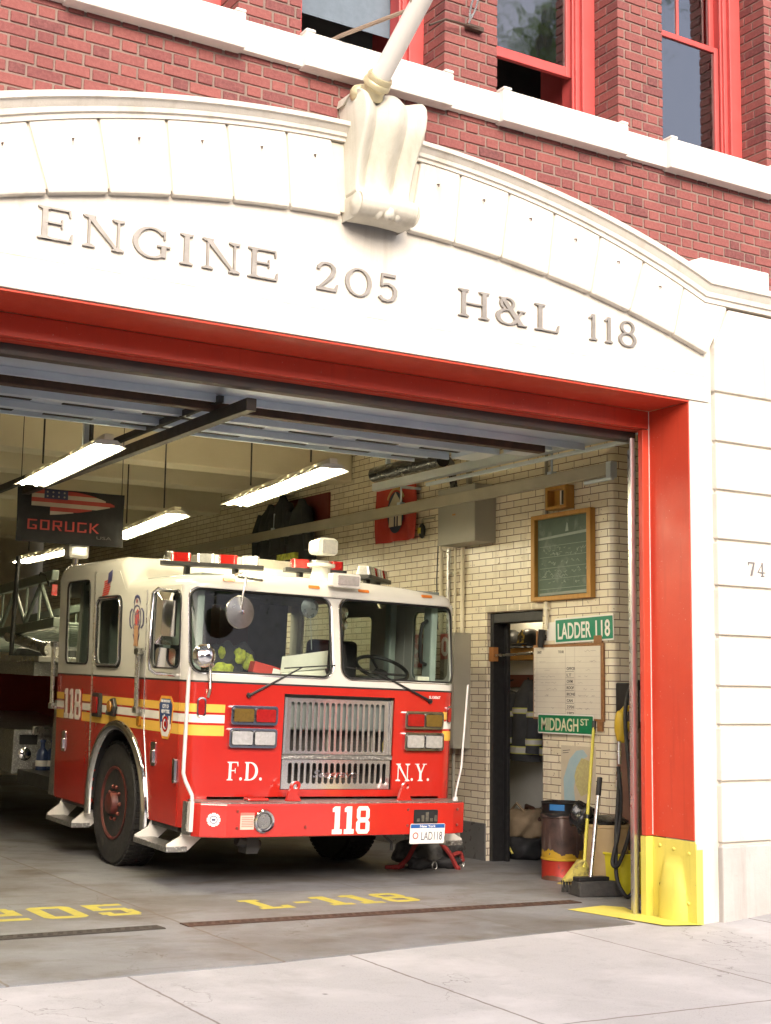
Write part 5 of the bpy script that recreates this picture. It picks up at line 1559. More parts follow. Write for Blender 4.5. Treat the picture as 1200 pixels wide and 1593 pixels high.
# air bottles in a rack
for x_ in (-.985, -.875):
    b = MB(); b.lathe([(0, 0), (.055, 0), (.062, .02), (.062, .20), (.05, .25), (.022, .28), (.022, .33), (.03, .335), (.03, .36), (0, .365)], (x_, 4.70, .50), n=20); o = b.build("air_bottle", mat("bottle_blue", (.025, .05, .14), .35), TK, smooth=40)
    b = MB(); b.lathe([(.0635, .09), (.0635, .15)], (x_, 4.70, .50), n=20); b.build("bottle_band", OFFW, o, smooth=40)
b = MB(); b.box(-1.07, -.80, 4.60, 4.82, .455, .495); b.box(-1.07, -.80, 4.78, 4.84, .90, .99); b.build("bottle_rack", STEEL, TK, bevel=.005)
# aerial ladder
LADM = mat("ladder_grey_green", (.20, .235, .20), .45, .2, c2=(.15, .18, .155), scale=6)
def lz(y): return 2.10 - .045 * (y - 5.2)
b = MB()
for x_ in (-.80, .80):
    b.prism([(5.12, lz(5.12) - .06), (11.5, lz(11.5) - .06), (11.5, lz(11.5) + .05), (5.12, lz(5.12) + .05)], lambda a, c, h: (x_ - .04 + h, a, c), 0, .08)
    b.prism([(5.30, lz(5.3) + .47), (11.5, lz(11.5) + .47), (11.5, lz(11.5) + .58), (5.28, lz(5.28) + .58)], lambda a, c, h: (x_ - .04 + h, a, c), 0, .08)
o = b.build("aerial_ladder", LADM, TK, bevel=.01)
for x_ in (-.80, .80):
    b = MB()
    y = 5.3; k = 0
    while y < 11.0:
        za, zb = lz(y) + .05, lz(y + .5) + .47
        if k % 2: b.tube([(x_, y, lz(y) + .47), (x_, y + .5, lz(y + .5) + .05)], .024, 8)
        else: b.tube([(x_, y, za), (x_, y + .5, zb)], .024, 8)
        b.tube([(x_, y + .5, lz(y + .5) + .05), (x_, y + .5, lz(y + .5) + .47)], .016, 6)
        y += .5; k += 1
    b.build("ladder_truss", LADM, o, smooth=40)
b = MB()
y = 5.3
while y < 11.4: b.tube([(-.8, y, lz(y)), (.8, y, lz(y))], .02, 8); y += .35
b.build("ladder_rungs", LADM, o, smooth=40)
b = MB(); b.tube([(-.80, 5.2, 1.80), (-.80, 5.35, 1.80)], .09, 16); b.tube([(-.80, 5.35, 1.81), (-.80, 6.9, 1.95)], .065, 16); b.build("ladder_cylinder", STEEL, TK, smooth=40)
b = MB(); b.box(-.83, -.77, 5.28, 5.30, lz(5.3) + .30, lz(5.3) + .42); b.build("ladder_lamp", LRED, o)
b = MB(); b.lathe([(0, 0), (.6, 0), (.55, .1), (.4, .15), (0, .15)], (0, 7.4, 1.725), n=24); b.build("turntable", DARKM, TK)
b = MB(); b.tube([(-1.02, 6.0, 1.70), (-1.02, 6.0, 2.85)], .026, 10); b.build("stanchion", BLACK, TK, smooth=40)
b = MB(); b.tube([(-.80, 5.9, 2.55), (-.84, 5.7, 2.66), (-.84, 5.5, 2.62), (-.82, 5.42, 2.5)], .014, 6); b.build("hydraulic_hose", BLACK, o, smooth=40)

# things lying in the cab
def cab_thing(nm, label, cat, loc): 
    o = thing(nm, label, cat); o.matrix_world = TM @ Matrix.Translation(loc); return o
CARD = mat("cream_card", (.82, .79, .66), .7)
o = cab_thing("cardboard_sheet", "folded cream cardboard sheet propped on the dashboard behind the left windshield pane", "cardboard", (-.18, .60, 1.60))
b = MB(); b.prism([(-.21, .13), (.20, .20), (.215, .055), (-.205, .0)], lambda a, c, h: (a, -.10 - .25 * c + h, c + .05), 0, .004); b.prism([(-.205, .0), (.215, .055), (.22, -.03), (-.18, -.07)], lambda a, c, h: (a, -.105 + .5 * c + h, c + .046), 0, .004); b.build("card_panel", CARD, o)
o = cab_thing("red_box", "small red box on the dashboard behind the left windshield pane", "box", (-.50, .56, 1.62))
b = MB(); b.box(-.13, .13, -.05, .05, .0, .09, Matrix.Rotation(R(12), 4, 'Y')); b.build("box_body", mat("bright_red_card", (.55, .04, .02), .5), o, bevel=.006)
b = MB(); b.box(.04, .11, -.0525, -.0508, .02, .075, Matrix.Rotation(R(12), 4, 'Y')); b.build("box_label", OFFW, o)
o = cab_thing("turnout_coat", "yellow banded turnout coat heaped behind the left windshield pane", "coat", (-.78, .72, 1.60))
b = MB(); b.blob((0, .02, .10), (.17, .10, .17), 4, .25, 20, 14); b.blob((.18, .10, .12), (.13, .09, .15), 7, .25, 20, 14); b.build("coat_body", mat("coat_black", (.02, .02, .022), .8), o, smooth=60)
HIVIS = mat("hi_vis_yellow", (.46, .50, .04), .7, c2=(.20, .22, .03), scale=22, lo=.4, hi=.65, bump=.4, bscale=40)
b = MB(); b.blob((-.06, -.09, .06), (.10, .03, .05), 2, .2, 14, 8); b.blob((.10, -.07, .17), (.05, .03, .06), 9, .25, 14, 8); b.blob((.2, -.0, .13), (.06, .035, .07), 5, .2, 14, 8); b.blob((-.06, -.06, .19), (.03, .03, .05), 5, .2, 14, 8); b.build("coat_bands", HIVIS, o, smooth=60)
o = cab_thing("paper_pad", "small cream paper pad on the dashboard near the right windshield corner", "paper pad", (1.00, .52, 1.605))
b = MB(); b.box(-.06, .06, -.01, .03, 0, .07); b.build("pad_sheets", CARD, o, bevel=.004)
# ================================================================== INTERIOR FITTINGS
TUBE = mat("fluorescent_tube", (.9, .9, .85), .4, emis=(1.0, .88, .60), estr=42)
REFL = mat("white_reflector", (.80, .78, .70), .35)
def fixture(p0, p1, z_, label):
    d_ = Vector((p1[0] - p0[0], p1[1] - p0[1], 0)); L = d_.length; d_.normalize(); nrm = Vector((-d_.y, d_.x, 0))
    o = thing("ceiling_light", label, "fluorescent light", ((p0[0] + p1[0]) / 2, (p0[1] + p1[1]) / 2, z_ + .10), group="fluorescent strip lights in rows")
    o.rotation_euler = (0, 0, math.atan2(d_.y, d_.x))
    h = L / 2
    b = MB(); b.box(-h, h, -.035, .035, .005, .045); b.build("housing", CREAMP, o, bevel=.006)
    b = MB()
    for (a, c) in [(-h + L * k / 8 + .012, -h + L * (k + 1) / 8 - .012) for k in range(8)]:
        sec = [(-.135, -.046), (-.13, -.049), (-.06, -.002), (.06, -.002), (.13, -.049), (.135, -.046), (.065, .003), (-.065, .003)]
        b.prism(sec, lambda q, w, hh: (hh, q, w), a, c)
        for e_ in (a, c - .006): b.prism([(-.13, -.047), (-.062, -.001), (.062, -.001), (.13, -.047), (.09, -.034), (-.09, -.034)], lambda q, w, hh: (hh, q, w), e_ + .0005, e_ + .006)
    b.build("reflector", REFL, o)
    for (a, c) in ((-h + .04, -.03), (.03, h - .04)):
        for w in (-.058, .058):
            b = MB(); b.tube([(a, w, -.030), (c, w, -.030)], .017, 12); b.build("tube", TUBE, o, smooth=40)
    b = MB()
    for a in (-h * .6, h * .6): b.tube([(a, 0, .085), (a, 0, 4.6 - z_ - .10)], .008, 6)
    build_each(b, "hanger", DARKM, o)
    return o
fixture((-1.79, 2.02), (-1.50, 4.45), 3.2, "lit fluorescent strip light above the truck windshield, nearest the glazed brick wall")
fixture((-3.60, 2.06), (-3.47, 4.35), 3.2, "lit fluorescent strip light in front of the black flag banner")
fixture((-1.64, 5.42), (-1.34, 7.95), 3.2, "lit fluorescent strip light just beyond the black flag banner, over the cab roof")
fixture((-1.27, 9.5), (-1.31, 11.8), 3.2, "farthest lit fluorescent strip light, low behind the rear cab spotlight")
o = thing("hanging_rail", "dark strut rail hung under the ceiling along the left row of strip lights", "rail", (-3.3, 4.5, 3.46))
b = MB(); b.box(.10, .14, -3.4, 9, .0, .045); b.box(-.14, -.10, -2.0, 9, -.14, -.10); b.build("strut", DARKM, o)
b = MB()
for y in (-1.2, 1.5, 4): b.box(-.02, .02, y, y + .07, .05, 1.15)
b.build("rail_drop", DARKM, o)
b = MB(); b.box(-.30, -.26, -1.9, -1.86, -.15, .10); b.build("perforated_bracket", GALV, o)

# overhead door, rolled up under the lintel
OD = thing("overhead_door", "raised sectional steel door lying flat under the lintel, ribbed galvanised panels", "garage door", (XC, .60, 3.5))
w = 2.66
def pans(y0, y1, nm, xr=0):
    b = MB()
    b.box(-w, w - xr, y0, y1, .02, .035)
    for yy in (y0, y1 - .022): b.box(-w, w - xr, yy, yy + .022, -.035, .0195)
    b.build(nm, GALV, OD, bevel=.003)
pans(.07, .56, "door_panel"); pans(.74, 1.13, "door_panel", .45); pans(1.15, 1.55, "door_panel", .62); pans(1.57, 1.80, "door_panel", .8)
b = MB(); b.box(-w, w + .02, -.03, .055, -.045, .05); b.box(-w, w + .02, .056, .068, -.04, -.01); b.build("bottom_rail", mat("dark_door_rail", (.07, .065, .06), .55, .3, c2=(.10, .07, .055), scale=6), OD, bevel=.004)
b = MB(); b.box(-w, w, .058, .066, -.008, .018); b.build("weather_strip", WHITEP, OD)
b = MB()
for y in (.74, 1.15, 1.57):
    x_ = -w + .15
    while x_ < w - 1.0: b.box(x_, x_ + .36, y + .03, y + .085, -.0355, -.028); x_ += .58
b.build("rib_slots", BLACKM, OD)
b = MB(); b.box(-w, w - .33, .62, .70, -.075, .0); b.build("cross_beam", RUST, OD, bevel=.006)
b = MB(); b.box(-.50, -.43, .10, 4.9, -.16, -.078); b.build("operator_rail", mat("operator_rail_black", (.02, .018, .016), .5, .3, c2=(.035, .022, .014)), OD, bevel=.004)
b = MB()
for x_ in (-w + .4, -1.3, .3, 1.2, 2.0): b.box(x_, x_ + .05, .1, 1.75, .036, .09)
b.build("door_stiles", GALV, OD)
b = MB(); b.box(w - .62, w - .40, 1.13, 1.5, -.03, .06); b.box(w - .42, w - .20, .70, 1.05, -.03, .06); b.build("end_hinges", GALV, OD)
for sg in (-1, 1):
    b = MB(); xx = sg * (w + .035)
    b.box(xx - .03, xx + .03, .02, .05, -3.5, -.1); b.box(xx - .035, xx - .029, -.03, .02, -3.5, -.1) ; b.build("vertical_track", STEEL, OD, bevel=.003)
    b = MB(); b.box(xx + .32 * (sg > 0), xx + .40 * (sg > 0) + .08 * (sg < 0), .1, 4.4, .12, .20); b.box(xx + .20, xx + .24, .3, 3.2, .02, .05); b.build("horizontal_track", GALV, OD, bevel=.003)
o = thing("door_post", "bright steel channel post standing at the foot of the right doorway jamb", "door track", (-.090, .50, .0))
b = MB(); b.box(-.024, .014, -.004, .0, 0, 3.46); b.box(-.024, -.020, .0005, .018, 0, 3.46); b.box(.010, .014, .0005, .018, 0, 3.46)
b.build("channel", mat("bright_aluminium", (.78, .78, .79), .3, 1.0, c2=(.73, .73, .74), scale=2, rvar=.05), o, bevel=.002)
o = thing("round_duct", "short black round duct hung beside the right door track", "duct", (-.2, 3.5, 3.62))
b = MB(); b.tube([(0, -.62, 0), (0.0, .55, 0)], .075, 20); b.build("duct_body", mat("glossy_black_tube", (.012, .012, .013), .25), o, smooth=40)
b = MB()
for y in (-.5, .3): b.box(-.02, .02, y, y + .03, .07, .9)
b.build("duct_strap", GALV, o)

RAILM = mat("tan_enamel", (.42, .39, .30), .4, c2=(.36, .33, .25), scale=4)
o = thing("exhaust_rail", "long tan exhaust hose rail running along the glazed wall on chains", "rail", (.63, 1.6, 3.44))
b = MB(); b.box(-.025, .025, 0, 9.2, -.055, .055); b.build("rail_channel", RAILM, o, bevel=.006)
b = MB(); b.box(-.035, .035, -.05, .012, -.075, .06); b.tube([(-.02, -.06, -.085), (-.02, .30, -.085)], .018, 8); b.build("end_stop", GALV, o, bevel=.003)
b = MB()
for y in (.78, 3.3, 6.2): b.tube([(0, y, .055), (0, y, .25)], .010, 6); b.box(-.03, .03, y - .03, y + .03, .05, .075)
for y in (3.3, 6.2): b.tube([(0, y, .24), (.24, y, .24)], .016, 6)
b.build("hanger_chain", GALV, o)

# wall fittings (on the glazed wall, face x = XW)
def wall_thing(nm, label, cat, y, z_, group=None): return thing(nm, label, cat, (XW - .001, y, z_), group=group)
WL = lambda a, c, h: (-h, -a, c)                         # a runs towards the street, c up, h off the wall
o = wall_thing("chalkboard", "green chalkboard with faint writing in a honey wood frame", "chalkboard", 2.51, 2.79)
b = MB(); b.prism([(-.37, -.36), (.37, -.36), (.37, .36), (-.37, .36)], WL, .0, .018); 
CHK = mat("chalkboard_green", (.075, .115, .085), .7, c2=(.11, .15, .12), scale=4, lo=.3, hi=.7, dirt=((.17, .21, .18), 7, .54))
b.build("board", CHK, o)
b = MB(); b.prism([(-.425, -.395), (.425, -.395), (.425, .395), (-.425, .395)], WL, .0, .06, [[(-.37, -.355), (.37, -.355), (.37, .355), (-.37, .355)]]); b.build("frame", WOODY, o, bevel=.004)
b = MB(); cr = random.Random(4)
b.prism([(-.36, .165), (.33, .19), (.33, .215), (-.36, .185)], WL, .0182, .0187); b.prism([(.03, .22), (.075, .222), (.065, .29), (.05, .30)], WL, .0182, .019)
for i, zz in enumerate((.10, .0, -.10, -.20, -.29)): b.prism([(-.34, zz), (.34, zz + .004), (.34, zz + .007), (-.34, zz + .003)], WL, .0182, .0185)
for i in range(70):
    x_ = cr.uniform(-.32, .32 if cr.random() < .5 else 0.05); zz = cr.choice((.07, .03, -.05, -.13, -.17, -.23)) + cr.uniform(-.012, .012); l = cr.uniform(.012, .05); q = cr.uniform(-.02, .02)
    b.prism(ribbon([(x_, zz), (x_ + l * .4, zz + q), (x_ + l, zz - q * .6)], .0035), WL, .0182, .0185 + i * 1e-6)
b.build("chalk_marks", mat("chalk", (.34, .40, .35), .9), o)
b = MB(); b.prism([(-.33, -.345), (.35, -.345), (.35, -.315), (-.33, -.325)], WL, .018, .03); b.build("chalk_ledge", mat("chalk_dust", (.30, .35, .31), .9), o)
o = wall_thing("clock_box", "small honey wood box with a white and black front above the chalkboard", "clock case", 2.52, 3.31)
b = MB(); b.prism([(-.15, -.10), (.15, -.10), (.15, .11), (-.15, .11)], WL, 0, .10, [[(-.115, -.07), (.115, -.07), (.115, .08), (-.115, .08)]]); b.build("case", WOODY, o, bevel=.006)
b = MB(); b.prism([(-.114, -.069), (.114, -.069), (.114, .079), (-.114, .079)], WL, 0, .02); b.build("back", WOODY, o)
b = MB(); b.prism([(-.02, -.06), (.05, -.06), (.05, .075), (-.02, .075)], WL, .021, .03); b.build("white_face", WHITEP, o)
b = MB(); b.prism([(.02, -.055), (.05, -.055), (.05, .07), (.02, .07)], WL, .031, .045); b.build("black_bar", BLACK, o)

GRN = mat("sign_green", (.012, .22, .125), .4, c2=(.010, .20, .115))
GRN2 = mat("sign_green_deep", (.01, .19, .08), .4, c2=(.008, .175, .07))
o = wall_thing("ladder_sign", "teal street-style sign reading LADDER 118 beside the wall corner", "sign", 2.235, 2.125)
b = MB(); b.prism(rrect(-.40, .40, -.112, .112, .01), WL, .012, .016); b.prism([(-.52, -.08), (-.38, -.08), (-.38, .085), (-.52, .085)], WL, .006, .010); b.build("sign_plate", OFFW, o)
b = MB(); b.prism(rrect(-.385, .39, -.098, .098, .008), WL, .0162, .0175); b.build("sign_field", GRN, o)
b = MB(); sans(b, "LADDER", lambda a, c, h: WL(-.355 + a, -.072 + c, .0177 + h), .142, width=.46, depth=.001, bold=.018); sans(b, "118", lambda a, c, h: WL(.165 + a, -.072 + c, .0177 + h), .142, width=.19, depth=.001, bold=.018); b.build("sign_lettering", OFFW, o)
o.rotation_euler = (R(-1.2), 0, 0)
o = wall_thing("street_sign", "green street sign reading MIDDAGH ST below the whiteboard", "sign", 2.465, 1.295)
b = MB(); b.prism(rrect(-.385, .385, -.088, .088, .012), WL, .034, .038); b.build("sign_plate", OFFW, o)
b = MB(); b.prism(rrect(-.38, .38, -.076, .076, .01), WL, .0382, .0395); b.build("sign_field", GRN2, o)
b = MB(); sans(b, "MIDDAGH", lambda a, c, h: WL(-.335 + a, -.058 + c, .0397 + h), .112, width=.52, depth=.001, bold=.016); sans(b, "ST", lambda a, c, h: WL(.215 + a, -.004 + c, .0397 + h), .058, width=.11, depth=.001, bold=.014); b.build("sign_lettering", mat("cream_letter", (.72, .68, .48), .5), o)
o = wall_thing("riding_list_board", "white roster board with handwritten names in a worn brown wood frame", "whiteboard", 2.455, 1.665)
b = MB(); b.prism([(-.49, -.335), (.49, -.335), (.49, .335), (-.49, .335)], WL, .002, .022); b.prism([(-.45, .335), (-.36, .335), (-.38, .46), (-.45, .46)], WL, .002, .02); b.prism([(.40, -.42), (.47, -.42), (.47, -.335), (.40, -.335)], WL, .002, .02); b.prism([(.36, .335), (.47, .335), (.47, .40), (.36, .40)], WL, .002, .02); b.build("wood_back", WOODB, o, bevel=.003)
PAPR = mat("board_paper", (.70, .66, .57), .55, c2=(.66, .61, .53))
b = MB(); b.prism([(-.475, -.315), (.455, -.315), (.455, .31), (-.475, .31)], WL, .0225, .025); b.build("paper", PAPR, o)
INK = mat("black_ink", (.05, .045, .05), .7); INKF = mat("faded_ink", (.42, .37, .34), .7)
b = MB(); FW = lambda x_, z_: (lambda a, c, h: WL(x_ + a, z_ + c, .0252 + h))
for i, t in enumerate(("OFFCR", "LT", "OVM", "ROOF", "IRONS", "CAN", "2701", "2702")):
    zz = .105 - i * .056
    b = MB(); sans(b, t, FW(.0, zz), .026, width=.030 + .017 * len(t), depth=.0008, bold=.012)
    b.prism([(-.015, zz - .014), (.10, zz - .014), (.10, zz - .011), (-.015, zz - .011)], WL, .0252, .0258); b.build("board_word", INK, o); b = MB(); sans(b, str(i + 1), FW(-.465, zz), .016, depth=.0008); b.build("board_number", INK, o)
for t, x_, w_ in (("UNIT", -.42, .06), ("TOUR", -.12, .08)): b = MB(); sans(b, t, FW(x_, .255), .024, width=w_, depth=.0008, bold=.012); b.build("board_word", INK, o)
b = MB()
for x_ in (-.43, -.02, .11): b.prism([(x_, -.31), (x_ + .003, -.31), (x_ + .003, .305), (x_, .305)], WL, .0252, .0256)
for i in range(11): b.prism([(-.47, .22 - i * .05), (.45, .22 - i * .05), (.45, .222 - i * .05), (-.47, .222 - i * .05)], WL, .0252, .0255)
cr = random.Random(9)
for i in range(48):
    x_ = cr.choice((-.38, -.30, -.22, .15, .24, .33)) + cr.uniform(-.02, .02); zz = cr.choice([.105 - q * .056 for q in range(9)] + [.18, .27]); l = cr.uniform(.03, .08); q = cr.uniform(-.008, .008)
    b.prism(ribbon([(x_, zz), (x_ + l * .3, zz + q), (x_ + l * .6, zz - q), (x_ + l, zz + q)], .003), WL, .0252, .0257 + i * 1e-6)
b.build("board_scribble", INKF, o)
o = wall_thing("wall_torch", "small black hand torch hooked at the top left corner of the roster board", "torch", 2.80, 2.06)
b = MB(); b.tube([(-.05, .0, -.06), (-.05, -.025, .075)], [.030, .034], 14); b.tube([(-.05, .0, -.085), (-.05, .0, -.06)], [.022, .030], 14); b.build("torch_body", BLACK, o, smooth=40)
b = MB(); b.box(-.03, 0, -.02, .02, -.02, .03); b.build("torch_clip", DARKM, o)
o = wall_thing("wall_map", "faded paper map with a blue river and yellow land above the drum", "map", 2.33, .87)
b = MB(); b.prism([(-.235, -.24), (.235, -.24), (.235, .24), (-.235, .24)], WL, .0, .003); b.build("sheet", mat("map_paper", (.62, .555, .43), .5, c2=(.57, .50, .38), scale=8), o)
b = MB(); b.prism([(-.19, -.24), (-.20, -.05), (-.12, .12), (-.02, .20), (.07, .21), (.13, .16), (.05, .12), (-.02, .0), (-.06, -.12), (-.04, -.24)], WL, .0032, .0038); b.build("river", mat("map_blue", (.36, .52, .58), .5, c2=(.42, .55, .58), scale=14), o)
b = MB(); b.prism([(-.03, -.10), (.04, -.19), (.12, -.16), (.19, .0), (.15, .12), (.05, .14), (-.02, .06), (-.05, -.02)], WL, .0040, .0045); b.build("land", mat("map_land", (.58, .54, .25), .5, c2=(.50, .44, .22), scale=40, lo=.4, hi=.6), o)
b = MB(); b.prism([(-.21, .19), (-.11, .20), (-.11, .205), (-.21, .195)], WL, .0032, .004); b.prism([(-.21, .17), (-.13, .178), (-.13, .183), (-.21, .175)], WL, .0032, .004); b.build("map_title", INK, o)

o = wall_thing("electrical_box", "large grey electrical box high on the glazed wall behind the tan rail", "electrical box", 3.88, 3.25)
b = MB(); b.prism([(-.32, -.25), (.32, -.25), (.32, .31), (-.32, .31)], WL, .0, .25); b.build("enclosure", GREYP, o, bevel=.006)
b = MB(); b.prism([(-.06, .03), (-.01, .03), (-.01, .045), (-.06, .045)], WL, .2505, .253); b.build("orange_tag", mat("tag_orange", (.5, .2, .05), .5), o)
b = MB(); b.lathe([(0, 0), (.035, 0), (.03, .06), (.04, .07), (0, .08)], (-.08, .33, -.02), (0, 1, 0), 12); b.build("knockout", mat("brass_fitting", (.35, .25, .12), .4, .7), o, smooth=40)
o = wall_thing("grey_cabinet", "tall narrow grey wall cabinet low on the glazed wall beside the truck", "cabinet", 4.09, 1.58)
b = MB(); b.prism([(-.12, -.56), (.12, -.56), (.12, .56), (-.12, .56)], WL, .0, .20); b.build("enclosure", GREYP, o, bevel=.006)
b = MB(); b.prism([(-.105, -.53), (.105, -.53), (.105, .53), (-.105, .53)], WL, .2005, .208); b.build("door", GREYP, o, bevel=.003)
b = MB(); b.prism([(-.10, .30), (.09, .30), (.09, .55), (-.10, .55)], WL, .2085, .212); q_ = b.build("red_notice", mat("notice_red", (.42, .03, .025), .4), o)
b = MB(); b.prism(rrect(-.08, .04, .33, .52, .06), WL, .2122, .2135, [rrect(-.045, .005, .37, .48, .024)]); b.build("notice_symbol", OFFW, q_)
b = MB(); b.tube([(-.10, .02, -.56), (-.10, .02, -1.0), (-.03, .0, -1.5)], .016, 8); b.build("drain_pipe", GREYP, o, smooth=40)
for i, (y, r_, z0_, z1_, m_) in enumerate(((4.46, .021, 2.14, 3.0, CREAMP), (4.33, .020, 2.14, 3.0, STEEL), (4.21, .014, 2.14, 3.0, CREAMP), (4.08, .021, 2.14, 3.0, CREAMP), (2.74, .017, 3.19, 3.9, GREYP), (2.74, .0171, 2.15, 2.39, CREAMP), (3.98, .030, 3.58, 4.3, GREYP))):
    lab = ["thick cream conduit farthest along the wall below the electrical box", "bare steel conduit with a coupling below the electrical box", "thinnest cream conduit below the electrical box", "thick cream conduit nearest the street below the electrical box", "grey conduit rising from the top of the chalkboard", "short cream conduit under the chalkboard", "grey conduit rising from the top of the electrical box"][i]
    o = thing("conduit", lab, "conduit", (XW - .03, y, z0_), group="conduits on the glazed wall")
    b = MB(); b.tube([(0, 0, 0), (0, 0, z1_ - z0_)], r_, 10)
    b.build("pipe", m_, o, smooth=40)
    b = MB(); b.lathe([(r_ + .001, .0), (r_ + .008, .0), (r_ + .008, .035), (r_ + .001, .035)], (0, 0, (z1_ - z0_) * .45), n=12); b.box(-.01, .028, -.03, .03, (z1_ - z0_) * .7, (z1_ - z0_) * .7 + .02); b.build("coupling", m_, o)
# cables looping into the box
o = thing("cable_bundle", "black and grey cables looping down into the top of the electrical box", "cables", (XW - .10, 4.15, 3.56))
b = MB()
for k in range(4): b.tube([(-.05, .25 - .03 * k, .32 + .03 * k), (-.04, .16, .36 + .03 * k), (-.03, .05 - k * .03, .28), (-.02, .0 - k * .03, .0)], .013, 6)
b.build("cables", mat("grey_cable", (.16, .16, .15), .5, c2=(.03, .03, .03), scale=5, lo=.45, hi=.5), o, smooth=60)
o = thing("black_wire", "thin black wire hanging down the wall beside the lower conduits", "wire", (XW - .015, 4.54, 2.2))
b = MB(); b.tube([(0, 0, 0), (-.01, .01, .5), (0, -.01, 1.1)], .006, 6); b.build("wire", BLACK, o)

def flag_cloth(mb, w_, h_, fn, amp=.02, n=24, f=2.3, x0=-.5):
    mb.grid(lambda u, v: fn((u - .5) * w_, (v - 1) * h_, amp * math.sin(u * 6.28 * f + v * 2.0) * (.35 + .65 * (1 - v)) + amp * .6 * math.sin(u * 15 + v * 5)), n, 14)
o = wall_thing("red_flag", "red flag with a dark oval tower emblem hung flat on the glazed wall", "flag", 5.32, 3.775)
fn = lambda a, c, h: (-.05 - h, -a, c)
b = MB(); flag_cloth(b, .82, .62, fn, .015)
b.build("cloth", mat("flag_red", (.46, .045, .03), .8, c2=(.40, .035, .025)), o, smooth=80)
el = circ(.03, -.31, .165, 32, .225)
b = MB(); b.prism(el, fn, .021, .023); em = b.build("emblem_oval", mat("emblem_navy", (.02, .03, .06), .6), o)
b = MB(); b.prism([(-.10, -.46), (-.09, -.22), (.03, -.09), (.15, -.22), (.16, -.46)], fn, .0232, .0245, [[(-.0, -.46), (.005, -.27), (.03, -.25), (.03, -.46)], [(.055, -.46), (.06, -.25), (.085, -.27), (.085, -.46)]]); b.build("emblem_tower", mat("emblem_cream", (.60, .55, .42), .7), em)
b = MB(); b.prism(arc(.03, -.31, .215, 35, 145, 16, .275) + arc(.03, -.31, .185, 145, 35, 16, .245), fn, .0212, .0225); b.build("emblem_band", mat("emblem_gold", (.50, .33, .12), .6), o)
o = thing("flag_banner", "black banner with an American flag arch and red lettering hung across the bay", "banner", (-2.66, 5.6, 3.43))
fn = lambda a, c, h: (a, -h, c)
b = MB(); flag_cloth(b, 1.06, .52, fn, .012, 30, 1.5); b.build("cloth", mat("banner_black", (.010, .010, .011), .85), o, smooth=80)
def lens_half(x): return -.02 - .0, -.02
FRD = mat("banner_red", (.30, .035, .03), .8); FCR = mat("banner_cream", (.34, .30, .24), .8); FNV = mat("banner_navy", (.02, .03, .08), .8)
top = lambda x: -.015 - .10 * max(0, (x + .05) / .47) ** 2
bot = lambda x: -.255 + .125 * max(0, (x + .26) / .68) ** 1.4
b1, b2 = MB(), MB()
for i in range(6):
    tgt = b1 if i % 2 == 0 else b2
    up, lo = [], []
    for k in range(19):
        x = -.40 + .82 * k / 18
        T_, B_ = top(x), bot(x)
        a_, c_ = -.015 - .24 * i / 6, -.015 - .24 * (i + 1) / 6
        hi_, lw = min(T_, a_), max(B_, c_)
        if x < -.26 and i >= 4: continue
        if hi_ - lw > .002: up.append((x, hi_)); lo.append((x, lw))
    if len(up) > 1: tgt.prism(up + lo[::-1], fn, .025, .028)
b1.build("red_stripes", FRD, o); b2.build("cream_stripes", FCR, o)
b = MB(); b.prism([(-.28, -.012), (-.05, -.012), (-.05, -.10), (-.28, -.10)], fn, .0285, .030); cn_ = b.build("flag_canton", FNV, o)
b = MB()
for i in range(4):
    for j in range(2): b.prism(circ(-.25 + i * .055, -.035 - j * .04, .010, 5), fn, .0302, .031)
b.build("canton_stars", FCR, cn_)
b = MB(); bx = -.44
def gor(ch):
    def rc(x0_, x1_, y0_, y1_): return [(x0_, y0_), (x1_, y0_), (x1_, y1_), (x0_, y1_)]
    L_ = {'G': [rc(0, .7, .86, 1), rc(0, .14, 0, .86), rc(.14, .7, 0, .14), rc(.56, .7, .14, .45), rc(.38, .56, .36, .48)],
          'O': [rc(0, .7, .86, 1), rc(0, .14, 0, .86), rc(.14, .7, 0, .14), rc(.56, .7, .14, .86)],
          'R': [rc(0, .7, .86, 1), rc(0, .14, 0, .86), rc(.56, .7, .42, .86), rc(.14, .56, .42, .55), [(.30, .42), (.46, .42), (.72, 0), (.54, 0)]],
          'U': [rc(0, .14, 0, 1), rc(.14, .7, 0, .14), rc(.56, .7, .14, 1)],
          'C': [rc(0, .7, .86, 1), rc(0, .14, 0, .86), rc(.14, .7, 0, .14), rc(.56, .7, .14, .32)],
          'K': [rc(0, .14, 0, 1), [(.14, .5), (.54, 1), (.72, 1), (.30, .5)], [(.14, .5), (.30, .5), (.74, 0), (.56, 0)]]}
    return L_.get(ch, []), .74
write(b, "GORUCK", lambda a, c, h: fn(-.43 + a, -.40 + c, .026 + h), .095, sx=1.36, gap=.20, depth=.002, glyph=gor)
b.build("banner_lettering", FRD, o)
b = MB(); sans(b, "USA", lambda a, c, h: fn(.25 + a, -.455 + c, .026 + h), .03, width=.15, depth=.001); b.build("banner_small_lettering", mat("banner_dim", (.10, .09, .08), .8), o)
b = MB()
for x_ in (-.5, .5): b.tube([(x_, 0, 0), (x_, 0, 1.1)], .004, 4)
b.build("banner_cord", BLACK, o)

o = wall_thing("wall_pendant", "small black and yellow pendant hanging from a wall bracket below the red flag", "pendant", 4.78, 3.28)
b = MB(); b.blob((-.06, 0, -.06), (.035, .045, .08), 3, .05, 12, 10); b.build("pendant_body", BLACK, o, smooth=60)
b = MB(); b.box(-.105, -.085, -.02, .02, -.09, -.03); b.build("yellow_label", YELP, o)
b = MB(); b.tube([(-.06, 0, .02), (-.06, .0, .06), (0, -.15, .07)], .010, 6); b.build("bracket_arm", RAILM, o)

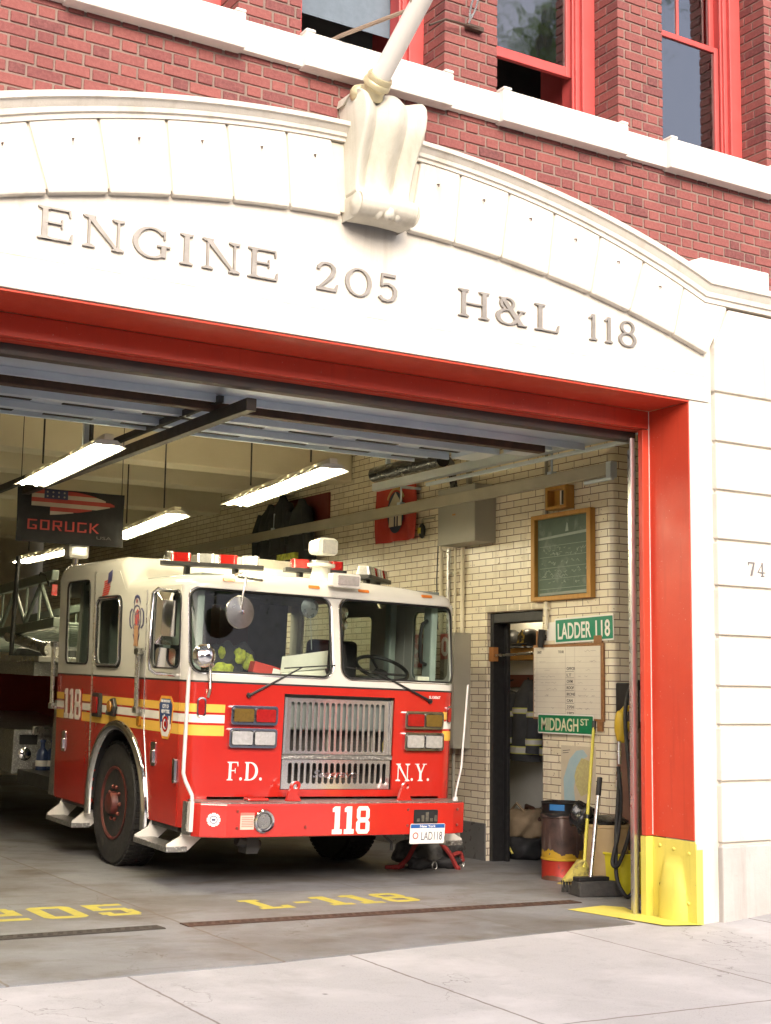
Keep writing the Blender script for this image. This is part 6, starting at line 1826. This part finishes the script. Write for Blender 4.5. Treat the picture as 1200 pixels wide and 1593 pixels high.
# dark coats and helmets on the wall rack above the truck
o = wall_thing("coat_rack", "dark red rack board with dark coats high on the glazed wall behind the light bar", "coat rack", 7.6, 3.45)
b = MB(); b.prism([(-.75, .02), (.75, .02), (.75, .42), (-.75, .42)], WL, 0, .03); b.build("rack_board", mat("rack_red", (.16, .025, .02), .6), o)
for (yy, zz, sc, sd) in ((-.30, .0, 1.25, 2), (.16, .10, 1.1, 4), (.52, .02, 1.05, 7)):
    b = MB(); b.lathe([(0, .40), (.05, .39), (.08, .33), (.15, .26), (.19, .10), (.20, -.12), (.235, -.38), (0, -.36)], (0, 0, 0), n=30)
    for i, p_ in enumerate(b.v):
        a_ = math.atan2(p_[1], p_[0]); k = 1 + .10 * math.sin(a_ * 6 + sd) * (.45 - p_[2])
        b.v[i] = (-.15 + p_[0] * .55 * k, yy + p_[1] * sc * k + .02 * math.sin(p_[2] * 9 + sd), zz + p_[2] * .95)
    for s_ in (-1, 1): b.tube([(-.17, yy + s_ * .14 * sc, zz + .24), (-.20, yy + s_ * .22 * sc, zz + .02), (-.19, yy + s_ * .24 * sc, zz - .26)], [.07, .075, .065], 10)
    b.build("hung_coat", mat("coat_cloth", (.022, .024, .026), .9, c2=(.04, .043, .044), bump=.4, bscale=30), o, smooth=70)
b = MB(); b.box(-.34, -.29, -.52, -.06, -.36, -.29); b.build("reflective_band", HIVIS, o)
o = wall_thing("wall_notice", "red notice board with white lettering on the wall seen through the right windshield pane", "sign", 4.86, 1.99)
b = MB(); b.prism([(-.20, -.18), (.20, -.18), (.20, .16), (-.20, .16)], WL, .0, .012); b.build("notice_plate", mat("notice_red", (.42, .03, .025), .4), o)
b = MB()
for i, t in enumerate(("RED", "EMER", "SHUT")): sans(b, t, lambda a, c, h: WL(-.17 + a, .06 - i * .10 + c, .0122 + h), .065, width=.32, depth=.001, bold=.01)
b.build("notice_lettering", mat("notice_cream", (.55, .45, .33), .6), o)

# gear room contents
o = thing("gear_shelf", "honey wood shelf board across the back of the gear room", "shelf", (1.62, 4.0, 1.94))
b = MB(); b.box(-.10, .12, -1.3, 1.2, -.045, .075); b.build("shelf_board", WOODY, o, bevel=.004)
o = thing("hook_rail", "brown wood rail with coat hooks on the gear room wall", "coat rail", (1.742, 4.0, 1.68))
b = MB(); b.box(-.025, 0, -1.3, 1.2, -.06, .07); b.build("rail_board", mat("red_brown_wood", (.20, .06, .035), .55), o, bevel=.003)
b = MB()
for y in (-.6, -.25, .05, .4, .75): b.tube([(-.02, y, .02), (-.09, y, .0), (-.10, y, .04)], .009, 6)
b.build("hooks", DARKM, o)
o = thing("globe_lamp", "small lit globe lamp under the ceiling at the back of the gear room", "lamp", (1.55, 4.05, 2.42))
b = MB(); b.blob((0, 0, 0), (.055, .055, .055), 1, 0, 16, 12); b.build("globe", mat("lit_globe", (.9, .85, .7), .4, emis=(1.0, .84, .58), estr=26), o, smooth=60)
b = MB(); b.lathe([(0, .05), (.045, .05), (.045, .09), (.012, .10), (.012, .57), (0, .57)], (0, 0, 0), n=14); b.build("lamp_stem", DARKM, o, smooth=40)
def helmet(y, label, seed):
    o = thing("fire_helmet", label, "helmet", (1.61, y, 2.02))
    b = MB(); b.lathe([(.0, .19), (.05, .185), (.09, .16), (.115, .11), (.125, .05), (.127, .02), (.16, .008), (.185, -.005), (.18, -.012), (.12, .0)], (0, 0, 0), n=28); b.build("shell", mat("helmet_black", (.015, .015, .016), .4), o, smooth=50)
    b = MB(); b.prism([(-.05, 0), (.05, 0), (.055, .09), (0, .15), (-.055, .09)], lambda a, c, h: (-.12 - h + c * .2, a, .03 + c), 0, .008); b.build("front_shield", mat("shield_leather", (.45, .32, .05), .5, c2=(.05, .04, .03), scale=30, lo=.45, hi=.5), o)
    b = MB(); b.tube([(-.13, .13 * math.cos(R(a)), .03 + .10 * math.sin(R(a)) * 0) for a in range(0, 181, 20)], .012, 6); b.build("hat_band", BLACK, o)
    b = MB(); b.blob((-.12, -.06, .02), (.02, .03, .02), 2, .05, 8, 6); b.build("amber_tab", LAMB, o)
helmet(4.30, "black fire helmet at the far end of the gear room shelf", 1); helmet(3.98, "black fire helmet with a leather shield nearer the street on the gear room shelf", 2)
NOMEX = mat("turnout_cloth", (.06, .064, .07), .85, c2=(.08, .083, .088), scale=10, bump=.3, bscale=60)
SILV = mat("reflective_silver", (.80, .80, .74), .35, .0)
LIME = mat("reflective_lime", (.80, .82, .25), .5, c2=(.72, .74, .20))
def band(p, q, w_, off, o):
    P_, Q_ = Vector(p), Vector(q); d = (Q_ - P_).normalized(); up = Vector((0, 0, 1)); n_ = Vector((-1, 0, 0))
    u_ = d.cross(n_).normalized()
    b = MB()
    for k in range(2):
        a = u_ * (w_ * (.5)) ; c = P_ + n_ * off; e_ = Q_ + n_ * off
    b.add([P_ + n_ * off + u_ * w_, Q_ + n_ * off + u_ * w_, Q_ + n_ * off - u_ * w_, P_ + n_ * off - u_ * w_, P_ + n_ * (off + .006) + u_ * w_, Q_ + n_ * (off + .006) + u_ * w_, Q_ + n_ * (off + .006) - u_ * w_, P_ + n_ * (off + .006) - u_ * w_],
          [(0, 3, 2, 1), (4, 5, 6, 7), (0, 1, 5, 4), (2, 3, 7, 6), (1, 2, 6, 5), (3, 0, 4, 7)])
    o2 = b.build("reflective_band", LIME, o)
    b = MB(); b.add([P_ + n_ * (off + .007) + u_ * w_ * .4, Q_ + n_ * (off + .007) + u_ * w_ * .4, Q_ + n_ * (off + .007) - u_ * w_ * .4, P_ + n_ * (off + .007) - u_ * w_ * .4], [(0, 1, 2, 3)])
    b.build("silver_stripe", SILV, o2)
def ring_band(mb, c, rx, ry, z0_, z1_):
    vs_ = []; n = 20
    for zz in (z0_, z1_):
        for k in range(n): vs_.append((c[0] + rx * math.cos(2 * math.pi * k / n), c[1] + ry * math.sin(2 * math.pi * k / n), zz))
    mb.add(vs_, [(k, (k + 1) % n, n + (k + 1) % n, n + k) for k in range(n)])
def turnout(y, x_, label, sleeve_glove, seed):
    o = thing("turnout_coat", label, "coat", (x_, y, 0), group="turnout coats hanging in the gear room")
    b = MB(); b.lathe([(0, 1.70), (.05, 1.69), (.09, 1.64), (.16, 1.55), (.19, 1.40), (.20, 1.15), (.22, .92), (.21, .90), (0, .92)], (0, 0, 0), n=28)
    cr = random.Random(seed)
    for i, p_ in enumerate(b.v):
        a = math.atan2(p_[1], p_[0]); k = 1 + .07 * math.sin(a * 5 + seed) * (1.75 - p_[2]); b.v[i] = (p_[0] * .62 * k, p_[1] * 1.0 * k, p_[2])
    b.build("coat_body", NOMEX, o, smooth=60)
    for s_ in (-1, 1):
        b = MB(); b.tube([(-.03, s_ * .15, 1.56), (-.07, s_ * .215, 1.40), (-.10, s_ * .235, 1.18), (-.12, s_ * .225, .98)], [.075, .085, .078, .07], 14); b.build("sleeve", NOMEX, o, smooth=60)
        b = MB(); ring_band(b, (-.108, s_ * .235), .083, .083, 1.06, 1.125); ring_band(b, (-.078, s_ * .222), .092, .092, 1.33, 1.385); q = b.build("sleeve_band", LIME, o, smooth=60)
        b = MB(); ring_band(b, (-.108, s_ * .235), .0845, .0845, 1.072, 1.113); ring_band(b, (-.078, s_ * .222), .0935, .0935, 1.340, 1.375); build_each(b, "silver_stripe", SILV, q, smooth=60)
    for (z0_, z1_, rr_) in ((.97, 1.045, .221), (1.36, 1.42, .197)):
        b = MB(); ring_band(b, (0, 0), rr_ * .66, rr_ * 1.03, z0_, z1_); q = b.build("body_band", LIME, o, smooth=60)
        b = MB(); ring_band(b, (0, 0), rr_ * .67, rr_ * 1.045, z0_ + .012, z1_ - .012); build_each(b, "silver_stripe", SILV, q, smooth=60)
    if sleeve_glove:
        b = MB(); b.blob((-.12, .225, .90), (.042, .05, .085), 5, .2, 12, 10); b.blob((-.15, .20, .86), (.02, .022, .06), 6, .2, 8, 8); b.build("glove", mat("tan_leather", (.33, .25, .17), .8), o, smooth=60)
turnout(3.86, 1.50, "grey turnout coat with lime bands and a tan glove on the gear room rail", True, 1)
turnout(3.42, 1.52, "turnout coat with lime bands half hidden by the near side of the gear room doorway", False, 5)
turnout(4.42, 1.56, "dark turnout coat with lime bands deepest in the gear room", False, 8)
o = thing("canvas_sack", "beige canvas sack slumped on the gear room floor", "sack", (1.45, 3.84, .12))
b = MB(); b.blob((0, 0, .17), (.20, .23, .16), 21, .13, 26, 18, .75); b.build("sack_body", mat("canvas", (.36, .27, .17), .9, c2=(.28, .205, .13), scale=12, bump=.5, bscale=18), o, smooth=70)
b = MB(); b.tube([(-.1, -.12, .30), (-.12, -.02, .38), (-.1, .10, .30)], .012, 6); b.build("sack_handle", mat("canvas", (.36, .27, .17)), o, smooth=60)
o = thing("gear_bag", "black gear bag with a yellow strap at the foot of the beige sack", "bag", (1.36, 3.80, -.025))
b = MB(); b.blob((0, 0, .10), (.17, .24, .11), 31, .10, 24, 14, .7); b.build("bag_body", mat("bag_nylon", (.02, .021, .023), .7, c2=(.03, .03, .033), bump=.3), o, smooth=70)
b = MB(); b.tube([(-.17, -.10, .06), (-.185, -.06, .13), (-.18, -.02, .05), (-.185, .03, .14), (-.17, -.02, .19)], .012, 6); b.build("bag_strap", YELP, o, smooth=60)
o = thing("cloth_heap", "heap of grey and red gear behind the beige sack", "gear", (1.60, 3.65, -.03))
b = MB(); b.blob((0, 0, .32), (.12, .35, .18), 41, .25, 26, 16); b.build("grey_cloth", mat("grey_cloth", (.16, .16, .155), .9), o, smooth=70)
b = MB(); b.tube([(-.1, .25, .36), (-.14, .18, .50), (-.14, .08, .48), (-.12, .0, .36)], .022, 8); b.build("brown_strap", mat("dark_leather", (.08, .035, .02), .6), o, smooth=60)
b = MB(); b.blob((-.14, -.25, .26), (.06, .12, .05), 43, .2, 14, 10); b.build("red_roll", mat("dull_red_cloth", (.22, .04, .03), .8), o, smooth=60)
b = MB(); b.blob((-.15, -.34, .34), (.08, .12, .10), 44, .2, 14, 10); b.build("dark_pouch", mat("navy_cloth", (.03, .035, .05), .8), o, smooth=60)

# drum, bin, bucket, broom, squeegee, hose, pump
o = thing("steel_drum", "battered steel drum, black top, brown middle and red painted base, against the glazed wall", "drum", (.70, 2.33, -.014))
b = MB(); rd = .178
def drum_mat():
    m, nt, p = newmat("drum_paint")
    co = objco(nt); sp = nt.nodes.new("ShaderNodeSeparateXYZ"); nt.links.new(co, sp.inputs[0])
    z_ = mathn(nt, 'ADD', sp.outputs[2], mathn(nt, 'MULTIPLY', mathn(nt, 'SUBTRACT', noise(nt, co, 5, 4), .5), .10))
    z2 = mathn(nt, 'ADD', sp.outputs[2], mathn(nt, 'MULTIPLY', mathn(nt, 'SUBTRACT', noise(nt, co, 7, 3), .5), .34))
    base = mixc(nt, ramp(nt, noise(nt, co, 6, 6, .65), .38, .68), (.11, .065, .055), (.045, .03, .028))
    base = mixc(nt, ramp(nt, noise(nt, objco(nt, (9, 9, .9)), 1.4, 5), .56, .66), base, (.22, .17, .15))
    base = mixc(nt, mathn(nt, 'LESS_THAN', z2, .235), base, (.55, .34, .03))
    base = mixc(nt, mathn(nt, 'LESS_THAN', sp.outputs[2], .172), base, (.42, .035, .02))
    base = mixc(nt, mathn(nt, 'LESS_THAN', z_, .035), base, (.16, .075, .05))
    base = mixc(nt, mathn(nt, 'GREATER_THAN', z_, .54), base, (.012, .012, .013))
    base = mixc(nt, mathn(nt, 'MULTIPLY', ramp(nt, noise(nt, co, 14, 6, .7), .60, .66), .7), base, (.10, .05, .035))
    nt.links.new(base, p.inputs['Base Color']); p.inputs['Metallic'].default_value = .25
    nt.links.new(mathn(nt, 'MULTIPLY_ADD', noise(nt, co, 8, 4), .4, .2), p.inputs['Roughness'])
    return m
b.lathe([(rd, 0), (rd + .004, .006), (rd, .012), (rd, .165), (rd + .008, .172), (rd + .008, .182), (rd, .19), (rd, .52), (rd + .010, .53), (rd + .010, .55), (rd - .001, .565), (rd, .64), (rd + .006, .648), (rd - .004, .654), (rd - .006, .60), (rd - .008, .05), (0, .05)], (0, 0, 0), n=48)
b.build("drum_shell", drum_mat(), o, smooth=35)
b = MB(); b.lathe([(rd + .0025, .59), (rd + .0028, .64)], (0, 0, 0), n=8, a0=150, a1=192); b.lathe([(rd + .0025, .615), (rd + .0028, .645)], (0, 0, 0), n=8, a0=225, a1=255); b.build("blue_tape", mat("blue_tape", (.02, .16, .42), .5), o, smooth=40)
o = thing("fibre_bin", "tan fibre bin lined with a black bag beside the steel drum", "bin", (.615, 1.66, -.012))
b = MB(); b.lathe([(0, 0), (.165, 0), (.17, .004), (.185, .50), (.192, .505), (.192, .525), (.186, .53), (.18, .52), (.16, .02), (0, .02)], (0, 0, 0), n=40); b.build("bin_body", mat("tan_fibre", (.52, .38, .20), .6, c2=(.46, .33, .17), scale=5), o, smooth=35)
BAGM = mat("black_bin_liner", (.012, .012, .013), .28, bump=.5, bscale=14)
b = MB(); b.blob((0, 0, .545), (.186, .186, .05), 51, .16, 26, 12); b.blob((-.17, .10, .58), (.10, .09, .11), 53, .25, 20, 14); b.build("bin_bag", BAGM, o, smooth=50)
o = thing("mop_bucket", "bright yellow bucket tucked behind the steel door post", "bucket", (.62, 1.47, -.012))
b = MB(); b.prism(rrect(-.13, .13, -.16, .16, .05), lambda a, c, h: (a * (.84 + .16 * h / .30), c * (.84 + .16 * h / .30), h), 0, .30); b.build("bucket_body", mat("bucket_yellow", (.68, .60, .03), .4, c2=(.62, .54, .025)), o, smooth=40)
b = MB(); b.prism(rrect(-.14, .14, -.17, .17, .055), PXY(.301), 0, .018, [rrect(-.115, .115, -.145, .145, .045)]); b.build("bucket_rim", mat("bucket_yellow", (.68, .60, .03)), o, bevel=.005)
b = MB(); b.box(-.11, .11, -.14, .14, .301, .306); b.build("dirty_water", mat("dirty_water", (.05, .05, .045), .1), o)
o = thing("push_broom", "yellow handled angle broom leaning on the wall corner behind the floor squeegee", "broom", (.30, 1.56, .0))
b = MB(); b.tube([(.0, 0, .19), (.355, .29, 1.32)], .0135, 12); b.build("handle", mat("broom_yellow", (.66, .58, .07), .4), o, smooth=40)
b = MB(); b.tube([(.335, .273, 1.24), (.36, .294, 1.335)], .017, 12); b.tube([(.115, .094, .56), (.125, .102, .59)], .0155, 12); b.build("grip", BLACK, o, smooth=40)
b = MB(); b.prism([(-.16, .0), (.10, .0), (.075, .06), (.02, .17), (-.02, .17), (-.10, .07)], lambda a, c, h: (a * .85, a * -.45 + h, .08 + c), 0, .06); b.build("broom_head", mat("dirty_yellow_plastic", (.50, .42, .09), .5, c2=(.20, .16, .05), scale=16, lo=.45, hi=.6), o, bevel=.006)
b = MB()
cr = random.Random(3)
for i in range(90):
    a = -.17 + .27 * i / 89; b.tube([(a * .85, a * -.45 + .01 + .04 * cr.random(), .09), (a * .9 + cr.uniform(-.01, .01), a * -.47 + .03 * cr.random(), .0)], .0035, 4)
b.build("bristles", mat("bristle_black", (.03, .03, .025), .8), o)
o = thing("floor_squeegee", "wide black floor brush with a steel handle standing at the end of the drain grate", "floor brush", (.22, 1.42, .0))
b = MB(); b.prism([(-.14, -.10), (.27, -.10), (.22, .10), (-.10, .10)], lambda a, c, h: (a * (1 - .18 * h / .15) * .95 + c * .0, c * (1 - .35 * h / .15) - a * .22, h - .004), .0, .115); b.build("brush_block", mat("dusty_black_plastic", (.03, .029, .027), .8, c2=(.055, .05, .045), scale=9, bump=.4, bscale=30), o, bevel=.012)
b = MB(); b.prism([(-.10, -.04), (.16, -.04), (.16, .04), (-.10, .04)], lambda a, c, h: (a, c - a * .22, .112 + h), 0, .03); b.build("clamp_plate", BLACK, o, bevel=.006)
b = MB(); b.tube([(.03, 0, .13), (.19, .09, .77)], .017, 12); b.build("handle", STEEL, o, smooth=40)
b = MB(); b.tube([(.187, .088, .755), (.222, .108, .895)], .0215, 12); b.build("grip", RUBBER, o, smooth=40)
o = thing("fuel_pump", "brown steel fuel pump cabinet with a meter dial in the recess behind the doorway jamb", "fuel pump", (1.03, 1.73, -.02))
b = MB(); b.box(-.13, .20, -.12, .12, .05, 1.30); b.build("cabinet", mat("pump_brown", (.20, .115, .085), .5, c2=(.16, .09, .07)), o, bevel=.01)
b = MB(); b.box(-.135, .21, -.125, .125, 1.301, 1.68); b.build("pump_head", BLACK, o, bevel=.01)
b = MB(); b.box(-.09, .17, -.135, -.126, 1.36, 1.62); b.build("dial_plate", mat("dial_grey", (.30, .30, .29), .4), o)
b = MB(); b.lathe([(0, 0), (.075, 0), (.075, .02), (.06, .025), (0, .025)], (.06, -.136, 1.48), (0, -1, 0), 20); b.lathe([(0, 0), (.06, 0), (.055, .06), (0, .065)], (-.02, -.121, .96), (0, -1, 0), 16); b.build("dial", DARKM, o, smooth=40)
o = thing("fuel_nozzle", "yellow fuel nozzle holstered on the side of the brown pump with a looped black hose", "fuel nozzle", (.66, 1.52, 1.30))
b = MB(); b.blob((.0, .0, .0), (.045, .05, .13), 61, .10, 16, 14, .8); b.blob((.05, -.02, -.0), (.06, .035, .04), 62, .1, 12, 10); b.tube([(.01, 0, .10), (.05, -.01, .15), (.12, -.02, .14)], [.032, .03, .026], 10); b.build("nozzle_body", mat("nozzle_yellow", (.58, .40, .03), .45, c2=(.48, .32, .02)), o, smooth=60)
b = MB(); b.tube([(.10, -.02, .06), (.14, -.03, -.04), (.10, -.03, -.12), (.04, -.02, -.11)], .014, 8); b.build("trigger_guard", BLACK, o, smooth=60)
b = MB(); b.tube([(-.02, .0, -.12), (-.03, -.01, -.30)], .018, 10); b.tube([(-.035, -.015, -.36), (-.055, -.025, -.48)], .024, 10); b.build("swivel", STEEL, o, smooth=40)
b = MB()
def cr_spline(pts, n=8):
    out = []
    P_ = [Vector(pts[0])] + [Vector(p) for p in pts] + [Vector(pts[-1])]
    for i in range(1, len(P_) - 2):
        for k in range(n):
            t = k / n; a, b_, c, d = P_[i - 1:i + 3]
            out.append(.5 * ((2 * b_) + (c - a) * t + (2 * a - 5 * b_ + 4 * c - d) * t * t + (3 * b_ - a - 3 * c + d) * t ** 3))
    return out + [P_[-2]]
hose = [(.615, 1.50, .98), (.60, 1.48, .86), (.52, 1.40, .72), (.42, 1.31, .45), (.345, 1.22, .16), (.36, 1.16, .04), (.41, 1.15, .015), (.455, 1.15, .10), (.50, 1.20, .46), (.53, 1.27, .92), (.56, 1.35, 1.32), (.62, 1.40, 1.52), (.73, 1.45, 1.65), (.87, 1.50, 1.66), (1.0, 1.6, 1.60)]
b.tube([Vector(q) - Vector((.66, 1.52, 1.30)) for q in cr_spline(hose)], .0165, 10)
hose2 = [(.61, 1.49, .92), (.55, 1.40, .72), (.43, 1.30, .46), (.33, 1.25, .27), (.345, 1.22, .235), (.42, 1.25, .29), (.52, 1.30, .40), (.62, 1.35, .54), (.74, 1.46, .60)]
b.tube([Vector(q) - Vector((.66, 1.52, 1.30)) for q in cr_spline(hose2)], .0165, 10)
b.build("hose", RUBBER, o, smooth=60)

# harness bag on the floor by the truck's bumper
o = thing("harness_bag", "grey and black rescue bag with red straps on the floor under the licence plate", "bag", (.05, 3.45, .0))
b = MB(); b.blob((.0, 0, .13), (.30, .20, .12), 71, .16, 28, 16, .8); b.build("bag_body", mat("bag_grey", (.10, .10, .098), .85, c2=(.035, .035, .035), scale=5, lo=.42, hi=.55, bump=.4, bscale=20), o, smooth=70)
b = MB(); b.blob((-.18, -.14, .06), (.12, .10, .07), 72, .2, 18, 12); b.blob((.12, -.16, .055), (.14, .08, .06), 74, .2, 18, 12); b.build("black_pouch", mat("bag_nylon", (.02, .021, .023)), o, smooth=70)
RSTR = mat("red_webbing", (.30, .03, .028), .8)
b = MB()
for pts in ([(-.38, -.10, .02), (-.30, -.14, .10), (-.24, -.15, .20), (-.12, -.08, .27)], [(.0, -.18, .25), (.08, -.24, .14), (.15, -.25, .02), (.17, -.27, .012)], [(.10, -.25, .12), (.22, -.20, .13), (.26, -.19, .06)], [(-.45, -.02, .018), (-.36, -.10, .03), (-.30, -.06, .03)]):
    b.tube(cr_spline(pts, 5), .022, 6)
b.build("red_strap", RSTR, o, smooth=60)
b = MB()
for (x_, y_) in ((.24, -.2), (.28, -.12), (-.08, -.24)): b.tube([(x_ + .025 * math.cos(R(a)), y_, .04 + .035 * math.sin(R(a))) for a in range(0, 360, 40)], .006, 6, closed=True)
build_each(b, "buckle", STEEL, o, smooth=60)

# floor: drain grates, painted numbers, yellow patch
GRT = mat("rusty_cast_iron", (.10, .055, .038), .7, .4, c2=(.055, .035, .028), scale=10, bump=.3)
GRT2 = mat("dark_cast_iron", (.07, .06, .052), .7, .4, c2=(.045, .04, .036), scale=10, bump=.3)
def grate(x0_, x1_, y0_, y1_, label, m_):
    o = thing("drain_grate", label, "drain grate", ((x0_ + x1_) / 2, (y0_ + y1_) / 2, fz((x0_ + x1_) / 2) + .0015), group="drain grates across the doorway")
    L_ = math.hypot(x1_ - x0_, y1_ - y0_); o.rotation_euler = (0, math.atan(.02), math.atan2(y1_ - y0_, x1_ - x0_))
    h = L_ / 2
    b = MB()
    holes = []
    n_ = int(L_ / .062)
    for i in range(n_):
        for j in (-1, 1):
            cx_ = -h + .04 + i * .062 + (.018 if j > 0 else 0)
            if cx_ < h - .03: holes.append(rrect(cx_ - .019, cx_ + .019, j * .022 - .009, j * .022 + .009, .008, 2))
    b.prism([(-h, -.062), (h, -.062), (h, .062), (-h, .062)], PXY(.0005), 0, .006, holes); b.build("grate_bar", m_, o)
    b = MB(); b.box(-h, h, -.06, .06, -.006, .0001); b.build("drain_channel", BLACKM, o)
    b = MB(); 
    for s_ in (-1, 1): b.box(-h, h, s_ * .066 - .004, s_ * .066 + .004, .0003, .0045)
    b.build("grate_frame", m_, o)
grate(-3.31, -.10, 1.14, 1.17, "rusty brown drain grate running right from the floor joint towards the broom", GRT)
grate(-5.3, -3.475, 1.02, 1.115, "dark drain grate left of the floor joint under the painted 205", GRT2)
FYEL = mat("worn_floor_yellow", (.52, .46, .07), .6, c2=(.42, .37, .08), scale=9, dirt=((.22, .19, .11), 13, .60))
def floor_word(txt, x0_, x1_, y0_, y1_, label):
    o = thing("floor_lettering", label, "floor marking", (x0_, y0_, fz(x0_) + .0018))
    o.rotation_euler = (0, math.atan(.02), 0)
    h = y1_ - y0_; L_ = write_len(txt, h, 1, .12, block_glyph); sx = (x1_ - x0_) / L_; x_ = 0
    for ch_ in txt:
        b = MB(); x_ = write(b, ch_, lambda a, c, q: (a, c, q), h, x0=x_, sx=sx, gap=.12, depth=.0006, glyph=block_glyph); b.build("painted_character", FYEL, o)
floor_word("L-118", -2.52, -1.16, 1.60, 2.03, "yellow L-118 painted on the concrete in front of the truck bumper")
floor_word("205", -4.40, -3.32, 1.66, 2.16, "yellow 205 painted on the concrete left of the floor joint")
yp = [(-.44, .85), (-.27, .02), (.018, -.06), (.03, .02), (-.05, .43), (-.05, .55), (.05, .80), (-.05, .92)]
b = MB(); b.prism(yp, lambda x, y, h: (x, y, fz(x) + .0048 + h), 0, .0008); tag(b.build("painted_floor_patch", YELP), kind='structure')
b = MB(); b.prism(circ(.62, 2.08, .16, 18, .10), lambda x, y, h: (x, y, fz(x) + .0012 + h), 0, .0008); tag(b.build("painted_floor_edge", YELP), kind='structure')
# ================================================================== ACROSS THE STREET (seen only mirrored in the glass)
opp = MB(); opp.box(-60, 60, -24.2, -13.505, -.3, -.03)
tag(opp.build("opposite_sidewalk", WALKM), kind='structure')
BROWN = mat("brownstone", (.26, .14, .10), .85, c2=(.20, .105, .075), scale=2, bump=.2)
def townhouse(x0_, w_, h_, m_, label):
    o = thing("townhouse", label, "house", (x0_, -24.3, -.05), group="townhouses across the street")
    holes = []
    for fl_ in range(4):
        for k in range(3):
            cx_ = w_ * (k + .5) / 3; z0_ = 1.2 + fl_ * 3.0
            if z0_ + 1.9 < h_ - .6: holes.append([(cx_ - .5, z0_), (cx_ + .5, z0_), (cx_ + .5, z0_ + 1.9), (cx_ - .5, z0_ + 1.9)])
    b = MB(); b.prism([(0, -.3), (w_, -.3), (w_, h_), (0, h_)], lambda a, c, h: (a, -h, c), 0, .4, holes); b.build("wall", m_, o)
    b = MB(); b.box(-.05, w_ + .05, -.1, .35, h_ - .5, h_ + .1); b.build("cornice", m_, o)
    for hl in holes:
        b = MB(); b.box(hl[0][0] - .08, hl[1][0] + .08, -.05, .10, hl[0][1] - .15, hl[0][1] - .01); b.box(hl[0][0], hl[1][0], -.30, -.25, hl[0][1], hl[2][1]); b.build("window", mat("dark_glazing", (.05, .06, .07), .1), o)
    return o
xx = -24.0
for i, (w_, h_, m_, lb) in enumerate(((6.5, 8.6, BROWN, "brownstone townhouse across the street, far left end of its row"), (6.0, 10.4, BRICK, "tall red brick townhouse across the street, second in its row"), (6.5, 8.8, BROWN, "brownstone townhouse across the street, opposite the flagpole"), (6.2, 9.6, CREAMP, "cream townhouse across the street, fourth in its row"), (6.4, 8.4, BRICK, "low red brick townhouse across the street, fifth in its row"), (7.0, 10.0, BROWN, "tall brownstone townhouse across the street, right end of its row"))):
    townhouse(xx, w_, h_, m_, lb); xx += w_ + .02
def leaf_mat():
    m, nt, p = newmat("leaf_green")
    g = nt.nodes.new("ShaderNodeNewGeometry")
    nt.links.new(mixc(nt, g.outputs['Random Per Island'], (.045, .085, .018), (.10, .15, .03)), p.inputs['Base Color'])
    p.inputs['Roughness'].default_value = .55
    p.inputs['Transmission Weight'].default_value = 0
    tl_ = nt.nodes.new('ShaderNodeBsdfTranslucent'); tl_.inputs[0].default_value = (.16, .26, .04, 1); ms = nt.nodes.new('ShaderNodeMixShader'); ms.inputs[0].default_value = .45
    nt.links.new(p.outputs[0], ms.inputs[1]); nt.links.new(tl_.outputs[0], ms.inputs[2]); nt.links.new(ms.outputs[0], nt.nodes['Material Output'].inputs[0])
    return m
LEAF = leaf_mat(); BARK = mat("bark", (.13, .10, .075), .9, bump=.5, bscale=20)
def street_tree(x_, y_, h_, r_, seed, label):
    o = thing("street_tree", label, "tree", (x_, y_, -.05))
    cr = random.Random(seed)
    b = MB(); b.tube([(0, 0, 0), (.05, .02, h_ * .3), (.0, .1, h_ * .55), (.1, 0, h_ * .85)], [.22, .18, .13, .04], 10)
    cl = []
    for i in range(16):
        a = cr.uniform(0, 6.28); rr = r_ * cr.uniform(.35, .95); zz = h_ * cr.uniform(.48, .98)
        c = Vector((rr * math.cos(a), rr * math.sin(a), zz)); cl.append((c, cr.uniform(.7, 1.25)))
        b.tube([(0, .05, h_ * cr.uniform(.3, .6)), (c.x * .5, c.y * .5, zz - .6), tuple(c)], [.08, .05, .02], 6)
    b.build("trunk", BARK, o, smooth=60)
    b = MB()
    for (c, q) in cl:
        for k in range(520):
            d = Vector((cr.gauss(0, 1), cr.gauss(0, 1), cr.gauss(0, .8)))
            p_ = c + d * q * .58
            u_ = Vector((cr.gauss(0, 1), cr.gauss(0, 1), cr.gauss(0, 1))).normalized() * .075; w_ = u_.orthogonal().normalized() * .045
            b.add([p_ - u_, p_ + w_, p_ + u_, p_ - w_], [(0, 1, 2, 3)])
    b.build("crown", LEAF, o)
street_tree(9.2, -14.6, 17.0, 3.2, 3, "leafy street tree on the far pavement opposite the right hand windows")
